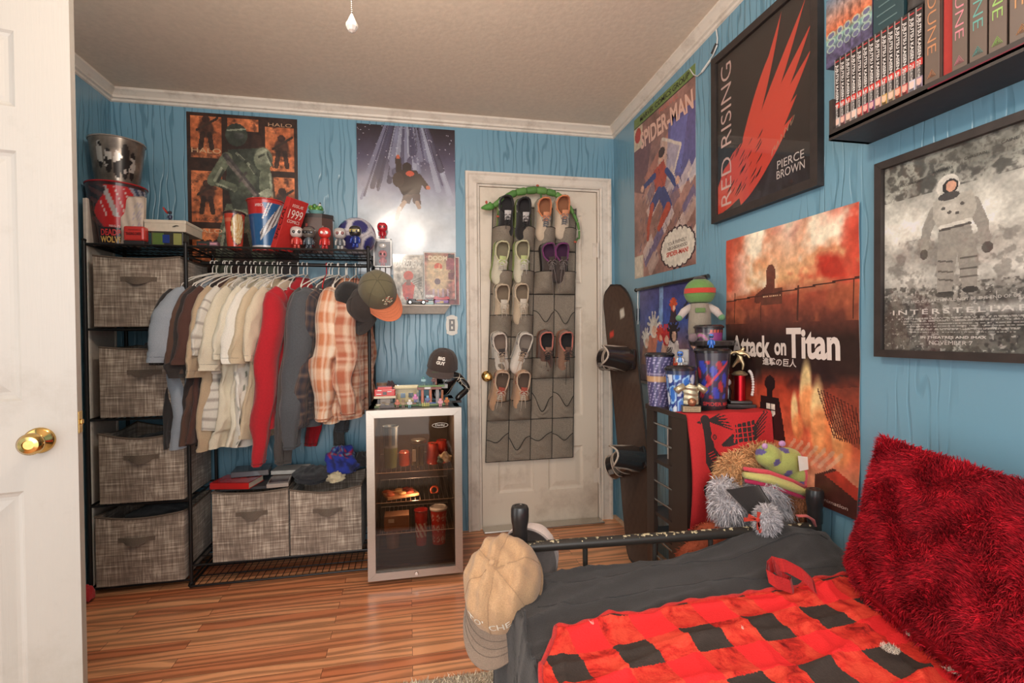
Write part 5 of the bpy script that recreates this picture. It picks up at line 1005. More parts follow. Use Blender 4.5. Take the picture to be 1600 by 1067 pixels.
def skin(name, joints, bones, mt, par, sub=2, loc=None, mods_extra=None):
    me = bpy.data.meshes.new(name); me.from_pydata([j[0] for j in joints], bones, []); o = bpy.data.objects.new(name, me); COL.objects.link(o)
    md = o.modifiers.new('skin', 'SKIN'); 
    if not me.skin_vertices: bpy.context.view_layer.objects.active = o
    sv = me.skin_vertices[0].data if me.skin_vertices else None
    if sv is not None:
        for i, j in enumerate(joints): sv[i].radius = (j[1], j[2] if len(j) > 2 else j[1])
        sv[0].use_root = True
    md2 = o.modifiers.new('subsurf', 'SUBSURF'); md2.levels = sub; md2.render_levels = sub
    bpy.context.view_layer.update(); dg = bpy.context.evaluated_depsgraph_get(); nm = bpy.data.meshes.new_from_object(o.evaluated_get(dg)); bpy.data.objects.remove(o)
    nm.name = name; nm.materials.clear(); nm.materials.append(mt); nm.polygons.foreach_set('use_smooth', [True]*len(nm.polygons)); n_ = bpy.data.objects.new(name, nm); COL.objects.link(n_); n_.parent = par; return n_
J = [((0.0, .02, .03), .035, .03), ((.012, .01, .085), .042, .034), ((.02, 0, .135), .048, .032), ((.005, -.004, .165), .018), ((-.004, -.012, .20), .036, .038), ((.075, 0, .130), .024), ((.128, -.006, .068), .021), ((.078, -.03, .030), .017), ((.058, -.036, .012), .016), ((-.035, .0, .125), .022), ((-.05, -.02, .07), .019), ((-.045, -.035, .022), .015)]
skin('body', J, [(0, 1), (1, 2), (2, 3), (3, 4), (2, 5), (5, 6), (6, 7), (7, 8), (2, 9), (9, 10), (10, 11)], CRK, st)
m = MB(); m.prism([(-.07, -.06), (.085, -.06), (.095, .04), (-.07, .05)], 0, .012, (40, 36, 34)); m.build('base', VG, st)
cp = px(690, 581, Y=2.645)
cap('baseball_cap', 'dark brown cap with white letters, worn by the black statue', (st.location.x-.008, 2.650, FT+.182), (math.radians(14), math.radians(10), math.radians(-12)), (66, 52, 46), (78, 60, 54), s=.86, texts=[('BIG', .078, .050, .018, (226, 216, 204), dict(off=.05)), ('GUY', .054, .058, .019, (226, 216, 204), dict(off=.05))])
# ================================================================= SHOE ORGANISER ON THE WHITE DOOR
oz = [px(835, y, Y=2.97).z for y in (323, 391, 459, 526, 592, 656, 720)]
oxl = [px(772, 350, Y=2.97).x, px(760, 720, Y=2.97).x]; oxr = [px(903, 350, Y=2.97).x, px(898, 720, Y=2.97).x]
org = thing('shoe_organizer', 'grey fabric shoe organiser with black piping hung on the white back door', 'shoe organizer', ((oxl[0]+oxr[0])/2, YB, oz[6]))
def ocol(c, z): k = (oz[0]-z)/(oz[0]-oz[6]); l = oxl[0]+(oxl[1]-oxl[0])*k; r = oxr[0]+(oxr[1]-oxr[0])*k; return l+(r-l)*c/4
OFAB = mat('grey_heather_canvas', (136, 124, 110), .9, bump=.4, scale=260, var=.25); PIPE = mat('black_piping', (30, 27, 25), .7)
m = MB(); m.grid(lambda u, v: (ocol(4*u, oz[0]+(oz[6]-oz[0])*v), YB-.012-.003*math.sin(u*12), oz[0]+(oz[6]-oz[0])*v+.01*(1-v)), 16, 30, col=(1, 1, 1)); m.grid(lambda u, v: (ocol(4*u, oz[0]+(oz[6]-oz[0])*v), YB-.008, oz[0]+(oz[6]-oz[0])*v+.01*(1-v)), 4, 4); part(m, 'backing', OFAB, org)
OYF = YB-.013
filled = {(0, 0), (0, 1), (0, 2), (0, 3), (1, 0), (1, 1), (1, 2), (1, 3), (2, 0), (2, 1), (3, 0), (3, 1), (3, 2), (3, 3), (4, 0), (4, 1)}
pr = random.Random(11)
for r in range(6):
    for c in range(4):
        zb = oz[r+1]; zt_ = oz[r]; H_ = zt_-zb; fl = (r, c) in filled; dep = .098 if fl else .024; top = .50 if fl else .62; dips = [pr.uniform(.05, .22), pr.uniform(.3, .7)]; s0 = pr.uniform(-.1, .1)
        def pk(u, v, zb=zb, H_=H_, dep=dep, top=top, dips=dips, c=c, fl=fl, s0=s0):
            dip = 0 if fl else dips[0]*H_*math.exp(-((u-dips[1])/.28)**2)*2.0
            z = zb+v*(H_*(top+s0*(u-.5)*(0 if fl else 1.5)))-dip*v; z = max(z, zb+.002)
            return Vector((ocol(c+u, z), OYF-.002-dep*math.sin(PI*u)**(.55 if fl else .7)*(.25+.75*v**.6)-.003*math.sin(v*15+u*9)*math.sin(PI*u), z))
        m = MB(); m.grid(pk, 14, 12); po = part(m, 'pocket', OFAB, org, smooth='all', recalc=False)
        m = MB(); m.tube([pk(i/16, 1) for i in range(17)], .0022, 6); m.tube([pk(0, 1), (ocol(c, zt_), OYF-.002, zt_)], .0018, 5); part(m, 'piping', PIPE, po, smooth=True)
m = MB()
for c in range(5): m.tube([(ocol(c, z), OYF-.003, z) for z in (oz[0]+.01, oz[2], oz[4], oz[6])], .0024, 6)
for r in range(7): m.tube([(ocol(0, oz[r]), OYF-.003, oz[r]), (ocol(2, oz[r]), OYF-.004, oz[r]), (ocol(4, oz[r]), OYF-.003, oz[r])], .0024, 6)
part(m, 'border_piping', PIPE, org, smooth=True)
def shoe(label, xp, ytop, upper, sole, lining, collar, lace, lean=0.13, Ltoe=.27, accent=None, roty=0.0, dangle=0, yoff=0.0, s=1.0, group=None):
    """hangs toe down, opening towards the room; xp,ytop = pixel of the heel's top"""
    Y = YB-.075-yoff; p = px(xp, ytop, Y=Y-.04); t = thing('sneaker', label, 'shoe', (p.x, Y, p.z), (lean, roty, 0), group, s)
    SS = [0, .02, .06, .15, .30, .45, .60, .72, .84, .93, .98, 1]; WW = [.0, .022, .036, .043, .042, .042, .043, .047, .044, .033, .018, 0]; HH = [.066, .074, .080, .078, .068, .066, .058, .046, .038, .030, .022, .008]
    wf = lambda q: float(np.interp(q, SS, WW)); hf = lambda q: float(np.interp(q, SS, HH)); gf = lambda q: math.radians(float(np.interp(q, [0, .035, .09, .2, .33, .43, .47], [0, 42, 64, 71, 62, 30, 0])))
    def sf(sd, k=1.0, off=0.0):
        def f(u, v):
            q = v; ph = u*(PI/2-gf(q)); w_ = wf(q)*k; x = sd*w_*(math.cos(ph)**.75); y = -hf(q)*k*(math.sin(ph)**.85)-.004
            if q < .45: x *= 1-.10*math.sin(ph)
            return Vector((x, y, -q*Ltoe-off))
        return f
    m = MB(); 
    for sd in (-1, 1): m.grid(sf(sd), 12, 36, upper)
    up = m.build('upper', VF, t, smooth='all', recalc=False)
    m = MB()
    for sd in (-1, 1): m.grid(lambda u, v, f=sf(sd, .93): f(u, .01+v*.46)+Vector((0, 0, -.001)), 10, 18, lining)
    m.grid(lambda u, v: ((u-.5)*2*wf(.02+v*.5)*.9, -.010, -(.02+v*.5)*Ltoe), 6, 10, tuple(c*.7 for c in lining)); m.build('lining', VF, t, smooth='all', recalc=False)
    m = MB(); ol = [(wf(q)*1.12+.003, -q*Ltoe) for q in np.linspace(0, 1, 22)]; pts = [(a, b) for a, b in ol]+[(-a, b) for a, b in ol[::-1]]
    vs = [(a, .0, b+.002) for a, b in pts]+[(a*.97, .022, b+.002) for a, b in pts]+[(a, -.008, b+.002) for a, b in pts]; n = len(pts)
    m.add(vs, [tuple(n+i for i in range(n))]+[(i, (i+1) % n, n+(i+1) % n, n+i) for i in range(n)]+[(2*n+i, 2*n+(i+1) % n, (i+1) % n, i) for i in range(n)], sole); m.build('sole', VM, t, smooth=True)
    m = MB(); rim = [sf(1)(1, q) for q in np.linspace(.03, .46, 14)]+[sf(-1)(1, q) for q in np.linspace(.46, .03, 14)]; m.tube(rim, .0048, 8, collar, closed=True); m.build('collar', VF, t, smooth='all')
    m = MB(); m.grid(lambda u, v: ((u-.5)*.040*(1-.2*v), -hf(.40+.12*v)-.006-.010*(1-v)*math.sin(PI*u)-.012*(1-v), -(.345+.20*v)*Ltoe), 8, 8, accent or upper); m.build('tongue', VF, t, smooth='all', recalc=False)
    m = MB()
    for k in range(5):
        q = .44+.045*k; q2 = q+.03; a = Vector((-.015, -hf(q)-.006, -q*Ltoe)); b = Vector((.015, -hf(q2)-.006, -q2*Ltoe)); m.tube([a, (a+b)/2+Vector((0, -.004, 0)), b], .0021, 5, lace); m.tube([Vector((.015, a.y, a.z)), Vector((0, a.y-.005, (a.z+b.z)/2)), Vector((-.015, b.y, b.z))], .0021, 5, lace)
    z0 = -.45*Ltoe; y0 = -.078
    for sd in (-1, 1):
        m.tube([(0, y0, z0), (sd*.012, y0-.012, z0+.006), (sd*.030, y0-.008, z0-.006), (sd*.024, y0-.004, z0-.024), (0, y0, z0-.002)], .0019, 5, lace)
        L_ = .05+dangle*(.10 if sd > 0 else .14); m.tube([(0, y0, z0), (sd*.010, y0-.006, z0-L_*.4), (sd*.014+.004, y0-.002, z0-L_)], .0018, 5, lace)
    m.build('laces', VF, t, smooth='all')
    if accent:
        m = MB()
        for sd in (-1, 1):
            for q in (.12, .28): m.tube([sf(sd, 1.015)(.1, q), sf(sd, 1.015)(.45, q+.05), sf(sd, 1.015)(.8, q+.02)], .0022, 5, accent)
        m.build('side_stripe', VF, t, smooth=True)
    return t
K = (38, 34, 34)
shoe('black sneaker with white edges, top row of the organiser, far left', 792, 303, K, (176, 190, 120), (60, 54, 54), K, (44, 40, 40), accent=(206, 200, 196), dangle=.2)
shoe('black sneaker with white edges, second from left in the top row', 820, 306, K, (176, 190, 120), (60, 54, 54), K, (44, 40, 40), accent=(196, 190, 186))
shoe('peach and cream sneaker with orange lining, third in the top row', 852, 306, (212, 190, 164), (214, 204, 186), (214, 140, 96), (220, 134, 86), (110, 116, 124), accent=(222, 150, 110))
shoe('peach and cream sneaker with orange lining, rightmost in the top row', 881, 303, (214, 194, 170), (218, 208, 190), (214, 140, 96), (220, 134, 86), (110, 116, 124), accent=(222, 150, 110))
shoe('white sneaker with lime heel, second row far left', 787, 374, (216, 208, 184), (190, 204, 130), (190, 174, 140), (206, 200, 160), (226, 220, 208), accent=(196, 206, 140), roty=.1)
shoe('white sneaker with lime heel, second from left in the second row', 817, 373, (216, 208, 184), (190, 204, 130), (190, 174, 140), (206, 200, 160), (226, 220, 208), accent=(196, 206, 140), dangle=.3)
shoe('black hiking shoe with purple collar, third in the second row', 857, 377, (74, 62, 58), (50, 44, 42), (96, 44, 88), (120, 50, 104), (130, 118, 112), roty=-.12, dangle=1.2, Ltoe=.25)
shoe('black hiking shoe with purple collar, rightmost in the second row', 880, 377, (74, 62, 58), (50, 44, 42), (96, 44, 88), (120, 50, 104), (130, 118, 112), roty=.05, dangle=1.0, Ltoe=.25)
shoe('cream canvas sneaker, third row far left', 786, 441, (206, 184, 156), (222, 208, 184), (186, 160, 132), (206, 184, 156), (220, 206, 186), accent=(226, 214, 196), dangle=.2)
shoe('cream canvas sneaker with tied bow, second from left in the third row', 816, 440, (206, 184, 156), (222, 208, 184), (186, 160, 132), (206, 184, 156), (220, 206, 186), accent=(226, 214, 196), dangle=.3)
shoe('white trainer with black line, fourth row far left', 780, 517, (222, 212, 198), (228, 220, 208), (190, 160, 140), (222, 206, 192), (196, 170, 146), accent=(70, 62, 60), roty=-.1, dangle=.6)
shoe('white trainer tilted left, second from left in the fourth row', 826, 518, (226, 216, 204), (230, 222, 210), (196, 176, 160), (222, 212, 198), (196, 164, 136), accent=(90, 80, 76), roty=.28, dangle=1.0)
shoe('brown and black trainer with pink collar, third in the fourth row', 855, 515, (104, 74, 62), (150, 110, 92), (58, 48, 48), (206, 120, 104), K, accent=(160, 120, 100), dangle=.3)
shoe('brown and black trainer with pink collar, rightmost in the fourth row', 886, 515, (150, 112, 90), (176, 130, 106), (58, 48, 48), (206, 120, 104), K, accent=(120, 84, 70), dangle=1.1)
shoe('tan trainer, fifth row far left', 788, 577, (204, 158, 122), (214, 180, 150), (150, 120, 100), (210, 178, 150), (220, 204, 184), accent=(190, 90, 70), roty=.18, dangle=.4)
shoe('tan trainer, second from left in the fifth row', 820, 577, (206, 162, 126), (214, 180, 150), (150, 120, 100), (210, 178, 150), (220, 204, 184), accent=(190, 90, 70), roty=.08, dangle=.5)
# jointed green wooden lizard across the top of the door
lz = thing('toy_lizard', 'jointed green toy lizard draped over the top of the shoe organiser', 'toy', tuple(px(830, 300, Y=2.95)))
path = [(771, 322), (790, 308), (806, 301), (822, 298), (838, 297), (854, 299), (868, 303), (880, 311), (889, 322), (896, 334), (902, 347), (905, 360), (905, 374)]
rr_ = [.016, .018, .021, .022, .022, .021, .019, .016, .013, .011, .009, .007, .005]
for i in range(len(path)-1):
    a = px(*path[i], Y=2.955); b = px(*path[i+1], Y=2.955); d = (b-a).normalized(); m = MB(); m.tube([a+d*.002, a.lerp(b, .2), a.lerp(b, .8), b-d*.002], [rr_[i]*.85, rr_[i], rr_[i+1]*1.05, rr_[i+1]*.85], 12, (84, 128, 62) if i % 2 else (96, 140, 70)); part(m, 'segment', VM, lz, smooth=True)
a = px(771, 322, Y=2.955); b = px(752, 325, Y=2.95); m = MB(); m.tube([a, a.lerp(b, .3), a.lerp(b, .7), b], [.016, .022, .015, .005], 14, (88, 146, 66)); m.ell(a.lerp(b, .3)+Vector((0, -.010, .018)), (.008, .008, .008), (106, 160, 80)); hd = part(m, 'head', VM, lz, smooth='all')
m = MB(); m.ell(a.lerp(b, .32)+Vector((.0, -.017, .020)), (.003, .003, .003), (20, 20, 20)); m.ell(px(760, 316, Y=2.95), (.007, .005, .010), (186, 80, 60)); part(m, 'crest', VM, hd, smooth='all')
for (x1, y1), (x2, y2) in [((785, 315), (778, 338)), ((838, 300), (840, 290)), ((845, 302), (846, 312)), ((903, 372), (899, 378))]:
    m = MB(); m.tube([px(x1, y1, Y=2.95), px(x2, y2, Y=2.94)], [.006, .005], 8, (76, 110, 60)); m.ell(px(x2, y2, Y=2.94), (.010, .006, .007), (176, 84, 62)); part(m, 'leg', VM, lz, smooth='all')
# ================================================================= RIGHT WALL
PR = (0, -1, 0)
XW = XR-.0012
# comic cover poster: tilted city, a plain leaping figure
P = Pic(110, 160, (150, 110, 100))
P.noise(20, 3, .35)
P.poly([(0, .45), (0, .12), (.35, .18), (.2, .5)], (120, 84, 84)); P.poly([(.2, .40), (.9, .12), (1, .3), (.35, .62)], (178, 116, 96), .8); P.poly([(.62, .18), (1, .18), (1, .55), (.55, .60)], (84, 84, 140), .85); P.poly([(.66, .2), (.9, .22), (.8, .5), (.6, .45)], (110, 110, 170), .7)
rr = random.Random(8)
for k in range(26): x = rr.uniform(.05, .9); y = rr.uniform(.5, .95); P.poly([(x, y), (x+.16, y-.09), (x+.20, y-.03), (x+.04, y+.06)], rr.choice([(206, 186, 176), (176, 150, 140), (120, 96, 110), (96, 90, 130), (214, 200, 190)]), .75)
for k in range(40): x = rr.uniform(.1, .95); y = rr.uniform(.5, .9); P.poly([(x, y), (x+.03, y-.017), (x+.03, y+.0), (x, y+.017)], (110, 90, 100), .8)
P.poly([(.50, .24), (.80, .34), (.66, .52), (.42, .42)], (206, 186, 170), .6); P.line(.52, .25, .80, .35, .012, (206, 190, 176)); P.line(.80, .35, .66, .52, .012, (206, 190, 176))
RD = (170, 74, 56); BL = (58, 66, 116)
P.ell(.50, .335, .05, .035, (206, 160, 136)); P.ell(.505, .322, .055, .028, (74, 52, 44)); P.poly([(.36, .40), (.54, .37), (.60, .46), (.52, .56), (.40, .54)], RD); P.line(.38, .43, .20, .455, .030, BL, 1, .022); P.ell(.16, .46, .03, .02, (206, 160, 136)); P.line(.58, .44, .72, .54, .026, BL); P.ell(.75, .53, .03, .022, (206, 160, 136)); P.line(.46, .54, .34, .60, .05, BL); P.line(.34, .60, .26, .72, .035, RD, 1, .024); P.line(.52, .56, .60, .64, .06, BL); P.line(.60, .65, .46, .74, .045, RD, 1, .03); P.line(.27, .72, .26, .78, .022, RD)
for k in range(30): x, y = rr.uniform(.2, .8), rr.uniform(.35, .8); P.line(x, y, x+.02, y+.03, .003, (60, 40, 44), .6)
P.rect(0, 0, 1, .055, (112, 132, 74)); P.rect(0, .055, .16, .20, (196, 176, 150)); P.ell(.08, .115, .06, .045, (176, 60, 50)); P.rect(0, .055, 1, .060, (50, 46, 44)); P.rect(.0, .86, .17, 1, (196, 180, 160)); P.rect(.02, .868, .15, .985, (206, 192, 172))
for k in range(18): a = 2*PI*k/18; P.line(.74, .885, .74+.22*math.cos(a), .885+.085*math.sin(a), .045, (60, 44, 50))
for k in range(18): a = 2*PI*k/18; P.line(.74, .885, .74+.205*math.cos(a), .885+.077*math.sin(a), .042, (216, 206, 190))
P.ell(.74, .885, .19, .070, (216, 206, 190)); P.noise(3, 6, .14)
poster('comic_poster', 'tall comic cover poster with green title band, nearest the corner on the right wall', P, (XW, 2.721, 2.420), PR, .636, .915, texts=[('MARVEL COMICS GROUP', .52, .028, .80, .030, (44, 48, 32), dict(off=.02)), ('SPIDER-MAN', .55, .165, .84, .105, (222, 178, 160), dict(shear=-.12, off=.03)), ('MARVEL', .62, .085, .30, .024, (196, 110, 96)), ('YOUR FRIENDLY', .74, .855, .28, .018, (70, 50, 50)), ('NEIGHBORHOOD', .74, .882, .29, .018, (70, 50, 50)), ('SPIDER-MAN!', .74, .912, .32, .026, (196, 70, 54), dict(off=.03))])
# burning sky poster, loose at its lower corner
P = Pic(150, 225); P.grad([(0, (206, 120, 90)), (.2, (222, 170, 120)), (.27, (150, 70, 50)), (.36, (96, 52, 42)), (.43, (46, 32, 28)), (.54, (48, 32, 28)), (.62, (176, 66, 44)), (.8, (206, 96, 66)), (1, (190, 120, 90))])
a1 = fbm(150, 225, 42, 5, 5); a2 = fbm(150, 225, 16, 8, 4); up = np.clip((.27-P.Y)/.05, 0, 1)
P.mix(up*np.clip((a1-.48)*7, 0, 1), (240, 226, 200)); P.mix(up*np.clip((.42-a1)*8, 0, 1), (176, 52, 38)); P.mix(up*np.clip((P.X-.72)*4, 0, 1)*np.clip((a2-.35)*4, 0, 1)*.9, (190, 66, 50)); P.mix(up*np.clip((.25-P.X)*5, 0, 1)*.8, (184, 64, 44)); P.mix(up*np.clip(1-abs(P.X-.55)*5, 0, 1)*np.clip(1-P.Y*5, 0, 1), (236, 222, 196))
P.mix(((P.Y > .25) & (P.Y < .37))*np.clip((a2-.4)*3, 0, .7), (170, 92, 62))
for k in (.09, .33, .62, .97): P.line(k, .24, k, .36, .006, (62, 36, 30), .8)
P.rect(.33, .235, .50, .30, (96, 54, 42)); P.ell(.41, .175, .036, .034, (110, 66, 54)); P.line(.41, .19, .40, .25, .035, (104, 58, 46)); P.line(.40, .235, .30, .27, .03, (96, 50, 40)); P.line(0, .27, 1, .235, .004, (70, 40, 34))
for k in range(9): P.rect(.35+.016*k, .262, .357+.016*k, .268, (226, 190, 150))
P.mix(((P.Y > .50) & (P.Y < .64))*np.clip((fbm(150, 225, 30, 31, 4)-.46)*9, 0, 1)*np.clip((.64-P.Y)*12, 0, 1), (44, 28, 26))
lo = np.clip((P.Y-.60)*8, 0, 1); P.mix(lo*np.clip((a2-.58)*6, 0, 1)*.8, (236, 150, 100)); 
for fx_, fy_, s_ in ((.68, .62, .07), (.60, .70, .045), (.76, .70, .08), (.88, .74, .06)): P.ell(fx_, fy_, s_*.45, s_*1.2, (244, 214, 150), .9, .6); P.ell(fx_+.02, fy_+.05, s_*.7, s_*.8, (232, 140, 84), .8, .6)
P.poly([(.80, .60), (1, .58), (1, .78), (.86, .74)], (130, 60, 44), .7)
for k in range(12): P.line(.76+.02*k, .60+.004*k, .86+.014*k, .76, .004, (74, 34, 30), .8)
for k in range(7): P.line(.60+.05*k, .80+.002*k, .52+.05*k, .87, .010, (206, 170, 140), .6)
P.mix(np.clip((P.Y-.80)*8, 0, 1)*.55, (206, 150, 120)); P.poly([(.75, .90), (.86, .86), (1, .90), (1, 1), (.75, 1)], (70, 34, 30), .95); P.poly([(.80, .89), (.88, .865), (1, .90), (1, .94)], (186, 54, 40), .9)
P.ell(.405, .605, .045, .030, (36, 24, 24)); P.line(.405, .62, .405, .66, .022, (36, 24, 24)); P.poly([(.33, .66), (.48, .66), (.53, .82), (.28, .83)], (38, 26, 26)); P.poly([(.37, .685), (.45, .685), (.445, .725), (.41, .74), (.375, .725)], (214, 206, 190)); P.line(.41, .685, .41, .74, .004, (40, 30, 30)); P.line(.37, .71, .45, .71, .004, (40, 30, 30))
P.noise(5, 91, .20)
abend = lambda u, v: .003+.002*math.sin(u*8+v*3)+.035*max(0, v-.80)**1.4*u**2*3+.0015*math.sin(v*22)
poster('fire_poster', 'large red and orange poster of a burning walled town with white blackletter title', P, (XR-.003, 1.854, 1.567), PR, .625, .932, bend=abend, texts=[('Attack', .235, .462, .34, .088, (214, 200, 190), dict(off=.035)), ('on', .485, .470, .095, .048, (214, 200, 190), dict(off=.035)), ('Titan', .715, .446, .36, .112, (220, 206, 196), dict(off=.035)), ('進撃の巨人', .475, .520, .27, .030, (206, 192, 184), dict(off=.02)), ('Funimation', .86, .975, .18, .012, (210, 180, 170))])
# scroll with a crowd of painted people
P = Pic(110, 80); P.grad([(0, (70, 66, 120)), (.35, (58, 84, 160)), (.6, (120, 96, 110)), (1, (96, 60, 58))]); P.mix(np.clip((.4-P.X)*3, 0, 1)*.5, (110, 100, 130)); P.line(.38, 0, .36, .5, .03, (150, 190, 226), .7)
rr = random.Random(4)
for cx, cy, s_, h, b in [(.12, .55, .10, (214, 206, 196), (150, 110, 96)), (.25, .42, .13, (206, 200, 190), (196, 120, 96)), (.36, .5, .08, (196, 70, 56), (90, 110, 170)), (.45, .52, .10, (184, 44, 48), (190, 150, 130)), (.56, .48, .11, (40, 34, 40), (206, 200, 196)), (.56, .22, .06, (206, 84, 50), (60, 40, 50)), (.3, .8, .09, (214, 140, 80), (80, 90, 140)), (.18, .8, .08, (70, 50, 50), (120, 70, 60)), (.55, .84, .10, (206, 84, 56), (150, 40, 46)), (.72, .75, .09, (90, 60, 60), (70, 50, 56)), (.82, .55, .10, (60, 60, 90), (90, 80, 110))]:
    P.poly([(cx-s_, cy+s_*2.6), (cx-s_*.6, cy+s_*.6), (cx+s_*.6, cy+s_*.6), (cx+s_, cy+s_*2.6)], b, .95); P.ell(cx, cy, s_*.55, s_*.85, h)
    for k in range(6): a = k*1.05-.3; P.line(cx, cy, cx+s_*.8*math.cos(a), cy-s_*1.2*abs(math.sin(a)), .012, h)
    P.ell(cx+.01, cy+s_*.25, s_*.3, s_*.45, (222, 180, 156), .95)
for k in range(6): P.line(.47+.014*k, .62, .40+.02*k, .82, .005, (60, 56, 60))
for k in range(5): P.line(.66+.04*k, .28+.03*k, .82, .14+.06*k, .010, (40, 40, 56))
P.noise(4, 3, .25)
sc = poster('wall_scroll', 'bright wall scroll with a crowd of painted people between the snowboard and fire poster', P, (XR-.003, 2.655, 1.437), PR, .66, .52)
for z in (1.437, .917):
    m = MB(); m.tube([(XR-.012, 2.675, z), (XR-.012, 1.975, z)], .009, 12, (30, 28, 28)); m.ell((XR-.012, 2.68, z), (.012, .012, .012), (24, 22, 22)); part(m, 'rod', VG, sc, smooth=True)
m = MB(); m.tube([(XR-.006, 2.672, 1.43), (XR-.006, 2.674, 1.36), (XR-.006, 2.670, 1.30), (XR-.006, 2.673, 1.24)], .0025, 6, (230, 226, 220)); m.tube([(XR-.006, 2.671, 1.33), (XR-.006, 2.672, 1.26)], .008, 8, (30, 28, 30)); part(m, 'cord', VG, sc)
FRM = mat('dark_frame_wood', (50, 42, 39), .5, bump=.2, scale=30, var=.2, stretch=(1, 1, 1))
def framed(name, label, pic, y0, y1, z0, z1, fw, texts, extra=None):
    """frame on the right wall, y0 > y1 (y0 = left in view)"""
    t = thing(name, label, 'picture', (XR, (y0+y1)/2, z0)); D_ = .026
    m = MB(); xf = XR-D_
    def bar(p):
        vs = [(xf, a, b) for a, b in p]+[(XR-.001, a, b) for a, b in p]; m.add(vs, [(0, 1, 2, 3), (7, 6, 5, 4), (0, 1, 5, 4), (1, 2, 6, 5), (2, 3, 7, 6), (3, 0, 4, 7)])
    g_ = .0004
    bar([(y0, z0), (y0, z1), (y0-fw, z1-fw), (y0-fw, z0+fw)]); bar([(y1, z0), (y1, z1), (y1+fw, z1-fw), (y1+fw, z0+fw)])
    bar([(y0-g_, z1), (y1+g_, z1), (y1+fw+g_, z1-fw), (y0-fw-g_, z1-fw)]); bar([(y0-g_, z0), (y1+g_, z0), (y1+fw+g_, z0+fw), (y0-fw-g_, z0+fw)])
    part(m, 'frame', FRM, t)
    O = Vector((XR-.012, y0-fw+.003, z1-fw+.003)); w = y0-y1-2*fw+.006; h = z1-z0-2*fw+.006
    m = MB(); sheet(m, pic, O, (0, -1, 0), (0, 0, -1), w, h, t=.003); part(m, 'print', VP, t, recalc=False)
    for s, u, v, tw, th, c, *o in texts:
        kw = dict(o[0]) if o else {}; U = kw.pop('U', (0, -1, 0)); V = kw.pop('V', (0, 0, 1)); m = MB(); letters(m, s, O+Vector((-.0014, -u*w, -v*h)), U, V, tw*w, th*h, c, **kw); part(m, 'lettering', VP, t, recalc=False)
    if extra: extra(t, O, w, h)
    m = MB(); m.box((XR-.019, (y0+y1)/2, (z0+z1)/2), (.002, w-.004, h-.004)); part(m, 'glass', CLEAR, t)
    return t
# red wing picture
def wing(t, O, w, h):
    m = MB(); C = (222, 80, 62); Q = lambda u, v: O+Vector((-.0005, -u*w, -v*h))
    fe = [((.30, .70), (.52, .30), (.62, .19), .030), ((.33, .72), (.60, .28), (.72, .02), .034), ((.38, .74), (.72, .34), (.93, .06), .040), ((.40, .76), (.78, .42), (.985, .20), .042), ((.40, .80), (.78, .52), (.985, .33), .042), ((.40, .84), (.72, .62), (.86, .52), .042), ((.38, .88), (.66, .72), (.83, .62), .042), ((.34, .92), (.56, .80), (.74, .70), .036), ((.28, .95), (.48, .87), (.62, .78), .03)]
    k_ = 0
    for a, b, c, wd in fe:
        k_ += 1; L_ = []; R_ = []
        for i in range(15):
            s = i/14; x = (1-s)**2*a[0]+2*s*(1-s)*b[0]+s*s*c[0]; y = (1-s)**2*a[1]+2*s*(1-s)*b[1]+s*s*c[1]
            dx = 2*(1-s)*(b[0]-a[0])+2*s*(c[0]-b[0]); dy = 2*(1-s)*(b[1]-a[1])+2*s*(c[1]-b[1]); n = math.hypot(dx, dy); ww = 1.5*wd*math.sin(PI*min(.97, s*.72+.28))**.8*(1-s)**.35
            L_.append((x-dy/n*ww, y+dx/n*ww)); R_.append((x+dy/n*ww, y-dx/n*ww))
        for i in range(14): m.add([Q(*L_[i])-Vector((k_*.00003, 0, 0)), Q(*L_[i+1])-Vector((k_*.00003, 0, 0)), Q(*R_[i+1])-Vector((k_*.00003, 0, 0)), Q(*R_[i])-Vector((k_*.00003, 0, 0))], [(0, 1, 2, 3)], C)
    m.add([Q(*p)-Vector((.0002, 0, 0)) for p in [(.0, .99), (.0, .82), (.08, .72), (.20, .64), (.32, .60), (.42, .62), (.46, .74), (.42, .84), (.30, .93), (.16, .97), (.05, .99)]], [tuple(range(11))], C)
    part(m, 'wing_print', VP, t, recalc=False); m = MB(); r = random.Random(2)
    for k in range(46):
        u = r.uniform(.10, .50); v = r.uniform(.63, .92); l = r.uniform(.02, .07); m.add([Q(u, v)-Vector((.0006, 0, 0)), Q(u+l, v-l*.75)-Vector((.0006, 0, 0)), Q(u+l*.9, v-l*.5)-Vector((.0006, 0, 0)), Q(u+l*.5, v-l*.18)-Vector((.0006, 0, 0)), Q(u-.01, v+.008)-Vector((.0006, 0, 0))], [(0, 1, 2, 3, 4)], (60, 44, 42))
    part(m, 'feather_marks', VP, t, recalc=False)
    m = MB(); pts = [Q(.62+.010*k+.008*math.cos(k*2.1), .765-.006*k+.020*math.sin(k*1.7))-Vector((.0007, 0, 0)) for k in range(22)]; m.tube(pts, .0009, 4, (190, 160, 130)); part(m, 'signature', VP, t)
P = Pic(8, 8, (54, 47, 44))
VU = dict(U=(0, 0, 1), V=(0, 1, 0))
framed('wing_picture', 'black framed picture of a red wing with vertical white title', P, 1.930, 1.362, 1.652, 2.346, .030, [('RED RISING', .115, .50, 1.12, .105, (226, 190, 180), dict(U=(0, 0, 1), V=(0, 1, 0), off=-.008)), ('PIERCE', .80, .845, .24, .045, (226, 214, 206)), ('BROWN', .80, .90, .25, .045, (226, 214, 206))], wing)
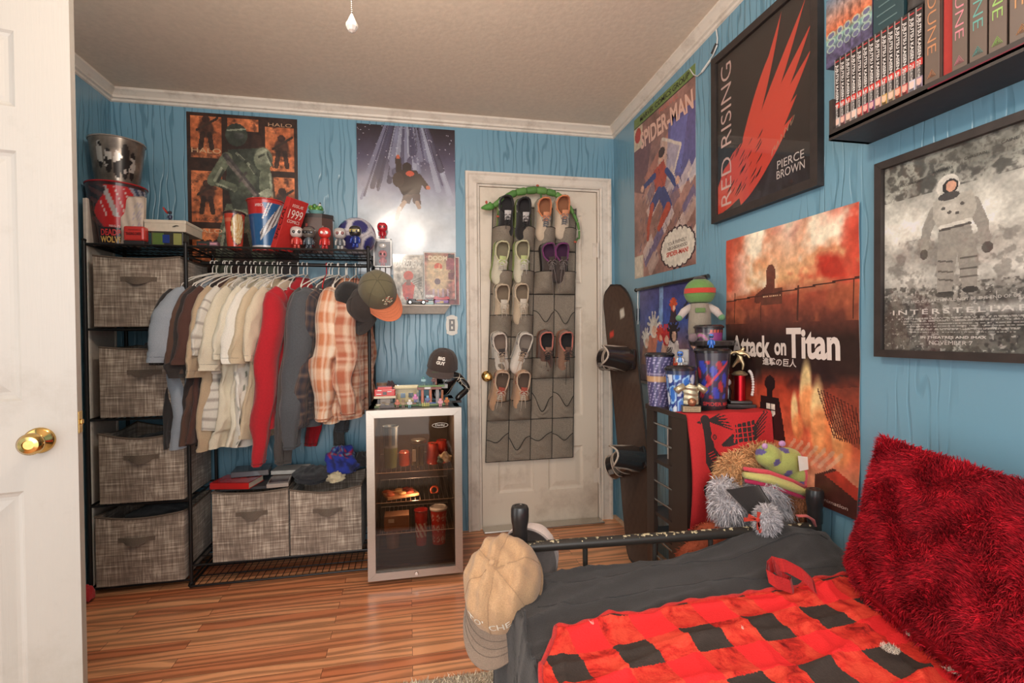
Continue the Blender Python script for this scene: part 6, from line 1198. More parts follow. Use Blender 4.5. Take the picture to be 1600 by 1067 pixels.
# grey picture of a suited traveller in snow
P = Pic(170, 235); P.grad([(0, (120, 120, 112)), (.12, (150, 150, 140)), (.22, (196, 194, 184)), (.40, (200, 198, 188)), (.48, (150, 146, 138)), (.62, (176, 174, 166)), (.72, (110, 108, 102)), (.8, (84, 82, 78)), (1, (96, 94, 88))])
n1 = fbm(170, 235, 40, 3, 5); n2 = fbm(170, 235, 12, 7, 5); P.a *= (1+(n1-.5)*.9)[..., None]; P.mix((P.Y < .2)*np.clip(abs(n2-.5)*7-.25, 0, .8), (70, 68, 64)); P.mix(((P.Y > .42) & (P.Y < .7))*np.clip((n2-.52)*6, 0, .6), (110, 106, 100)); P.mix((P.Y > .66)*np.clip((fbm(170, 235, 4, 17, 2)-.5)*4, 0, .6), (50, 48, 46)); P.mix((P.Y > .68)*np.clip((fbm(170, 235, 3, 27, 2)-.66)*5, 0, .6), (200, 198, 190))
sg = (140, 136, 128); sd = (84, 80, 76); sl = (196, 192, 182)
P.line(.39, .30, .33, .38, .045, sg, 1, .036); P.line(.33, .38, .31, .48, .035, sg, 1, .028); P.line(.62, .30, .68, .40, .045, sg, 1, .036); P.line(.68, .40, .70, .49, .034, sg, 1, .028); P.ell(.31, .505, .028, .026, sd); P.ell(.71, .515, .032, .026, sd)
P.poly([(.37, .25), (.62, .235), (.65, .32), (.60, .41), (.42, .41), (.37, .33)], (164, 160, 150)); P.poly([(.41, .39), (.61, .39), (.66, .55), (.65, .69), (.56, .69), (.53, .52), (.50, .70), (.40, .71), (.40, .55)], sg)
P.ell(.47, .19, .075, .056, sl); P.ell(.485, .195, .052, .036, (52, 48, 46)); P.ell(.49, .195, .034, .026, (196, 150, 126)); P.ell(.475, .24, .07, .020, (76, 72, 70)); P.ell(.48, .31, .055, .03, sl, .5, .5); P.line(.42, .385, .61, .375, .012, sl); P.line(.42, .40, .61, .39, .008, sd)
for (x, y) in ((.48, .32), (.44, .295), (.56, .29), (.53, .33)): P.ell(x, y, .014, .008, sd)
for y in (.55, .60, .64): P.line(.41, y, .50, y+.01, .006, sd, .8); P.line(.55, y, .65, y, .006, sd, .8)
P.ell(.45, .715, .06, .015, (60, 58, 56)); P.ell(.61, .70, .05, .015, (60, 58, 56))
P.mix(np.clip(1-abs(P.Y-.79)*28, 0, 1)*np.clip((P.X-.3)*2, 0, 1)*.7, (214, 212, 204)); n3 = np.random.RandomState(3).rand(235, 170)
for k in range(6): P.mix(((P.Y > .826+.014*k) & (P.Y < .832+.014*k) & (P.X > .12+.02*k) & (P.X < .97-.02*k) & (n3 > .35))*.55, (206, 204, 196))
P.noise(3, 40, .12); P.a *= 1.22
framed('traveller_picture', 'grey framed picture of a suited traveller walking on snow under the bookshelf', P, 1.165, .775, 1.119, 1.652, .020, [('INTERSTELLAR', .51, .795, .86, .026, (236, 232, 224), dict(off=.01, spacing=1.35)), ('THE END OF EARTH WILL NOT BE THE END OF US', .52, .742, .74, .014, (226, 222, 214)), ('IN THEATRES AND IMAX', .50, .925, .42, .013, (236, 232, 224), dict(off=.02)), ('NOVEMBER 7', .49, .952, .28, .020, (232, 228, 220)), ('HATHAWAY', .44, .105, .13, .013, (50, 48, 46)), ('MCCONAUGHEY', .22, .125, .17, .013, (50, 48, 46)), ('CHASTAIN', .64, .085, .13, .013, (50, 48, 46)), ('CAINE', .83, .065, .09, .013, (50, 48, 46))])
# black hanging shelf
bs = thing('book_shelf', 'black hanging shelf full of books at the top right', 'shelf', (XR, .7, 1.724)); SX = 1.160; SY = 1.205
m = MB(); m.box(((SX+XR)/2-.001, (SY+.0)/2, 1.732), (XR-SX-.002, SY, .016)); m.box((SX+.004, (SY)/2, 1.741), (.008, SY-.002, .020)); m.box((XR-.006, SY/2, 1.79), (.010, SY, .10)); part(m, 'board', FRM, bs)
m = MB(); m.box(((SX+XR)/2-.001, SY-.006, 1.780), (XR-SX-.004, .012, .112)); part(m, 'end_panel', FRM, bs)
SB = 1.7403
rr = random.Random(6)
arts = [(196, 180, 176), (150, 96, 100), (190, 160, 150), (206, 196, 190), (196, 90, 80), (186, 60, 76), (120, 60, 110), (206, 150, 140), (190, 150, 80), (176, 150, 120), (200, 90, 60), (176, 70, 70), (196, 190, 206), (150, 130, 150)]
def bxw(xp): return px(xp, 150, X=SX+.012).y
edges = np.linspace(px(1304, 150, X=SX+.012).y, px(1442, 150, X=SX+.012).y, 15)
for i in range(14):
    y0, y1 = edges[i], edges[i+1]; w = y0-y1-.0006; h = .205; c = (y0+y1)/2; t = thing('manga_volume', 'manga volume whose spine reads '+['nine, with pale art, at the left end of the row', 'ten, with brown and pink art', 'eleven, with sandy art low on its spine', 'twelve, with near-white art', 'thirteen, with orange-red art', 'fourteen, with crimson art', 'fifteen, with purple art', 'sixteen, with pale pink art', 'seventeen, with golden art', 'eighteen, with khaki art', 'nineteen, with bright orange art', 'twenty, with dusty red art', 'twenty-one, with silvery art', 'twenty-two, touching the orange lettered book'][i], 'book', (SX+.012, c, SB), (0, 0, 0), 'manga volumes on the hanging shelf')
    m = MB(); m.box((.0565, 0, h/2), (.113, w-.0006, h-.003), (206, 192, 172)); m.build('pages', VM, t)
    P = Pic(6, 64, (44, 38, 38)); P.rect(0, .60, 1, .675, (196, 54, 48)); P.rect(0, .80, 1, .94, arts[i]); P.ell(.5, .85, .4, .04, (236, 190, 170), .8); P.ell(.4, .91, .5, .02, tuple(int(q*.5) for q in arts[i])); P.rect(0, 0, .1, 1, (150, 140, 136)); P.ell(.5, .04, .3, .014, (176, 50, 54)); P.rect(.3, .95, .75, .985, (150, 140, 136), .6)
    m = MB(); sheet(m, P, (-.0006, w/2, h), (0, -1, 0), (0, 0, -1), w, h); m.box((.057, w/2-.0006, h/2), (.115, .001, h), (48, 42, 42)); m.box((.057, -w/2+.0006, h/2), (.115, .001, h), (48, 42, 42)); m.box((0, 0, h/2), (.001, w, h), (44, 38, 38)); m.build('cover', VP, t, recalc=False)
    for s, z, tw, th, cc in (('JUJUTSU KAISEN', h*.665, h*.50, w*.62, (226, 220, 216)), ('GEGE AKUTAMI', h*.28, h*.16, w*.40, (206, 200, 196))):
        letters(MB(), s, (-.0012, 0, z), (0, 0, -1), (0, -1, 0), tw, th, cc, off=.02).build('lettering', VP, t, recalc=False)
    letters(MB(), str(9+i), (-.0012, 0, h*.362), (0, -1, 0), (0, 0, 1), w*.6, h*.045, (236, 226, 220), off=.02).build('lettering', VP, t, recalc=False)
ys = [px(x, 60, X=SX+.03).y for x in (1291, 1307, 1318, 1330, 1345, 1363)]
for i in range(5):
    y0, y1 = ys[i], ys[i+1]; w = y0-y1-.0006; h = .195; t = thing('boxed_book', ['leftmost purple and orange spined book standing on the manga row', 'second purple swirl-spined book standing on the manga row', 'middle purple swirl-spined book standing on the manga row', 'fourth purple swirl-spined book standing on the manga row', 'rightmost purple swirl-spined book standing on the manga row, beside the teal box'][i], 'book', (SX+.03, (y0+y1)/2, SB+.2056), 0, 'purple books on the manga row')
    P = Pic(14, 90); P.grad([(0, (90, 110, 130)), (.25, (150, 120, 110)), (.5, (196, 104, 70)), (.62, (110, 150, 140)), (.8, (84, 76, 104)), (1, (74, 68, 96))]); P.noise(6, 20+i, .5)
    for k in range(3): P.ell(.5, .55+.1*k, .42, .05, (170, 190, 170), .7); P.ell(.5, .555+.1*k, .3, .034, (96, 96, 130), .9)
    m = MB(); m.box((.05, 0, h/2), (.10, w, h), (84, 76, 104)); m.build('cover', VP, t); m = MB(); sheet(m, P, (-.0006, w/2, h), (0, -1, 0), (0, 0, -1), w, h); m.build('spine_art', VP, t, recalc=False)
y0, y1 = px(1364, 30, X=SX+.03).y, px(1412, 30, X=SX+.03).y; t = thing('boxed_book', 'dark teal book box standing on the manga row, right of the purple spines', 'book', (SX+.03, (y0+y1)/2, SB+.2056)); m = MB(); m.box((.05, 0, .0975), (.10, y0-y1-.001, .195), (38, 66, 72), b=.001); m.build('cover', VP, t)
m = MB(); 
for k in range(4): m.box((-.0004, .005*(k % 2), .03+.022*k), (.0008, (y0-y1)*.6, .003), (96, 120, 122))
m.build('spine_lines', VP, t)
y1 = px(1440, 30, X=SX+.04).y; y0 = px(1414, 30, X=SX+.04).y; t = thing('figure_toy', 'dark bulky toy at the end of the manga row', 'toy', (SX+.06, (y0+y1)/2, SB+.2056)); m = MB(); lump(m, (0, 0, .035), (.03, .026, .05), (70, 64, 62), 5, n=24, m=16); m.build('body', VM, t, smooth='all')
DU = [(1445, 1469, (190, 130, 90), 'orange'), (1488, 1512, (206, 130, 140), 'pink'), (1515, 1543, (96, 160, 150), 'teal'), (1545, 1574, (150, 190, 100), 'green'), (1577, 1620, (196, 140, 90), 'copper')]
for x0_, x1_, cc, nm in DU:
    y0, y1 = px(x0_, 120, X=SX+.006).y, px(x1_, 120, X=SX+.006).y; w = y0-y1-.001; h = .235; t = thing('hardcover_book', f'thick brown book with {nm} spine letters on the black hanging shelf', 'book', (SX+.006, (y0+y1)/2, SB), 0, 'thick brown books on the hanging shelf')
    m = MB(); m.box((.0002, 0, h/2), (.004, w, h), (104, 88, 78), b=.001); m.box((.06, w/2-.0015, h/2), (.12, .003, h), (104, 88, 78)); m.box((.06, -w/2+.0015, h/2), (.12, .003, h), (104, 88, 78)); m.build('cover', VP, t); m = MB(); m.box((.06, 0, h/2), (.11, w-.008, h-.008), (160, 52, 44) if nm == 'orange' else (196, 180, 160)); m.build('pages', VM, t)
    letters(MB(), 'DUNE', (-.0024, 0, h*.60), (0, 0, -1), (0, -1, 0), h*.56, w*.58, cc, off=-.01).build('lettering', VP, t, recalc=False)
    letters(MB(), 'FRANK HERBERT', (-.0024, 0, h*.945), (0, -1, 0), (0, 0, 1), w*.7, .006, cc).build('lettering', VP, t, recalc=False)
    m = MB(); 
    for k, r_ in enumerate((.011, .007, .0035)): m.tube([(-.0024, r_*math.cos(a), h*.12+r_*math.sin(a)) for a in (PI/2, PI/2+2*PI/3, PI/2+4*PI/3)], .0006, 4, cc, closed=True)
    m.build('emblem', VP, t)
y0, y1 = px(1471, 120, X=SX+.01).y, px(1486, 120, X=SX+.01).y; t = thing('hardcover_book', 'red book turned fore-edge out between the orange and pink lettered ones', 'book', (SX+.014, (y0+y1)/2, SB)); m = MB(); m.box((.055, 0, .115), (.11, y0-y1-.001, .23), (172, 46, 40), b=.001); m.build('pages', VM, t); m = MB(); m.box((.055, (y0-y1)/2-.001, .117), (.114, .0012, .234), (60, 44, 40)); m.build('cover', VM, t)
tag(origin_to(MB().box((SX+.006, .60, SB-.0022), (.016, .66, .003), (110, 34, 52)).build('shelf_liner', VG), (SX+.006, .6, SB-.004)), 'dark red liner strip along the front edge of the hanging shelf', 'liner')
# light strip lead on the crown
W_ = [px(1119, 46, X=XR-.008), px(1121, 60, X=XR-.008), px(1120, 72, X=XR-.008), px(1114, 86, X=XR-.010), px(1106, 98, X=XR-.008), px(1097, 112, X=XR-.008), px(1090, 119, X=XR-.006), px(1084, 117, X=XR-.006), px(1078, 108, X=XR-.006)]
t = thing('light_strip', 'white light strip lead curving from the crown moulding to the comic poster', 'cable', tuple(W_[0])); m = MB(); m.tube(W_, .003, 7, (206, 202, 196)); part(m, 'lead', VG, t, smooth=True); m = MB(); m.tube([px(1120, 68, X=XR-.008), px(1113, 84, X=XR-.010)], .0075, 10, (38, 40, 40)); part(m, 'connector', VG, t, smooth=True); m = MB(); m.tube([px(1097, 112, X=XR-.008)+Vector((0, .0, 0)), px(1110, 94, X=XR-.008)], .0055, 8, (222, 220, 214)); part(m, 'sleeve', VG, t, smooth=True)
# snowboard
Bb = Vector((1.135, 2.30, .03)); Bt = Vector((1.205, 2.80, 1.47)); ax = (Bt-Bb).normalized(); sw_ = Vector((.26, -.96, 0)); sw_ = (sw_-ax*sw_.dot(ax)).normalized(); nn = sw_.cross(ax); nn = nn if nn.x < 0 else -nn
sb = thing('snowboard', 'brown snowboard with two black bindings leaning in the right corner', 'snowboard', tuple(Bb)); L_ = (Bt-Bb).length
def bo(u, v):
    s = v*2-1; wd = .135*(1-.16*(1-s*s))*(max(0, 1-abs(s)**9))**.5; rk = .06*max(0, abs(s)-.78)**1.5/.1; return Bb+ax*(v*L_)+sw_*((u-.5)*2*wd)+nn*(rk*.6)
def boc(u, v):
    c = (84, 66, 56) if math.sin(u*160)*math.sin(v*420) > -.3 else (79, 62, 53)
    if .02 < v < .42 and ((u-.5)/.42)**2+((v-.47)/.10)**2 > .0 and math.hypot((u-.50)/.40, (v-.515)/.075) < 1: c = (206, 170, 140) if math.sin(u*26+math.sin(v*60)*2) > -.3 else (150, 74, 56)
    if .86 < v < .895 and .55 < u < .75: c = (206, 196, 180)
    if .80 < v < .83 and .14 < u < .30: c = (206, 70, 56)
    return c
m = MB(); m.grid(bo, 20, 90, colf=boc); m.grid(lambda u, v: bo(u, v)-nn*.010, 10, 50, (40, 34, 32)); part(m, 'deck', VG, sb, recalc=False, smooth='all')
m = MB(); 
for sd in (0, 1): m.tube([bo(sd, i/50)-nn*.005 for i in range(51)], .0058, 6, (30, 27, 26))
part(m, 'edge', VM, sb, smooth=True)
def binding(v0, tw):
    c = Bb+ax*(v0*L_)+nn*.012; M_ = Matrix((( sw_.x, ax.x, nn.x, c.x), (sw_.y, ax.y, nn.y, c.y), (sw_.z, ax.z, nn.z, c.z), (0, 0, 0, 1))) @ Matrix.Rotation(tw, 4, 'Z')
    m = MB(); m.box((0, 0, .012), (.26, .11, .022), (38, 34, 34), M=M_, b=.008); m.ell((0, 0, .02), (.05, .05, .012), (56, 50, 48), M=M_); m.box((0, .052, .035), (.20, .010, .05), (44, 38, 36), M=M_, b=.004); m.box((0, -.052, .035), (.20, .010, .05), (44, 38, 36), M=M_, b=.004); bd = part(m, 'binding', VG, sb, smooth=True)
    m = MB(); m.grid(lambda u, v: (.11+.035*v-.05*math.sin(PI*u)*0, 0, 0) if False else Vector((.125-.055*(2*u-1)**2+.04*v, (u-.5)*.13*(1-.25*v), .02+.20*v)), 12, 12, (40, 36, 36), M=M_); m.grid(lambda u, v: Vector((.133-.055*(2*u-1)**2+.04*v, (u-.5)*.135*(1-.25*v), .02+.205*v)), 12, 12, (56, 50, 48), M=M_)
    pts = [Vector((.128-.055*(2*u-1)**2+.04*1.02, (u-.5)*.135*.75, .222)) for u in np.linspace(0, 1, 9)]; m.tube([Vector((.075, -.066, .03)), Vector((.10, -.058, .13))]+pts+[Vector((.10, .058, .13)), Vector((.075, .066, .03))], .005, 7, (196, 180, 164), M=M_); part(m, 'highback', VG, bd, smooth='all', recalc=False)
    for xx, hh, cl in ((-.085, .075, (44, 38, 37)), (.035, .115, (52, 46, 44))):
        m = MB(); f = lambda u, v, xx=xx, hh=hh: Vector((xx+(v-.5)*.055+.02*math.sin(PI*u), .060*math.cos(PI*u)*1.05, .03+hh*math.sin(PI*u)**.8)); m.grid(f, 20, 4, cl, M=M_); m.grid(lambda u, v: f(u, v)+Vector((0, 0, -.006)), 20, 4, (30, 27, 27), M=M_)
        for v in (0, 1): m.tube([f(i/20, v) for i in range(21)], .0035, 6, (190, 172, 156), M=M_)
        m.box((xx+.02, -.035, .03+hh*.85), (.035, .03, .012), (120, 112, 106), M=M_, b=.003); part(m, 'strap', VG, bd, smooth='all', recalc=False)
binding(.70, -.25); binding(.33, .15)
# ================================================================= TOWER SHELF
TX0, TX1, TY0, TY1, TZt = .955, 1.280, 1.600, 1.905, .900
DKW = mat('espresso_wood', (52, 41, 36), .38, bump=.1, scale=12, var=.2, stretch=(1, 1, .1))
tw = thing('tower_shelf', 'narrow dark brown tower shelf with metal rods on its open side', 'shelf', ((TX0+TX1)/2, (TY0+TY1)/2, 0))
m = MB(); m.box(((TX0+TX1)/2, (TY0+TY1)/2, TZt-.010), (TX1-TX0+.008, TY1-TY0+.008, .020), b=.002); part(m, 'top', DKW, tw)
for z in (.688, .477, .391, .20, .03): m = MB(); m.box(((TX0+TX1)/2, (TY0+TY1)/2, z-.008), (TX1-TX0-.012, TY1-TY0-.012, .014)); part(m, 'shelf', DKW, tw)
for y0, y1 in ((TY1-.060, TY1), (TY0, TY0+.105)): m = MB(); m.box((TX0+.008, (y0+y1)/2, (TZt-.02)/2), (.016, y1-y0, TZt-.021)); part(m, 'side_post', DKW, tw)
m = MB(); m.box((TX1-.005, (TY0+TY1)/2, (TZt-.02)/2), (.010, TY1-TY0, TZt-.021)); part(m, 'back_panel', DKW, tw)
m = MB(); m.box(((TX0+TX1)/2, TY0+.006, (TZt-.02)/2), (TX1-TX0-.03, .010, TZt-.021)); m.box((TX0+.022, TY0+.135, (TZt-.02)/2), (.012, .045, TZt-.022)); part(m, 'inner_panel', DKW, tw)
for z in (.830, .758, .600, .525, .369, .30): m = MB(); m.tube([(TX0+.006, TY0+.10, z), (TX0+.006, TY1-.055, z)], .0042, 10); part(m, 'rod', CHROME, tw, smooth=True)
for nm, lb_, cat_, z, dy, w, d, h, c, sub in [('figurine_box', 'white and blue toy box on the top inner shelf of the tower', 'box', .688, .22, .06, .05, .13, (190, 176, 166), (60, 80, 160)), ('mug', 'white block with a dark letter on the tower shelf', 'mug', .688, .17, .05, .04, .045, (214, 206, 196), (60, 54, 52)), ('thin_book', 'pale blue book standing in the middle of the tower', 'book', .477, .20, .10, .012, .18, (110, 140, 156), (70, 90, 104)),
        ('small_carton', 'pink and cream carton low inside the tower', 'box', .391+.001, .19, .07, .06, .075, (206, 172, 156), (226, 206, 190)), ('dvd_case', 'grey case lying flat low inside the tower', 'case', .20, .19, .11, .09, .02, (150, 146, 144), (90, 88, 90))]:
    gift(nm, lb_, cat_, TX0+.075, TY0+dy-.02, z-.0005, w, d, h, c, rot=-PI/2, parts={'print': [((0, -d/2-.0006, h*.6), (w*.6, .001, h*.35), sub)]})
t = thing('soda_can', 'red and white can inside the bottom of the tower', 'can', (TX0+.06, TY0+.16, .2005)); m = MB(); m.lathe([(.026, 0), (.031, .008), (.031, .108), (.026, .118), (.025, .115), (0, .115)], 28, colf=lambda a, z: (214, 206, 200) if z < .05 or z > .10 else (190, 40, 44)); m.build('body', VG, t, smooth=True); m = MB(); m.ell((0, 0, .117), (.009, .009, .001), (190, 186, 180)); m.build('tab', VMET, t)
# red flag hanging over the tower
FLAG = mat('red_flag_cloth', None, .85, bump=.25, scale=200, var=.08)
P = Pic(150, 200, (190, 38, 40)); BK_ = (46, 34, 34)
P.ell(.20, .19, .055, .035, BK_); P.poly([(.14, .19), (.09, .205), (.15, .215)], BK_); P.poly([(.16, .20), (.25, .20), (.29, .38), (.42, .50), (.40, .60), (.26, .60), (.17, .50), (.17, .34)], BK_)
for k in range(6): P.line(.24, .19, .42+.02*k, .14+.022*k, .010, BK_, 1, .004)
P.ell(.30, .30, .045, .034, (190, 38, 40)); P.ell(.30, .30, .028, .021, BK_); P.ell(.30, .30, .014, .011, (190, 38, 40)); P.ell(.30, .30, .007, .005, BK_)
for k in range(4): P.line(.40+.02*k, .36, .62, .22+.035*k, .018, BK_, 1, .010)
for k in range(5): P.line(.55+.05*k, .22, .52+.05*k, .34, .007, (190, 38, 40)); 
P.poly([(.55, .22), (.78, .20), (.78, .34), (.55, .34)], BK_)
for k in range(4): P.line(.57+.055*k, .20, .56+.055*k, .35, .006, (190, 38, 40)); 
for k in range(3): P.line(.52, .24+.035*k, .80, .235+.035*k, .005, (190, 38, 40))
for k in range(6): P.line(.76, .25+.016*k, .97-.015*k, .12+.034*k, .010, BK_, 1, .005)
for k in range(7): P.line(.20+.02*k, .43+.018*k, .27+.02*k, .41+.02*k, .004, (190, 38, 40))
P.poly([(.14, .68), (.22, .62), (.36, .66), (.48, .78), (.44, .86), (.28, .80), (.16, .74)], BK_)
for k in range(7): P.line(.18+.045*k, .66+.015*k, .22+.04*k, .80+.012*k, .005, (190, 38, 40))
P.line(.18, .70, .44, .82, .006, (190, 38, 40))
fl_ = thing('red_flag', 'red cloth with a black bird print hanging over the tower shelf', 'flag', (TX0+.16, TY0, TZt)); m = MB(); fw_, fh = .335, .46
def flg(u, v):  # v along the cloth: first .13 lies on the top, the rest hangs
    s = v*fh; x = TX0-.004+u*fw_+.012*(v)*math.sin(3*v)*(u-.5); lay = .07
    if s < lay: return Vector((x, TY0+lay-s-.004, TZt+.002+.002*math.sin(u*14)))
    d = s-lay; cut = 1-.30*max(0, u-.25)*0
    return Vector((x+.010*math.sin(d*9+u*2)*d/.3, TY0-.010-.016*(.5+.5*math.sin(u*11+d*6))*min(1, d/.1)-.012*min(1, d/.2), TZt+.001-d-.015*math.sin(u*3.1)*min(1, d/.05)))
nx, ny = 150, 200; base = len(m.v)
for j in range(ny+1):
    for i in range(nx+1): m.v.append(tuple(flg(i/nx, j/ny)))
Lc = lina(P.a)
for j in range(ny):
    for i in range(nx): a = base+j*(nx+1)+i; m.f.append((a, a+nx+1, a+nx+2, a+1)); m.c.append([tuple(Lc[j, i])]*4); m.m.append(0)
m.grid(lambda u, v: flg(u, v)+Vector((0, .0015, -.0008 if v < .15 else 0)), 30, 40, (170, 34, 36)); part(m, 'cloth', FLAG, fl_, smooth='all', recalc=False)
m = MB(); m.tube([flg(0, i/40) for i in range(41)], .0016, 5, (160, 30, 32)); m.tube([flg(1, i/40) for i in range(41)], .0016, 5, (160, 30, 32)); m.tube([flg(i/40, 1) for i in range(41)], .0018, 5, (160, 30, 32)); part(m, 'hem', FLAG, fl_, smooth=True)
tag(origin_to(MB().grid(lambda u, v: Vector((TX0+.0+u*.10, TY0-.006-.008*math.sin(u*7+v*3), .50-v*.20)), 10, 14, (176, 34, 38)).grid(lambda u, v: Vector((TX0+.0+u*.10, TY0-.0045-.008*math.sin(u*7+v*3), .50-v*.20)), 10, 14, (176, 34, 38)).build('red_cloth', FLAG, None, smooth='all', recalc=False), (TX0+.05, TY0, .5)), 'plain red cloth corner hanging below the bird flag on the tower', 'cloth')
# ---- things on the tower
TT = TZt+.0005; VR = -math.radians(125)   # viewer direction angle from the tower
def starcup(a, z):
    c = (78, 74, 112) if math.sin(a*63+z*41)*math.sin(a*37-z*71) < .55 else (170, 160, 200)
    if .48 < z < .60: c = (190, 150, 110)
    return (150, 140, 170) if .62 < z < .645 else c
def tcup(label, xl, xr, yt, yb, Yv, colf, lid, texts=(), rim=(40, 38, 42)):
    cx = (xl+xr)/2; c = px(cx, yb, Y=Yv); dist = (c-Vector((0, 0, CH))).dot(fwd); r = (xr-xl)/2*dist/F; h = (yb-yt)*dist/F*1.0
    return pail('drink_cup', label, (c.x, Yv, TT), r*.74, r, h-.012, colf, rim, cat='cup', lid=lid, n=72, nz=36, texts=texts, rimr=.002), c, r, h
tcup('purple starry drink cup with black lid at the left end of the tower top', 1009, 1052, 549, 632, 1.84, starcup, (36, 34, 38))
def bluecup(a, z):
    v = ((a*2*PI-VR+PI) % (2*PI)-PI)
    if z > .88: return (50, 60, 90)
    q = math.sin(v*4+z*9)+math.sin(v*7-z*5+1); return (60, 110, 190) if q > .6 else ((150, 190, 226) if q > .1 else ((44, 64, 130) if q > -.9 else (206, 214, 226)))
c2, cc2, r2, h2 = tcup('bright blue and white drink cup in front of the starry one', 1040, 1086, 566, 636, 1.70, bluecup, (40, 38, 42))
def spcup(a, z):
    v = ((a*2*PI-VR+PI) % (2*PI)-PI); c = (56, 50, 60)
    if z < .06: return (40, 36, 38)
    if .2 < z < .85 and abs(v) < 1.0:
        q = math.sin(v*6+z*11)*math.sin(v*3-z*8); c = (60, 70, 170) if q > .2 else ((170, 50, 60) if q < -.45 else (60, 54, 80))
        if abs((z-.52)-v*.3) < .03: c = (196, 70, 80)
    return c
c3, cc3, r3, h3 = tcup('tall dark drink cup with blue and red swirls at the front of the tower', 1087, 1140, 542, 637, 1.70, spcup, (34, 32, 34), texts=[('SPIDER', VR, .115, .070, .014, (190, 60, 60), dict(off=.03)), ('MAN', VR+1.1, .115, .030, .014, (190, 60, 60), dict(off=.03))])
figurine('small_figurine', 'tiny bright blue figurine standing on the lid of the tall dark cup', (cc3.x-.005, 1.70, TT+h3+.001), .062, (60, 120, 200), (50, 100, 190), (60, 116, 200), hs=.55, rot=-.6)
sf_ = figurine('small_figurine', 'blue and white figurine seated on the lid of the blue cup', (cc2.x, 1.70, TT+h2+.001), .060, (60, 110, 190), (90, 130, 190), (206, 200, 196), hs=.7, rot=-.6)
t = thing('toy_chair', 'small grey toy armchair behind the seated blue figurine', 'toy', (cc2.x+.024, 1.718, TT+h2+.0005), (0, 0, -.6)); m = MB(); m.box((0, .006, .030), (.040, .012, .060), (140, 134, 130), b=.005); m.build('backrest', VG, t); m = MB(); m.box((0, -.008, .008), (.036, .022, .014), (128, 122, 118), b=.003); m.build('seat', VG, t)
# dark pot, tray, purple tin
pc = px(1113, 600, Y=1.83); dpot = thing('black_canister', 'black round canister behind the tall dark cup on the tower', 'canister', (pc.x, 1.83, TT)); hz_ = px(1113, 541, Y=1.83).z-TT
m = MB(); m.lathe([(.058, 0), (.062, .01), (.064, hz_-.03), (.066, hz_-.012), (.060, hz_)], 40, (44, 38, 38)); m.build('body', VG, dpot, smooth=True); m = MB(); m.tube([(.066*math.cos(a), .066*math.sin(a), hz_*.55) for a in np.linspace(0, 2*PI, 40)[:-1]], .003, 6, (120, 50, 60), closed=True); m.build('band', VG, dpot)
ty = thing('black_tray', 'shallow black tray on the black canister, carrying the plush and purple tin', 'tray', (pc.x, 1.83, TT+hz_+.0005)); m = MB(); m.lathe([(.070, 0), (.086, .004), (.090, .022), (.087, .022), (.083, .007), (0, .006)], 48, (52, 46, 46)); m.build('body', VG, ty, smooth=True); m = MB(); m.tube([(.0885*math.cos(a), .0885*math.sin(a), .022) for a in np.linspace(0, 2*PI, 48)[:-1]], .002, 6, (84, 76, 76), closed=True); m.build('rim', VG, ty)
def purp(a, z):
    v = ((a*2*PI-VR+PI) % (2*PI)-PI)
    if z > .86: return (52, 44, 50)
    if z > .70: return (196, 90, 70) if math.sin(a*140) > 0 and v > 0 else (60, 46, 56)
    if v > .1: return (140, 60, 120)
    q = math.sin(math.hypot(v+.6, z)*14); return (176, 110, 150) if q > .4 else ((120, 120, 96) if q > -.3 else (80, 60, 80))
pp = px(1110, 534, Y=1.80); pail('round_tin', 'purple and black round tin in front of the green plush', (pp.x+.002, 1.815, TT+hz_+.0075), .050, .054, px(1110, 506, Y=1.79).z-pp.z-.002, purp, (44, 38, 42), cat='tin', lid=(46, 40, 44), n=72, nz=24)
# plush with green head
pl = px(1090, 500, Y=1.90); gp = thing('plush_toy', 'sitting plush toy with big green head and grey body on the tower', 'plush toy', (pl.x, 1.885, TT+hz_+.02), (0, 0, math.radians(-28)))
hz2 = px(1090, 457, Y=1.88).z-(TT+hz_+.02)
m = MB(); m.ell((0, 0, hz2), (.062, .056, .060), (98, 136, 70), n=32, m=22)
for i, v in enumerate(m.v): dz = (v[2]-hz2)/.058; m.v[i] = (v[0]*(1.0 if dz > -.2 else 1-.10*(-.2-dz)), v[1], hz2+max(-.72, dz)*.058)
hd = m.build('head', VF, gp, smooth='all')
m = MB(); m.grid(lambda u, v: Vector((.0645*math.sin((u-.5)*2.5), -.0585*math.cos((u-.5)*2.5), hz2+.016-.020*v)), 20, 3, (186, 60, 44)); m.build('headband', VF, hd, smooth='all', recalc=False)
m = MB(); m.ell((0, .0, hz2+.056), (.026, .026, .012), (60, 50, 50)); m.build('top_patch', VF, hd, smooth='all')
m = MB(); m.lathe([(.022, .0), (.042, .012), (.046, .035), (.044, hz2-.075), (.036, hz2-.045)], 24, (140, 130, 116)); m.box((0, -.042, hz2-.075), (.040, .012, .020), (96, 120, 70), b=.004); m.box((0, -.002, .012), (.078, .074, .010), (110, 90, 70), b=.004); m.build('body', VF, gp, smooth=True)
for sx in (-1, 1):
    m = MB(); m.tube([(sx*.034, 0, hz2-.058), (sx*.062, -.014, hz2-.078), (sx*.078, -.026, hz2-.10)], [.015, .016, .013], 12, (186, 172, 166)); m.ell((sx*.082, -.028, hz2-.105), (.014, .014, .013), (96, 140, 100)); m.build('arm', VF, gp, smooth='all')
    m = MB(); m.tube([(sx*.020, -.015, .012), (sx*.028, -.055, .014), (sx*.032, -.085, .012)], [.019, .018, .017], 12, (196, 170, 150)); m.build('leg', VF, gp, smooth='all')
    m = MB(); m.tube([(sx*.032, -.083, .012), (sx*.033, -.100, .016), (sx*.033, -.105, .030)], [.018, .018, .013], 12, (120, 100, 104)); m.build('boot', VF, gp, smooth='all')
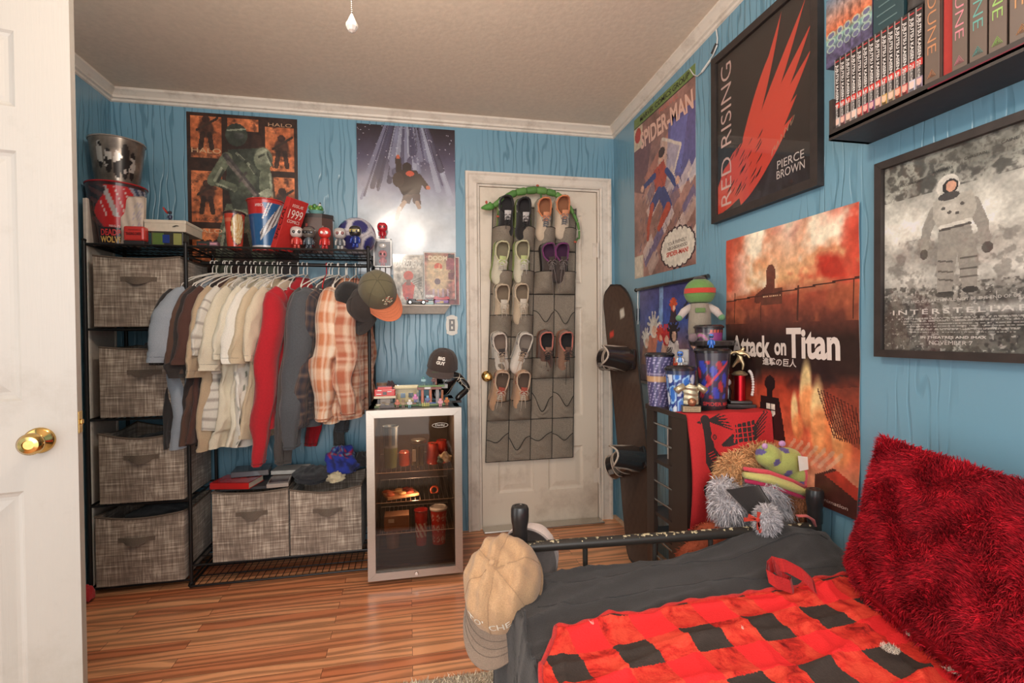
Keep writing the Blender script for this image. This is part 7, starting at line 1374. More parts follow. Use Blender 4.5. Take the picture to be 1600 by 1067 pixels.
# trophies
VB = mat('antique_bronze', None, .35, metal=.7, var=.1)
tp_ = px(1082, 643, Y=1.625); tr = thing('jersey_trophy', 'silver jersey trophy with ball and name plaque at the front of the tower', 'trophy', (tp_.x, 1.635, TT+.004), (0, 0, math.radians(-20)))
m = MB(); m.box((0, 0, .012), (.066, .030, .024), (96, 84, 70), b=.002); m.build('base', VB, tr); m = MB(); m.box((0, -.0158, .012), (.060, .0015, .018), (150, 130, 100)); pq = m.build('plaque', VB, tr)
for k, s in enumerate(('BASKETBALL', 'MVP AWARD')): letters(MB(), s, (0, -.0170, .016-.008*k), (1, 0, 0), (0, 0, 1), .050, .005, (40, 34, 30)).build('lettering', VP, pq, recalc=False)
m = MB()
def jer(sd):
    def f(u, v):
        z = .028+.075*v; w_ = np.interp(v, [0, .5, .75, .9, 1], [.026, .024, .030, .036, .020]); x = (u-.5)*2*w_; return Vector((x, sd*(.008*math.cos((u-.5)*PI)+.002*math.sin(v*24+u*3)), z+(-.010*abs(2*u-1) if v > .9 else 0)))
    return f
for sd in (-1, 1): m.grid(jer(sd), 16, 16, (190, 178, 150))
for sx in (-1, 1): m.tube([(sx*.022, 0, .094), (sx*.040, 0, .084), (sx*.052, -.002, .074)], [.012, .012, .014], 10, (186, 174, 146))
m.build('jersey', VB, tr, smooth='all', recalc=False); m = MB(); m.ell((.0, -.018, .038), (.015, .015, .015), (170, 120, 90)); m.build('ball', VB, tr, smooth='all')
tp_ = px(1160, 632, Y=1.70); tr = thing('runner_trophy', 'bronze runner trophy on a red column with black tiered base', 'trophy', (tp_.x, 1.715, TT), (0, 0, math.radians(-25))); ht = px(1158, 540, Y=1.70).z-TT
m = MB(); m.box((0, 0, .008), (.105, .075, .016), (40, 34, 34), b=.003); m.box((0, 0, .022), (.080, .055, .012), (48, 40, 38), b=.003); m.build('base', VG, tr)
m = MB(); m.lathe([(.021, .028), (.021, ht*.52)], 24, (176, 30, 40)); m.build('column', VMET, tr, smooth=True); m = MB(); m.lathe([(.026, ht*.52), (.030, ht*.54), (.018, ht*.58), (.0, ht*.60)], 24, (176, 160, 130)); m.build('capital', VB, tr, smooth=True)
zb = ht*.60; J = [((0, 0, zb+.048), .009), ((.004, 0, zb+.066), .010), ((.010, 0, zb+.078), .005), ((.014, 0, zb+.090), .009), ((-.022, .004, zb+.070), .005), ((-.038, .006, zb+.058), .004), ((.024, -.006, zb+.062), .005), ((.034, -.008, zb+.046), .004), ((-.014, .004, zb+.028), .007), ((-.026, .006, zb+.010), .004), ((.012, -.004, zb+.024), .007), ((.008, -.004, zb+.0), .004)]
skin('runner', J, [(0, 1), (1, 2), (2, 3), (1, 4), (4, 5), (1, 6), (6, 7), (0, 8), (8, 9), (0, 10), (10, 11)], mat('bronze_figure', (180, 160, 124), .3, metal=.8), tr)
m = MB()
for k in range(12): a = 1.4-k*.19; m.ell((.030+.030*math.cos(a)*.5, -.01, ht*.36+.055*math.sin(a)), (.006, .006, .006), (214, 206, 200), n=8, m=6)
m.build('beads', VG, tr, smooth='all')
t = thing('white_figure', 'small white and black figurine between the tall cup and runner trophy', 'figurine', (px(1140, 630, Y=1.76).x, 1.77, TT)); m = MB(); m.ell((0, 0, .092), (.013, .012, .014), (206, 196, 190)); m.build('head', VG, t, smooth='all'); m = MB(); m.lathe([(.014, 0), (.010, .03), (.014, .06), (.005, .08)], 16, (44, 40, 40)); m.build('body', VG, t, smooth=True)
t = thing('floor_cloth', 'crumpled white and red cloth on the floor left of the tower', 'cloth', (.90, 1.90, .0)); m = MB(); lump(m, (0, 0, .10), (.07, .10, .13), (206, 180, 172), 31, amp=.4, colf=lambda d, s: (200, 84, 74) if math.sin(d[1]*9+s*6) > .5 else (214, 196, 188), flat=.76); m.build('body', VF, t, smooth='all')
# ================================================================= BED
bed = thing('bed_frame', 'black metal bed frame with capped corner posts and chipped rail', 'bed', (.77, .4, 0))
PL, PRr = Vector((.305, 1.392, 0)), Vector((1.235, 1.335, 0)); ZR = .58
CHIP = bpy.data.materials.new('chipped_black_paint'); CHIP.use_nodes = True; nt = CHIP.node_tree; b = nt.nodes['Principled BSDF']; b.inputs['Roughness'].default_value = .35
tc = node(nt, 'ShaderNodeTexCoord'); nz = node(nt, 'ShaderNodeTexNoise'); nz.inputs['Scale'].default_value = 90; nz.inputs['Detail'].default_value = 6; nt.links.new(tc.outputs['Object'], nz.inputs[0]); gm = node(nt, 'ShaderNodeNewGeometry'); sx_ = node(nt, 'ShaderNodeSeparateXYZ'); nt.links.new(gm.outputs['Normal'], sx_.inputs[0])
ma = node(nt, 'ShaderNodeMath', operation='MULTIPLY_ADD'); ma.inputs[1].default_value = .22; nt.links.new(sx_.outputs[2], ma.inputs[0]); nt.links.new(nz.outputs[0], ma.inputs[2]); gt = node(nt, 'ShaderNodeMath', operation='GREATER_THAN'); gt.inputs[1].default_value = .775; nt.links.new(ma.outputs[0], gt.inputs[0])
mx = node(nt, 'ShaderNodeMix', data_type='RGBA'); mx.inputs[6].default_value = (*lin((48, 44, 40)), 1); mx.inputs[7].default_value = (*lin((200, 186, 150)), 1); nt.links.new(gt.outputs[0], mx.inputs[0]); nt.links.new(mx.outputs[2], b.inputs['Base Color'])
RUB = mat('black_rubber', (40, 38, 38), .3, var=.1)
def bpost(p, zt=.70, cap_=True):
    m = MB(); m.tube([p+Vector((0, 0, .001)), p+Vector((0, 0, zt-.05))], .0195, 20); po = part(m, 'post', CHIP, bed, smooth=True)
    m = MB(); m.lathe([(.0215, zt-.105), (.0215, zt-.06), (.0245, zt-.045), (.0255, zt-.030), (.0255, zt-.008), (.0225, zt-.001), (.015, zt), (.013, zt-.002), (.008, zt), (0, zt)], 28, c=(p.x, p.y, 0)); part(m, 'post_cap', RUB, po, smooth=True)
bpost(PL); bpost(PRr); bpost(Vector((.27, -.62, 0)), .9); bpost(Vector((1.22, -.66, 0)), .9)
m = MB(); m.tube([PL+Vector((0, 0, ZR)), PRr+Vector((0, 0, ZR))], .0155, 18); part(m, 'foot_rail', CHIP, bed, smooth=True)
m = MB(); m.tube([PL+Vector((0, 0, .30)), PRr+Vector((0, 0, .30))], .0125, 14); part(m, 'lower_rail', CHIP, bed, smooth=True)
for xp in (918, 1024, 1109, 1197):
    q = px(xp, 850, Y=1.36); p = PL.lerp(PRr, (q.x-PL.x)/(PRr.x-PL.x)); m = MB(); m.tube([p+Vector((0, 0, .30)), p+Vector((0, 0, ZR-.012))], .0075, 12); part(m, 'spindle', CHIP, bed, smooth=True)
for a, b in ((PL, Vector((.27, -.62, 0))), (PRr, Vector((1.22, -.66, 0)))): m = MB(); m.tube([a+Vector((0, 0, .27)), b+Vector((0, 0, .27))], .016, 12); part(m, 'side_rail', CHIP, bed, smooth=True)
mt_ = thing('mattress', 'mattress hidden under the black duvet', 'mattress', (.75, .35, .285)); m = MB(); m.box((0, 0, .10), (.86, 1.86, .20), (60, 58, 60), b=.03); m.build('body', VM, mt_); mt_['label'] = 'dark mattress under the black duvet on the bed'
# duvet surface in (p,q): p across from the left edge, q from the foot end towards the head
QX, QY = .255, 1.335
def spf(a, r): return a/2+math.sqrt(a*a+r*r)/2
FN = fbm(220, 220, 60, 44, 4); FN2 = fbm(220, 220, 20, 45, 3)
def ftop(x, y):
    i = min(219, max(0, int((x+.1)/1.6*219))); j = min(219, max(0, int((y+.9)/2.4*219))); z = .505+.030*float(FN[j, i])
    ff = math.exp(-((y-1.33)/.13)**2); k = float(np.interp(x, [.3, .75, .9, 1.0, 1.12, 1.23, 1.29], [0, .0, .02, .05, .072, .050, -.02])); return z+k*ff*1.0+.02*max(0, min(1, (x-.4)/.6))*math.exp(-((y-1.0)/.5)**2)*.6
def rid(p, q):
    r = 0
    for a, b, c, s in ((9, 22, .3, .006), (4, 31, 1.7, .004), (26, 7, .9, .003)): r += 1.5*s*(1-abs(math.sin(p*a+q*b+c+1.2*math.sin(p*5+q*3))))**3*2
    return r
def duv(p, q, off=0.0):
    x = QX+spf(p, .05)-.02; dl = spf(-p, .05); y = QY-spf(q, .045)+.02; df = spf(-q, .045)
    z = ftop(x, y)-max(0, dl+df-.045)+rid(p, q)*(.6 if p > 0 else 1.4)+off
    fold = .012*math.sin(q*24+p*3)*min(1, dl/.1); x -= fold+.02*min(1, dl/.2)+off*min(1, dl/.05)
    if df > .03: y += .008*math.sin(p*21)*min(1, df/.1)
    return Vector((x, y, z))
dv = thing('duvet', 'black duvet covering the bed and hanging over its left side', 'duvet', (.75, .4, .5)); BLKC = mat('black_cotton', (52, 49, 49), .88, bump=.5, scale=350, var=.12, sheen=.15)
m = MB(); n1, n2 = 130, 190
m.grid(lambda u, v: duv(-.46+u*1.495, -.10+v*2.05), n1, n2); part(m, 'cover', BLKC, dv, smooth='all', recalc=False)
m = MB()
for k, (a, b, c, d) in enumerate([(.10, .05, .98, .09), (.06, .16, .98, .20), (.03, .02, -.05, .5)]): m.tube([duv(a+(c-a)*i/40, b+(d-b)*i/40+.012*math.sin(i*.3), .0006) for i in range(41)], .0016, 5)
part(m, 'quilting', BLKC, dv, smooth=True)
# buffalo check blanket
fl = thing('check_blanket', 'red and black checked fleece blanket spread over the black duvet', 'blanket', (.75, .4, .54)); FLE = mat('checked_fleece', None, .92, bump=.7, scale=260, var=.10, sheen=.12)
FNc = fbm(400, 400, 26, 60, 5); FNd = fbm(400, 400, 7, 61, 3)
def chk(x, y):
    X_ = x+.035*(y-.95); Y_ = y-.035*(x-.75); i = math.floor((X_-.4125)/.0785); j = math.floor((Y_-.918)/.0815)
    a = float(FNc[int(x*250) % 400, int(y*250) % 400]); b = float(FNd[int(x*330+9) % 400, int(y*330) % 400])
    if i % 2 == 0 and j % 2 == 0: k = .85+.5*b; return (50*k, 43*k, 40*k)
    if i % 2 and j % 2: return (246, 54, 54)
    t_ = min(1, max(0, (a-.50)*8)); t_ *= .35+.65*b; return (234-112*t_, 80-54*t_, 60-34*t_)
def chkc(p, q, o_=0): x = QX+p-.02; y = QY-q+.02; return ((x+.035*(y-.95)-.4125)/.0785+10, (y-.035*(x-.75)-.918)/.0815+40, 0.)
def check_mat():
    m_ = bpy.data.materials.new('buffalo_check_fleece'); m_.use_nodes = True; nt = m_.node_tree; b = nt.nodes['Principled BSDF']; b.inputs['Roughness'].default_value = .93; b.inputs['Specular IOR Level'].default_value = .2; L = nt.links.new
    at_ = node(nt, 'ShaderNodeAttribute', attribute_name='Col'); tc = node(nt, 'ShaderNodeTexCoord'); fz_ = node(nt, 'ShaderNodeTexNoise'); fz_.inputs['Scale'].default_value = 260; L(tc.outputs['Object'], fz_.inputs[0])
    va = node(nt, 'ShaderNodeVectorMath', operation='MULTIPLY_ADD'); va.inputs[1].default_value = (.09,)*3; L(fz_.outputs[1], va.inputs[0]); L(at_.outputs['Vector'], va.inputs[2]); vb = node(nt, 'ShaderNodeVectorMath', operation='SUBTRACT'); vb.inputs[1].default_value = (.045,)*3; L(va.outputs[0], vb.inputs[0])
    fl_2 = node(nt, 'ShaderNodeVectorMath', operation='FLOOR'); L(vb.outputs[0], fl_2.inputs[0]); md = node(nt, 'ShaderNodeVectorMath', operation='MODULO'); md.inputs[1].default_value = (2, 2, 2); L(fl_2.outputs[0], md.inputs[0]); sp = node(nt, 'ShaderNodeSeparateXYZ'); L(md.outputs[0], sp.inputs[0])
    mu = node(nt, 'ShaderNodeMath', operation='MULTIPLY'); L(sp.outputs[0], mu.inputs[0]); L(sp.outputs[1], mu.inputs[1]); ad = node(nt, 'ShaderNodeMath', operation='ADD'); L(sp.outputs[0], ad.inputs[0]); L(sp.outputs[1], ad.inputs[1]); bl = node(nt, 'ShaderNodeMath', operation='LESS_THAN'); bl.inputs[1].default_value = .5; L(ad.outputs[0], bl.inputs[0])
    n1_ = node(nt, 'ShaderNodeTexNoise'); n1_.inputs['Scale'].default_value = 16; n1_.inputs['Detail'].default_value = 9; n1_.inputs['Roughness'].default_value = .72; n1_.inputs['Distortion'].default_value = .6; L(tc.outputs['Object'], n1_.inputs[0])
    cr = node(nt, 'ShaderNodeValToRGB'); e = cr.color_ramp.elements; e[0].position = .42; e[0].color = (*lin((234, 78, 58)), 1); e[1].position = .66; e[1].color = (*lin((120, 24, 24)), 1); e3 = e.new(.54); e3.color = (*lin((214, 52, 42)), 1); L(n1_.outputs[0], cr.inputs[0])
    m1 = node(nt, 'ShaderNodeMix', data_type='RGBA'); m1.inputs[7].default_value = (*lin((244, 50, 52)), 1); L(mu.outputs[0], m1.inputs[0]); L(cr.outputs[0], m1.inputs[6]); m2 = node(nt, 'ShaderNodeMix', data_type='RGBA'); L(bl.outputs[0], m2.inputs[0]); L(m1.outputs[2], m2.inputs[6])
    cb = node(nt, 'ShaderNodeValToRGB'); cb.color_ramp.elements[0].color = (*lin((42, 37, 35)), 1); cb.color_ramp.elements[1].color = (*lin((84, 72, 66)), 1); L(n1_.outputs[0], cb.inputs[0]); L(cb.outputs[0], m2.inputs[7]); L(m2.outputs[2], b.inputs['Base Color'])
    bp = node(nt, 'ShaderNodeBump'); bp.inputs['Strength'].default_value = .5; bp.inputs['Distance'].default_value = .003; L(fz_.outputs[0], bp.inputs['Height']); L(bp.outputs[0], b.inputs['Normal']); return m_
CHKM = check_mat()
def pleft(q): return max(-.05, .075-.60*max(0, q-.245)) if q >= .225 else .075
def blk(u, v):
    q = .288+v*1.68-.048*u*(1-v); pl_ = .075-.62*v*1.68 if v*1.68 < .22 else .075-.62*.22-.10*(v*1.68-.22); pl_ += .006*math.sin(v*60); p = pl_+(1.03-pl_)*u
    e = min(u*.9, v*1.5, 1); off = .013+.004*math.sin(p*15+q*6)+.012*math.exp(-((q-.29)/.03)**2)*max(0, .3-p)*2.2; return p, q+.006*math.sin(u*31)*(1-v), off
m = MB(); nu, nv = 200, 260
for top in (1,):
    base = 0; PQ = [[blk(i/nu, j/nv) for i in range(nu+1)] for j in range(nv+1)]
    V3 = [[duv(*PQ[j][i]) for i in range(nu+1)] for j in range(nv+1)]
    for j in range(nv+1): m.v += [tuple(q_) for q_ in V3[j]]
    for j in range(nv):
        for i in range(nu):
            a = j*(nu+1)+i; p, q, _ = PQ[j][i]; m.f.append((a, a+1, a+nu+2, a+nu+1)); m.c.append([chkc(*PQ[j][i]), chkc(*PQ[j][i+1]), chkc(*PQ[j+1][i+1]), chkc(*PQ[j+1][i])]); m.m.append(0)
part(m, 'fleece', CHKM, fl, smooth='all', recalc=False)
m = MB(); ed = [duv(*blk(i/120, 0)) for i in range(121)]; m.tube(ed, [.005+.002*math.sin(i*.9) for i in range(121)], 8, (196, 40, 34)); ed = [duv(*blk(0, i/160)) for i in range(161)]; m.tube(ed, .005, 8, (200, 40, 34)); part(m, 'hem', FLE, fl, smooth='all')
m = MB(); q0 = px(1232, 915, Z=.56); q0.z += 0; rb_ = [px(1272, 918, Z=.575), px(1250, 900, Z=.585), px(1225, 884, Z=.60), px(1208, 877, Z=.60), px(1198, 885, Z=.59), px(1200, 900, Z=.575), px(1215, 912, Z=.565), px(1232, 918, Z=.560), px(1236, 908, Z=.562), px(1222, 898, Z=.575), px(1206, 884, Z=.60)]
def rib(u, v):
    k = u*(len(rb_)-1); i = min(len(rb_)-2, int(k)); f = k-i; f = f*f*(3-2*f); return rb_[i].lerp(rb_[i+1], f)+Vector((.004*math.sin(u*20), .010*(v-.5), (v-.5)*.030+.004*math.sin(u*13)))
m.grid(rib, 60, 6, (186, 34, 32)); m.grid(lambda u, v: rib(u, v)+Vector((.002, -.003, 0)), 60, 6, (170, 28, 28)); part(m, 'ribbon_loop', FLE, fl, smooth='all', recalc=False)
r = random.Random(9)
for cx, cy, sx, sy, n in ((1391, 1014, 16, 7, 420), (1500, 1052, 26, 5, 300), (1160, 982, 2, 1, 10), (1420, 992, 3, 2, 30), (925, 974, 3, 1.5, 20)):
    m = MB()
    for k in range(n):
        a = r.uniform(0, 6.28); rr_2 = r.random()**.5; p = px(cx+sx*rr_2*math.cos(a), cy+sy*rr_2*math.sin(a)+ (sx*math.cos(a)*rr_2*.35), Z=.5595+.006); p = px(cx+sx*rr_2*math.cos(a), cy+sy*rr_2*math.sin(a)+sx*math.cos(a)*rr_2*.35, Z=.562); d = Vector((r.uniform(-1, 1), r.uniform(-1, 1), r.uniform(.2, 1.2)))*.006; s = Vector((r.uniform(-1, 1), r.uniform(-1, 1), 0))*.0006; m.add([p-s, p+s, p+d], [(0, 1, 2)], r.choice([(226, 214, 196), (196, 180, 158), (236, 228, 214)]))
    part(m, 'frayed_patch', VF, fl, recalc=False)
# ---- fur helper
def fur(mb, pts, nrm, cols, L=.016, w=.0016, jit=.5, seed=0, comb=(0, 0, -.3), curl=.3):
    r = np.random.RandomState(seed); n = len(pts); J_ = r.randn(n, 3)*jit; D = nrm+J_+np.array(comb); D /= np.linalg.norm(D, axis=1)[:, None]; side = np.cross(D, r.randn(n, 3)); side /= np.linalg.norm(side, axis=1)[:, None]+1e-9
    l = L*(.6+.8*r.rand(n))[:, None]; mid = pts+D*l*.5; tip = pts+D*l+nrm*0-np.array([0, 0, 1])*l*curl*.5
    s = side*w*.5; V_ = np.stack([pts-s, pts+s, mid+s*.8, mid-s*.8, tip], 1).reshape(-1, 3); b0 = len(mb.v); mb.v += [tuple(v) for v in V_.tolist()]; C_ = lina(np.asarray(cols, float)).tolist()
    for i in range(n):
        a = b0+i*5; c = tuple(C_[i]); mb.f.append((a, a+1, a+2, a+3)); mb.f.append((a+3, a+2, a+4)); mb.c.append([c]*4); mb.c.append([c]*3); mb.m += [0, 0]
def sample_fn(f, n, seed, eps=1e-3):
    r = np.random.RandomState(seed); P_ = []; N_ = []
    for k in range(n):
        u, v = r.rand()*(1-2*eps)+eps, r.rand()*(1-2*eps)+eps; a = f(u, v); du = f(u+eps, v)-a; dv_ = f(u, v+eps)-a; c = du.cross(dv_); c.normalize(); P_.append(a); N_.append(c)
    return np.array([tuple(p) for p in P_]), np.array([tuple(p) for p in N_])
# ---- red shaggy pillows
def pillow(name, label, BL_, BR_, TL_, TR_, th, nf, seed, flip=1):
    BL_, BR_, TL_, TR_ = map(Vector, (BL_, BR_, TL_, TR_)); N = (BR_-BL_).cross(TL_-BL_).normalized(); N = (N if N.z > 0 else -N) if abs(N.z) > .7 else (N if N.x < 0 else -N)
    t = thing(name, label, 'pillow', tuple((BL_+BR_+TL_+TR_)/4)); r = random.Random(seed); ph = [r.uniform(0, 6) for _ in range(4)]
    def f(sd):
        def g(u, v):
            e = (max(0, 1-(2*u-1)**4)*max(0, 1-(2*v-1)**4))**.5; inu = .045*math.sin(PI*u)*(2*v-1); inv = .035*math.sin(PI*v)*(2*u-1); uu = u-inv; vv = v-inu
            p = BL_.lerp(BR_, uu).lerp(TL_.lerp(TR_, uu), vv); return p+N*(sd*th*e*(1+.10*math.sin(u*7+ph[0])*math.sin(v*6+ph[1]))+.006*math.sin(u*15+ph[2])*math.sin(v*13+ph[3])*e)
        return g
    m = MB(); m.grid(f(1), 40, 40, (150, 16, 30)); m.grid(f(-1), 24, 24, (140, 14, 28)); part(m, 'cushion', VFUR, t, smooth='all', recalc=False)
    m = MB(); P_, N_ = sample_fn(f(1), nf, seed); N_ *= np.sign((N_ @ np.array(N)))[:, None]; rr_3 = np.random.RandomState(seed+1); cl = np.clip(np.array([152, 22, 34])*(.72+.6*rr_3.rand(nf, 1)), 0, 255); cl = cl*(.88+.28*(.5+.5*np.sin(P_[:, 1:2]*38+3*np.sin(P_[:, 2:3]*33))*np.sin(P_[:, 2:3]*41+2*np.sin(P_[:, 1:2]*29)))); cl = np.clip(cl, 0, 255); nzv = np.sin(P_[:, 1]*26)+np.sin(P_[:, 2]*31+P_[:, 1]*11)
    sw2 = np.stack([.0*P_[:, 0], np.sin(P_[:, 2]*47+2*np.sin(P_[:, 1]*31)), np.sin(P_[:, 1]*43+2*np.sin(P_[:, 2]*37))], 1)*.75
    fur(m, P_, N_+sw2, cl, L=.014, w=.0019, jit=.35, seed=seed, comb=(0, 0, -.1), curl=.3)
    P2, N2 = sample_fn(f(-1), nf//5, seed+9); N2 *= np.sign((N2 @ -np.array(N)))[:, None]; fur(m, P2, N2, np.clip(np.array([152, 22, 34])*(.72+.6*rr_3.rand(nf//5, 1)), 0, 255), L=.014, w=.0024, jit=.5, seed=seed+2)
    fo = part(m, 'fur', VFUR, t, recalc=False); fo['kind'] = 'stuff'; return t
pillow('shaggy_pillow', 'large red shaggy pillow leaning on the blue wall at the right', (1.085, 1.065, .585), (.85, .38, .60), (1.165, 1.045, .925), (1.25, .42, .88), .065, 62000, 71)
pillow('shaggy_pillow', 'flatter red shaggy pillow lying under the leaning one', (1.045, 1.02, .578), (.855, .36, .580), (1.20, 1.05, .60), (1.10, .40, .60), .040, 26000, 72)
# ---- plush animals
def blobbody(name, blobs, par, mt, voxel=.008, smooth=4):
    m = MB()
    for c, r, *o in blobs: m.ell(c, r, n=20, m=14)
    me = bpy.data.meshes.new(name); me.from_pydata(m.v, [], m.f); o = bpy.data.objects.new(name, me); COL.objects.link(o); a = o.modifiers.new('r', 'REMESH'); a.mode = 'VOXEL'; a.voxel_size = voxel; b = o.modifiers.new('s', 'SMOOTH'); b.iterations = smooth; bpy.context.view_layer.update(); nm = bpy.data.meshes.new_from_object(o.evaluated_get(bpy.context.evaluated_depsgraph_get())); bpy.data.objects.remove(o)
    nm.name = name; return nm
def plush(name, label, cat, blobs, colf, L, w, nf, seed, comb=(0, 0, -.3), smoothcloth=False, matr=None, voxel=.008):
    c0 = Vector(blobs[0][0]); t = thing(name, label, cat, tuple(c0)); nm = blobbody('body', blobs, t, None, voxel)
    co = np.zeros(len(nm.vertices)*3, np.float32); nm.vertices.foreach_get('co', co); co = co.reshape(-1, 3); no = np.zeros_like(co); nm.vertices.foreach_get('normal', no.ravel()) if False else None
    no = np.array([tuple(v.normal) for v in nm.vertices]); fs = [tuple(p.vertices) for p in nm.polygons]; m = MB(); cl = np.array([colf(p) for p in co]); m.add([tuple(p) for p in co], fs, cl); part(m, 'body', matr or VFUR, t, smooth='all', recalc=False); bpy.data.meshes.remove(nm)
    if nf:
        r = np.random.RandomState(seed); idx = r.randint(0, len(co), nf); P_ = co[idx]+r.randn(nf, 3)*.003; cc = cl[idx]*(.78+.5*r.rand(nf, 1)); m = MB(); fur(m, P_, no[idx], np.clip(cc, 0, 255), L=L, w=w, jit=.45, seed=seed, comb=comb, curl=.6); fo = part(m, 'fur', VFUR, t, recalc=False); fo['kind'] = 'stuff'
    return t
q = lambda x, y, Y: tuple(px(x, y, Y=Y))
bear = plush('plush_bear', 'red-brown plush bear sitting on the floor behind the bed rail', 'plush toy', [(q(1112, 852, 1.475), (.075, .055, .075)), (q(1085, 880, 1.47), (.06, .05, .07)), ((1.02, 1.50, .20), (.13, .085, .20)), ((1.00, 1.50, .36), (.10, .08, .12)), ((.97, 1.47, .12), (.10, .07, .11)), ((1.13, 1.47, .16), (.10, .08, .15)), ((1.14, 1.49, .40), (.09, .07, .12))], lambda p: (150, 74, 50), .010, .0020, 9000, 81)
B1 = [(q(1175, 800, 1.47), (.085, .055, .060)), (q(1140, 790, 1.46), (.055, .05, .055)), (q(1215, 785, 1.47), (.08, .055, .060)), (q(1205, 770, 1.50), (.09, .06, .055)), (q(1152, 838, 1.445), (.028, .028, .055)), (q(1150, 815, 1.45), (.035, .03, .05)), (q(1130, 765, 1.48), (.035, .035, .035)), (q(1190, 765, 1.45), (.05, .05, .05))]
gd = plush('plush_dog', 'grey shaggy plush dog slumped over the bed rail with a black cape', 'plush toy', B1, lambda p: (186, 180, 182), .024, .0030, 9000, 82)
m = MB(); pw = q(1198, 812, 1.315); lump(m, pw, (.033, .030, .042), (196, 190, 192), 7, amp=.15, flat=1); pa = part(m, 'paw', VFUR, gd, smooth='all'); m = MB(); r = np.random.RandomState(4); D = r.randn(1800, 3); D /= np.linalg.norm(D, axis=1)[:, None]; fur(m, np.array(pw)+D*np.array([.031, .028, .040]), D, np.array([[190, 184, 186]])*(.8+.4*r.rand(1800, 1)), L=.016, w=.0026, seed=5); part(m, 'paw_fur', VFUR, pa, recalc=False)['kind'] = 'stuff'
m = MB(); cA, cB, cC, cD = [Vector(q(*a)) for a in ((1135, 762, 1.405), (1185, 756, 1.40), (1213, 800, 1.375), (1180, 808, 1.375))]
def cape(u, v): a = cA.lerp(cB, u); b = cD.lerp(cC, u); return a.lerp(b, v)+Vector((-.01, -.030*math.sin(PI*u)**.6*(1-.3*v)-.012, .012*math.sin(PI*u)))
m.grid(cape, 20, 16, (46, 40, 38)); m.grid(lambda u, v: cape(u, v)+Vector((.001, .003, -.002)), 20, 16, (46, 40, 38)); m.tube([cape(1, i/16) for i in range(17)], .004, 6, (38, 33, 32)); m.tube([cape(i/16, 1) for i in range(17)], .004, 6, (38, 33, 32)); part(m, 'cape', VF, gd, smooth='all', recalc=False)
m = MB(); kn = Vector(q(1184, 812, 1.30)); m.ell(kn, (.007, .006, .007), (196, 50, 34)); RC = (206, 62, 40)
for d in ((-.045, 0, .004), (-.03, 0, .014), (.006, 0, .022), (.012, -.0, -.040), (.004, 0, -.030)): e = kn+Vector(d); sd = Vector((-d[2], 0, d[0])).normalized()*.006; m.add([kn-sd*.4, kn+sd*.4, e+sd, e-sd], [(0, 1, 2, 3)], RC); m.add([kn-sd*.4+Vector((0, .001, 0)), kn+sd*.4+Vector((0, .001, 0)), e+sd+Vector((0, .003, 0)), e-sd+Vector((0, .003, 0))], [(0, 1, 2, 3)], RC)
part(m, 'red_bow', VF, gd, recalc=False)
B2 = [(q(1185, 722, 1.56), (.085, .06, .058)), (q(1150, 740, 1.54), (.06, .05, .062)), (q(1220, 715, 1.58), (.07, .06, .05)), (q(1240, 700, 1.60), (.05, .05, .035)), (q(1140, 765, 1.54), (.035, .035, .035))]
td = plush('plush_dog', 'tan shaggy plush dog piled above the grey one, face down', 'plush toy', B2, lambda p: (204, 158, 112), .030, .0030, 9000, 83)
B3 = [(q(1225, 722, 1.46), (.075, .042, .050)), (q(1200, 712, 1.46), (.04, .04, .04)), (q(1255, 740, 1.45), (.065, .035, .040)), (q(1282, 735, 1.44), (.05, .026, .034)), (q(1265, 755, 1.44), (.06, .026, .022))]
def fishc(p):
    x, y, z = p; lx = px(1243, 720, Y=1.46).x; a = math.sin(x*70+1)*math.sin(z*80+y*20)
    if x > lx: return (206, 84, 96)
    return (96, 84, 140) if a > .62 else (170, 176, 96)
fp = plush('plush_fish', 'lime and pink spotted plush fish on top of the plush pile', 'plush toy', B3, fishc, 0, 0, 0, 84, matr=VF, voxel=.005)
m = MB(); bp_ = [Vector(q(1163, 742, 1.43)), Vector(q(1200, 748, 1.42)), Vector(q(1235, 760, 1.41)), Vector(q(1258, 770, 1.405)), Vector(q(1266, 764, 1.40))]
m.tube(bp_, [.016, .026, .026, .020, .010], 18, (196, 186, 110), flat=.6); be = part(m, 'belly', VF, fp, smooth='all'); m = MB(); m.tube([p+Vector((0, -.004, -.018)) for p in bp_], [.006, .010, .010, .008, .005], 10, (190, 40, 84)); m.tube([p+Vector((0, .004, .020)) for p in bp_[:4]], [.006, .009, .008, .006], 10, (206, 70, 80)); part(m, 'pink_trim', VF, fp, smooth='all')
m = MB(); m.tube([q(1262, 742, 1.44), q(1278, 728, 1.43), q(1290, 714, 1.42)], [.018, .016, .007], 12, (214, 96, 110)); m.tube([q(1262, 742, 1.44), q(1285, 742, 1.43), q(1298, 732, 1.42)], [.016, .014, .007], 12, (206, 80, 96)); part(m, 'tail_fin', VF, fp, smooth='all')
m = MB(); a = Vector(q(1247, 712, 1.405)); m.add([a, a+Vector((.036, 0, -.006)), a+Vector((.034, -.006, -.045)), a+Vector((.002, -.004, -.050))], [(0, 1, 2, 3)], (226, 220, 210)); m.add([a+Vector((0, .001, 0)), a+Vector((.036, .001, -.006)), a+Vector((.034, -.005, -.045)), a+Vector((.002, -.003, -.050))], [(0, 1, 2, 3)], (226, 220, 210)); part(m, 'care_label', VP, fp, recalc=False)
m = MB(); m.ell(q(1195, 697, 1.43), (.010, .008, .010), (196, 150, 190)); m.ell(q(1222, 693, 1.43), (.012, .009, .010), (190, 140, 186)); part(m, 'eye', VF, fp, smooth='all')
plush('plush_bear', 'small brown plush wedged beside the right bed post', 'plush toy', [(q(1252, 790, 1.42), (.045, .04, .045)), (q(1240, 775, 1.43), (.03, .03, .03))], lambda p: (140, 92, 64), .014, .0024, 2500, 86)
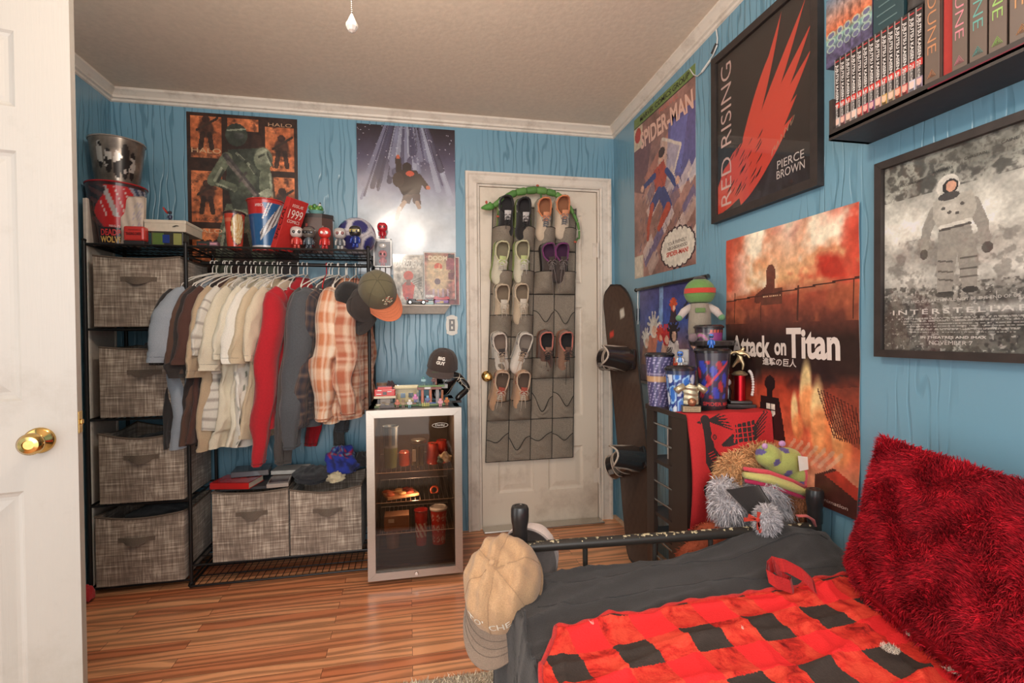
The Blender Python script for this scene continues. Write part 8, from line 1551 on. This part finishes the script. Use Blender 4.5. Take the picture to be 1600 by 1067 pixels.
cloth_heap('plush_cushion', 'dark cushion under the plush pile beside the wall', 'cushion', (1.16, 1.50, .48), (.11, .10, .12), (70, 44, 38), 88, amp=.15)
t = thing('pink_strap', 'pink striped strap looped over the right end of the bed rail', 'strap', q(1262, 810, 1.33)); m = MB(); m.tube([q(1246, 806, 1.30), q(1260, 806, 1.305), q(1270, 812, 1.31), (q(1274, 822, 1.31))], [.007, .008, .008, .005], 10, (206, 96, 90), flat=.5); part(m, 'band', VF, t, smooth='all')
# ---- caps on the left post
def cap_at(name, label, c, up, ez, s, **kw):
    ez = Vector(ez).normalized(); ey = Vector(up); ey = (ey-ez*ey.dot(ez)).normalized(); ex = ey.cross(ez); R_ = Matrix((ex, ey, ez)).transposed(); return cap(name, label, c, tuple(R_.to_euler()), s=s, **kw)
cap_at('baseball_cap', 'tan washed cap with white letters hanging by its strap on the left bed post', (.240, 1.300, .53), (.30, .45, .84), (-.33, -.62, .71), 1.14, slouch=.7, crown=(186, 148, 110), brim=(136, 116, 100), texts=[("TO' CHE", .046, .108, .022, (226, 216, 200), dict(off=.01))])
cap_at('baseball_cap', 'white and red patterned cap hanging behind the tan cap on the bed post', (.335, 1.425, .53), (-.1, 0, 1), (.45, .85, .1), .95, crown=(214, 196, 188), brim=(190, 186, 186), patch=[(200, 70, 60), (210, 120, 110)])
# ---- rug
rg = thing('shag_rug', 'cream shag rug on the floor at the bottom edge', 'rug', (-.3, 1.2, 0)); m = MB(); m.box((-.40, 1.22, .006), (1.50, 1.0, .010), (190, 172, 150)); part(m, 'backing', VM, rg)
r = np.random.RandomState(12); n = 42000; P_ = np.stack([r.uniform(-1.14, .34, n), r.uniform(.95, 1.715, n), np.full(n, .010)], 1); P_ = P_[(P_[:, 0] > -.35)]; n = len(P_); m = MB(); fur(m, P_, np.tile([0, 0, 1.], (n, 1)), np.array([[222, 206, 184]])*(.7+.5*r.rand(n, 1)), L=.022, w=.0030, jit=.6, seed=3, comb=(0, 0, 0)); o = part(m, 'pile', VFUR, rg, recalc=False); o['kind'] = 'stuff'
# ---- ceiling lamp with its pull chain
cl_ = thing('ceiling_fan', 'ceiling light whose beaded pull chain hangs into view at the top', 'ceiling light', (-.12, 1.20, ceil_z(-.12, 1.2)))
m = MB(); zc2 = ceil_z(-.12, 1.2); m.lathe([(.07, 0), (.065, -.03), (.02, -.045), (.012, -.10), (.012, -.15)], 28, (200, 190, 176), c=(-.12, 1.20, zc2-.001)); part(m, 'canopy', VG, cl_, smooth=True)
m = MB(); m.lathe([(.03, 0), (.05, -.01), (.05, -.03), (.02, -.04)], 28, (200, 190, 176), c=(-.12, 1.20, zc2-.15)); part(m, 'housing', VG, cl_, smooth=True)
c1 = px(549.5, 22, Y=1.208); c0 = px(549.5, 51, Y=1.208)
m = MB(); z = c1.z
while z < zc2-.19: m.ell((c1.x, c1.y, z), (.0021, .0021, .0021), (206, 196, 180), n=8, m=5); z += .0046
part(m, 'pull_chain', VMET, cl_, smooth='all')
hh = c1.z-c0.z; m = MB(); m.lathe([(0, 0), (.009, .004), (.0135, .012), (.0135, .018), (.009, hh*.62), (.004, hh*.9), (.002, hh)], 9, (226, 218, 206), c=(c1.x, c1.y, c0.z)); part(m, 'crystal_pull', VG, cl_)
cloth_heap('red_bag', 'scrap of red cloth on the floor under the rack, beside the open door', 'cloth', (-1.50+.07, 2.58, .03), (.03, .03, .05), (180, 40, 44), 99)
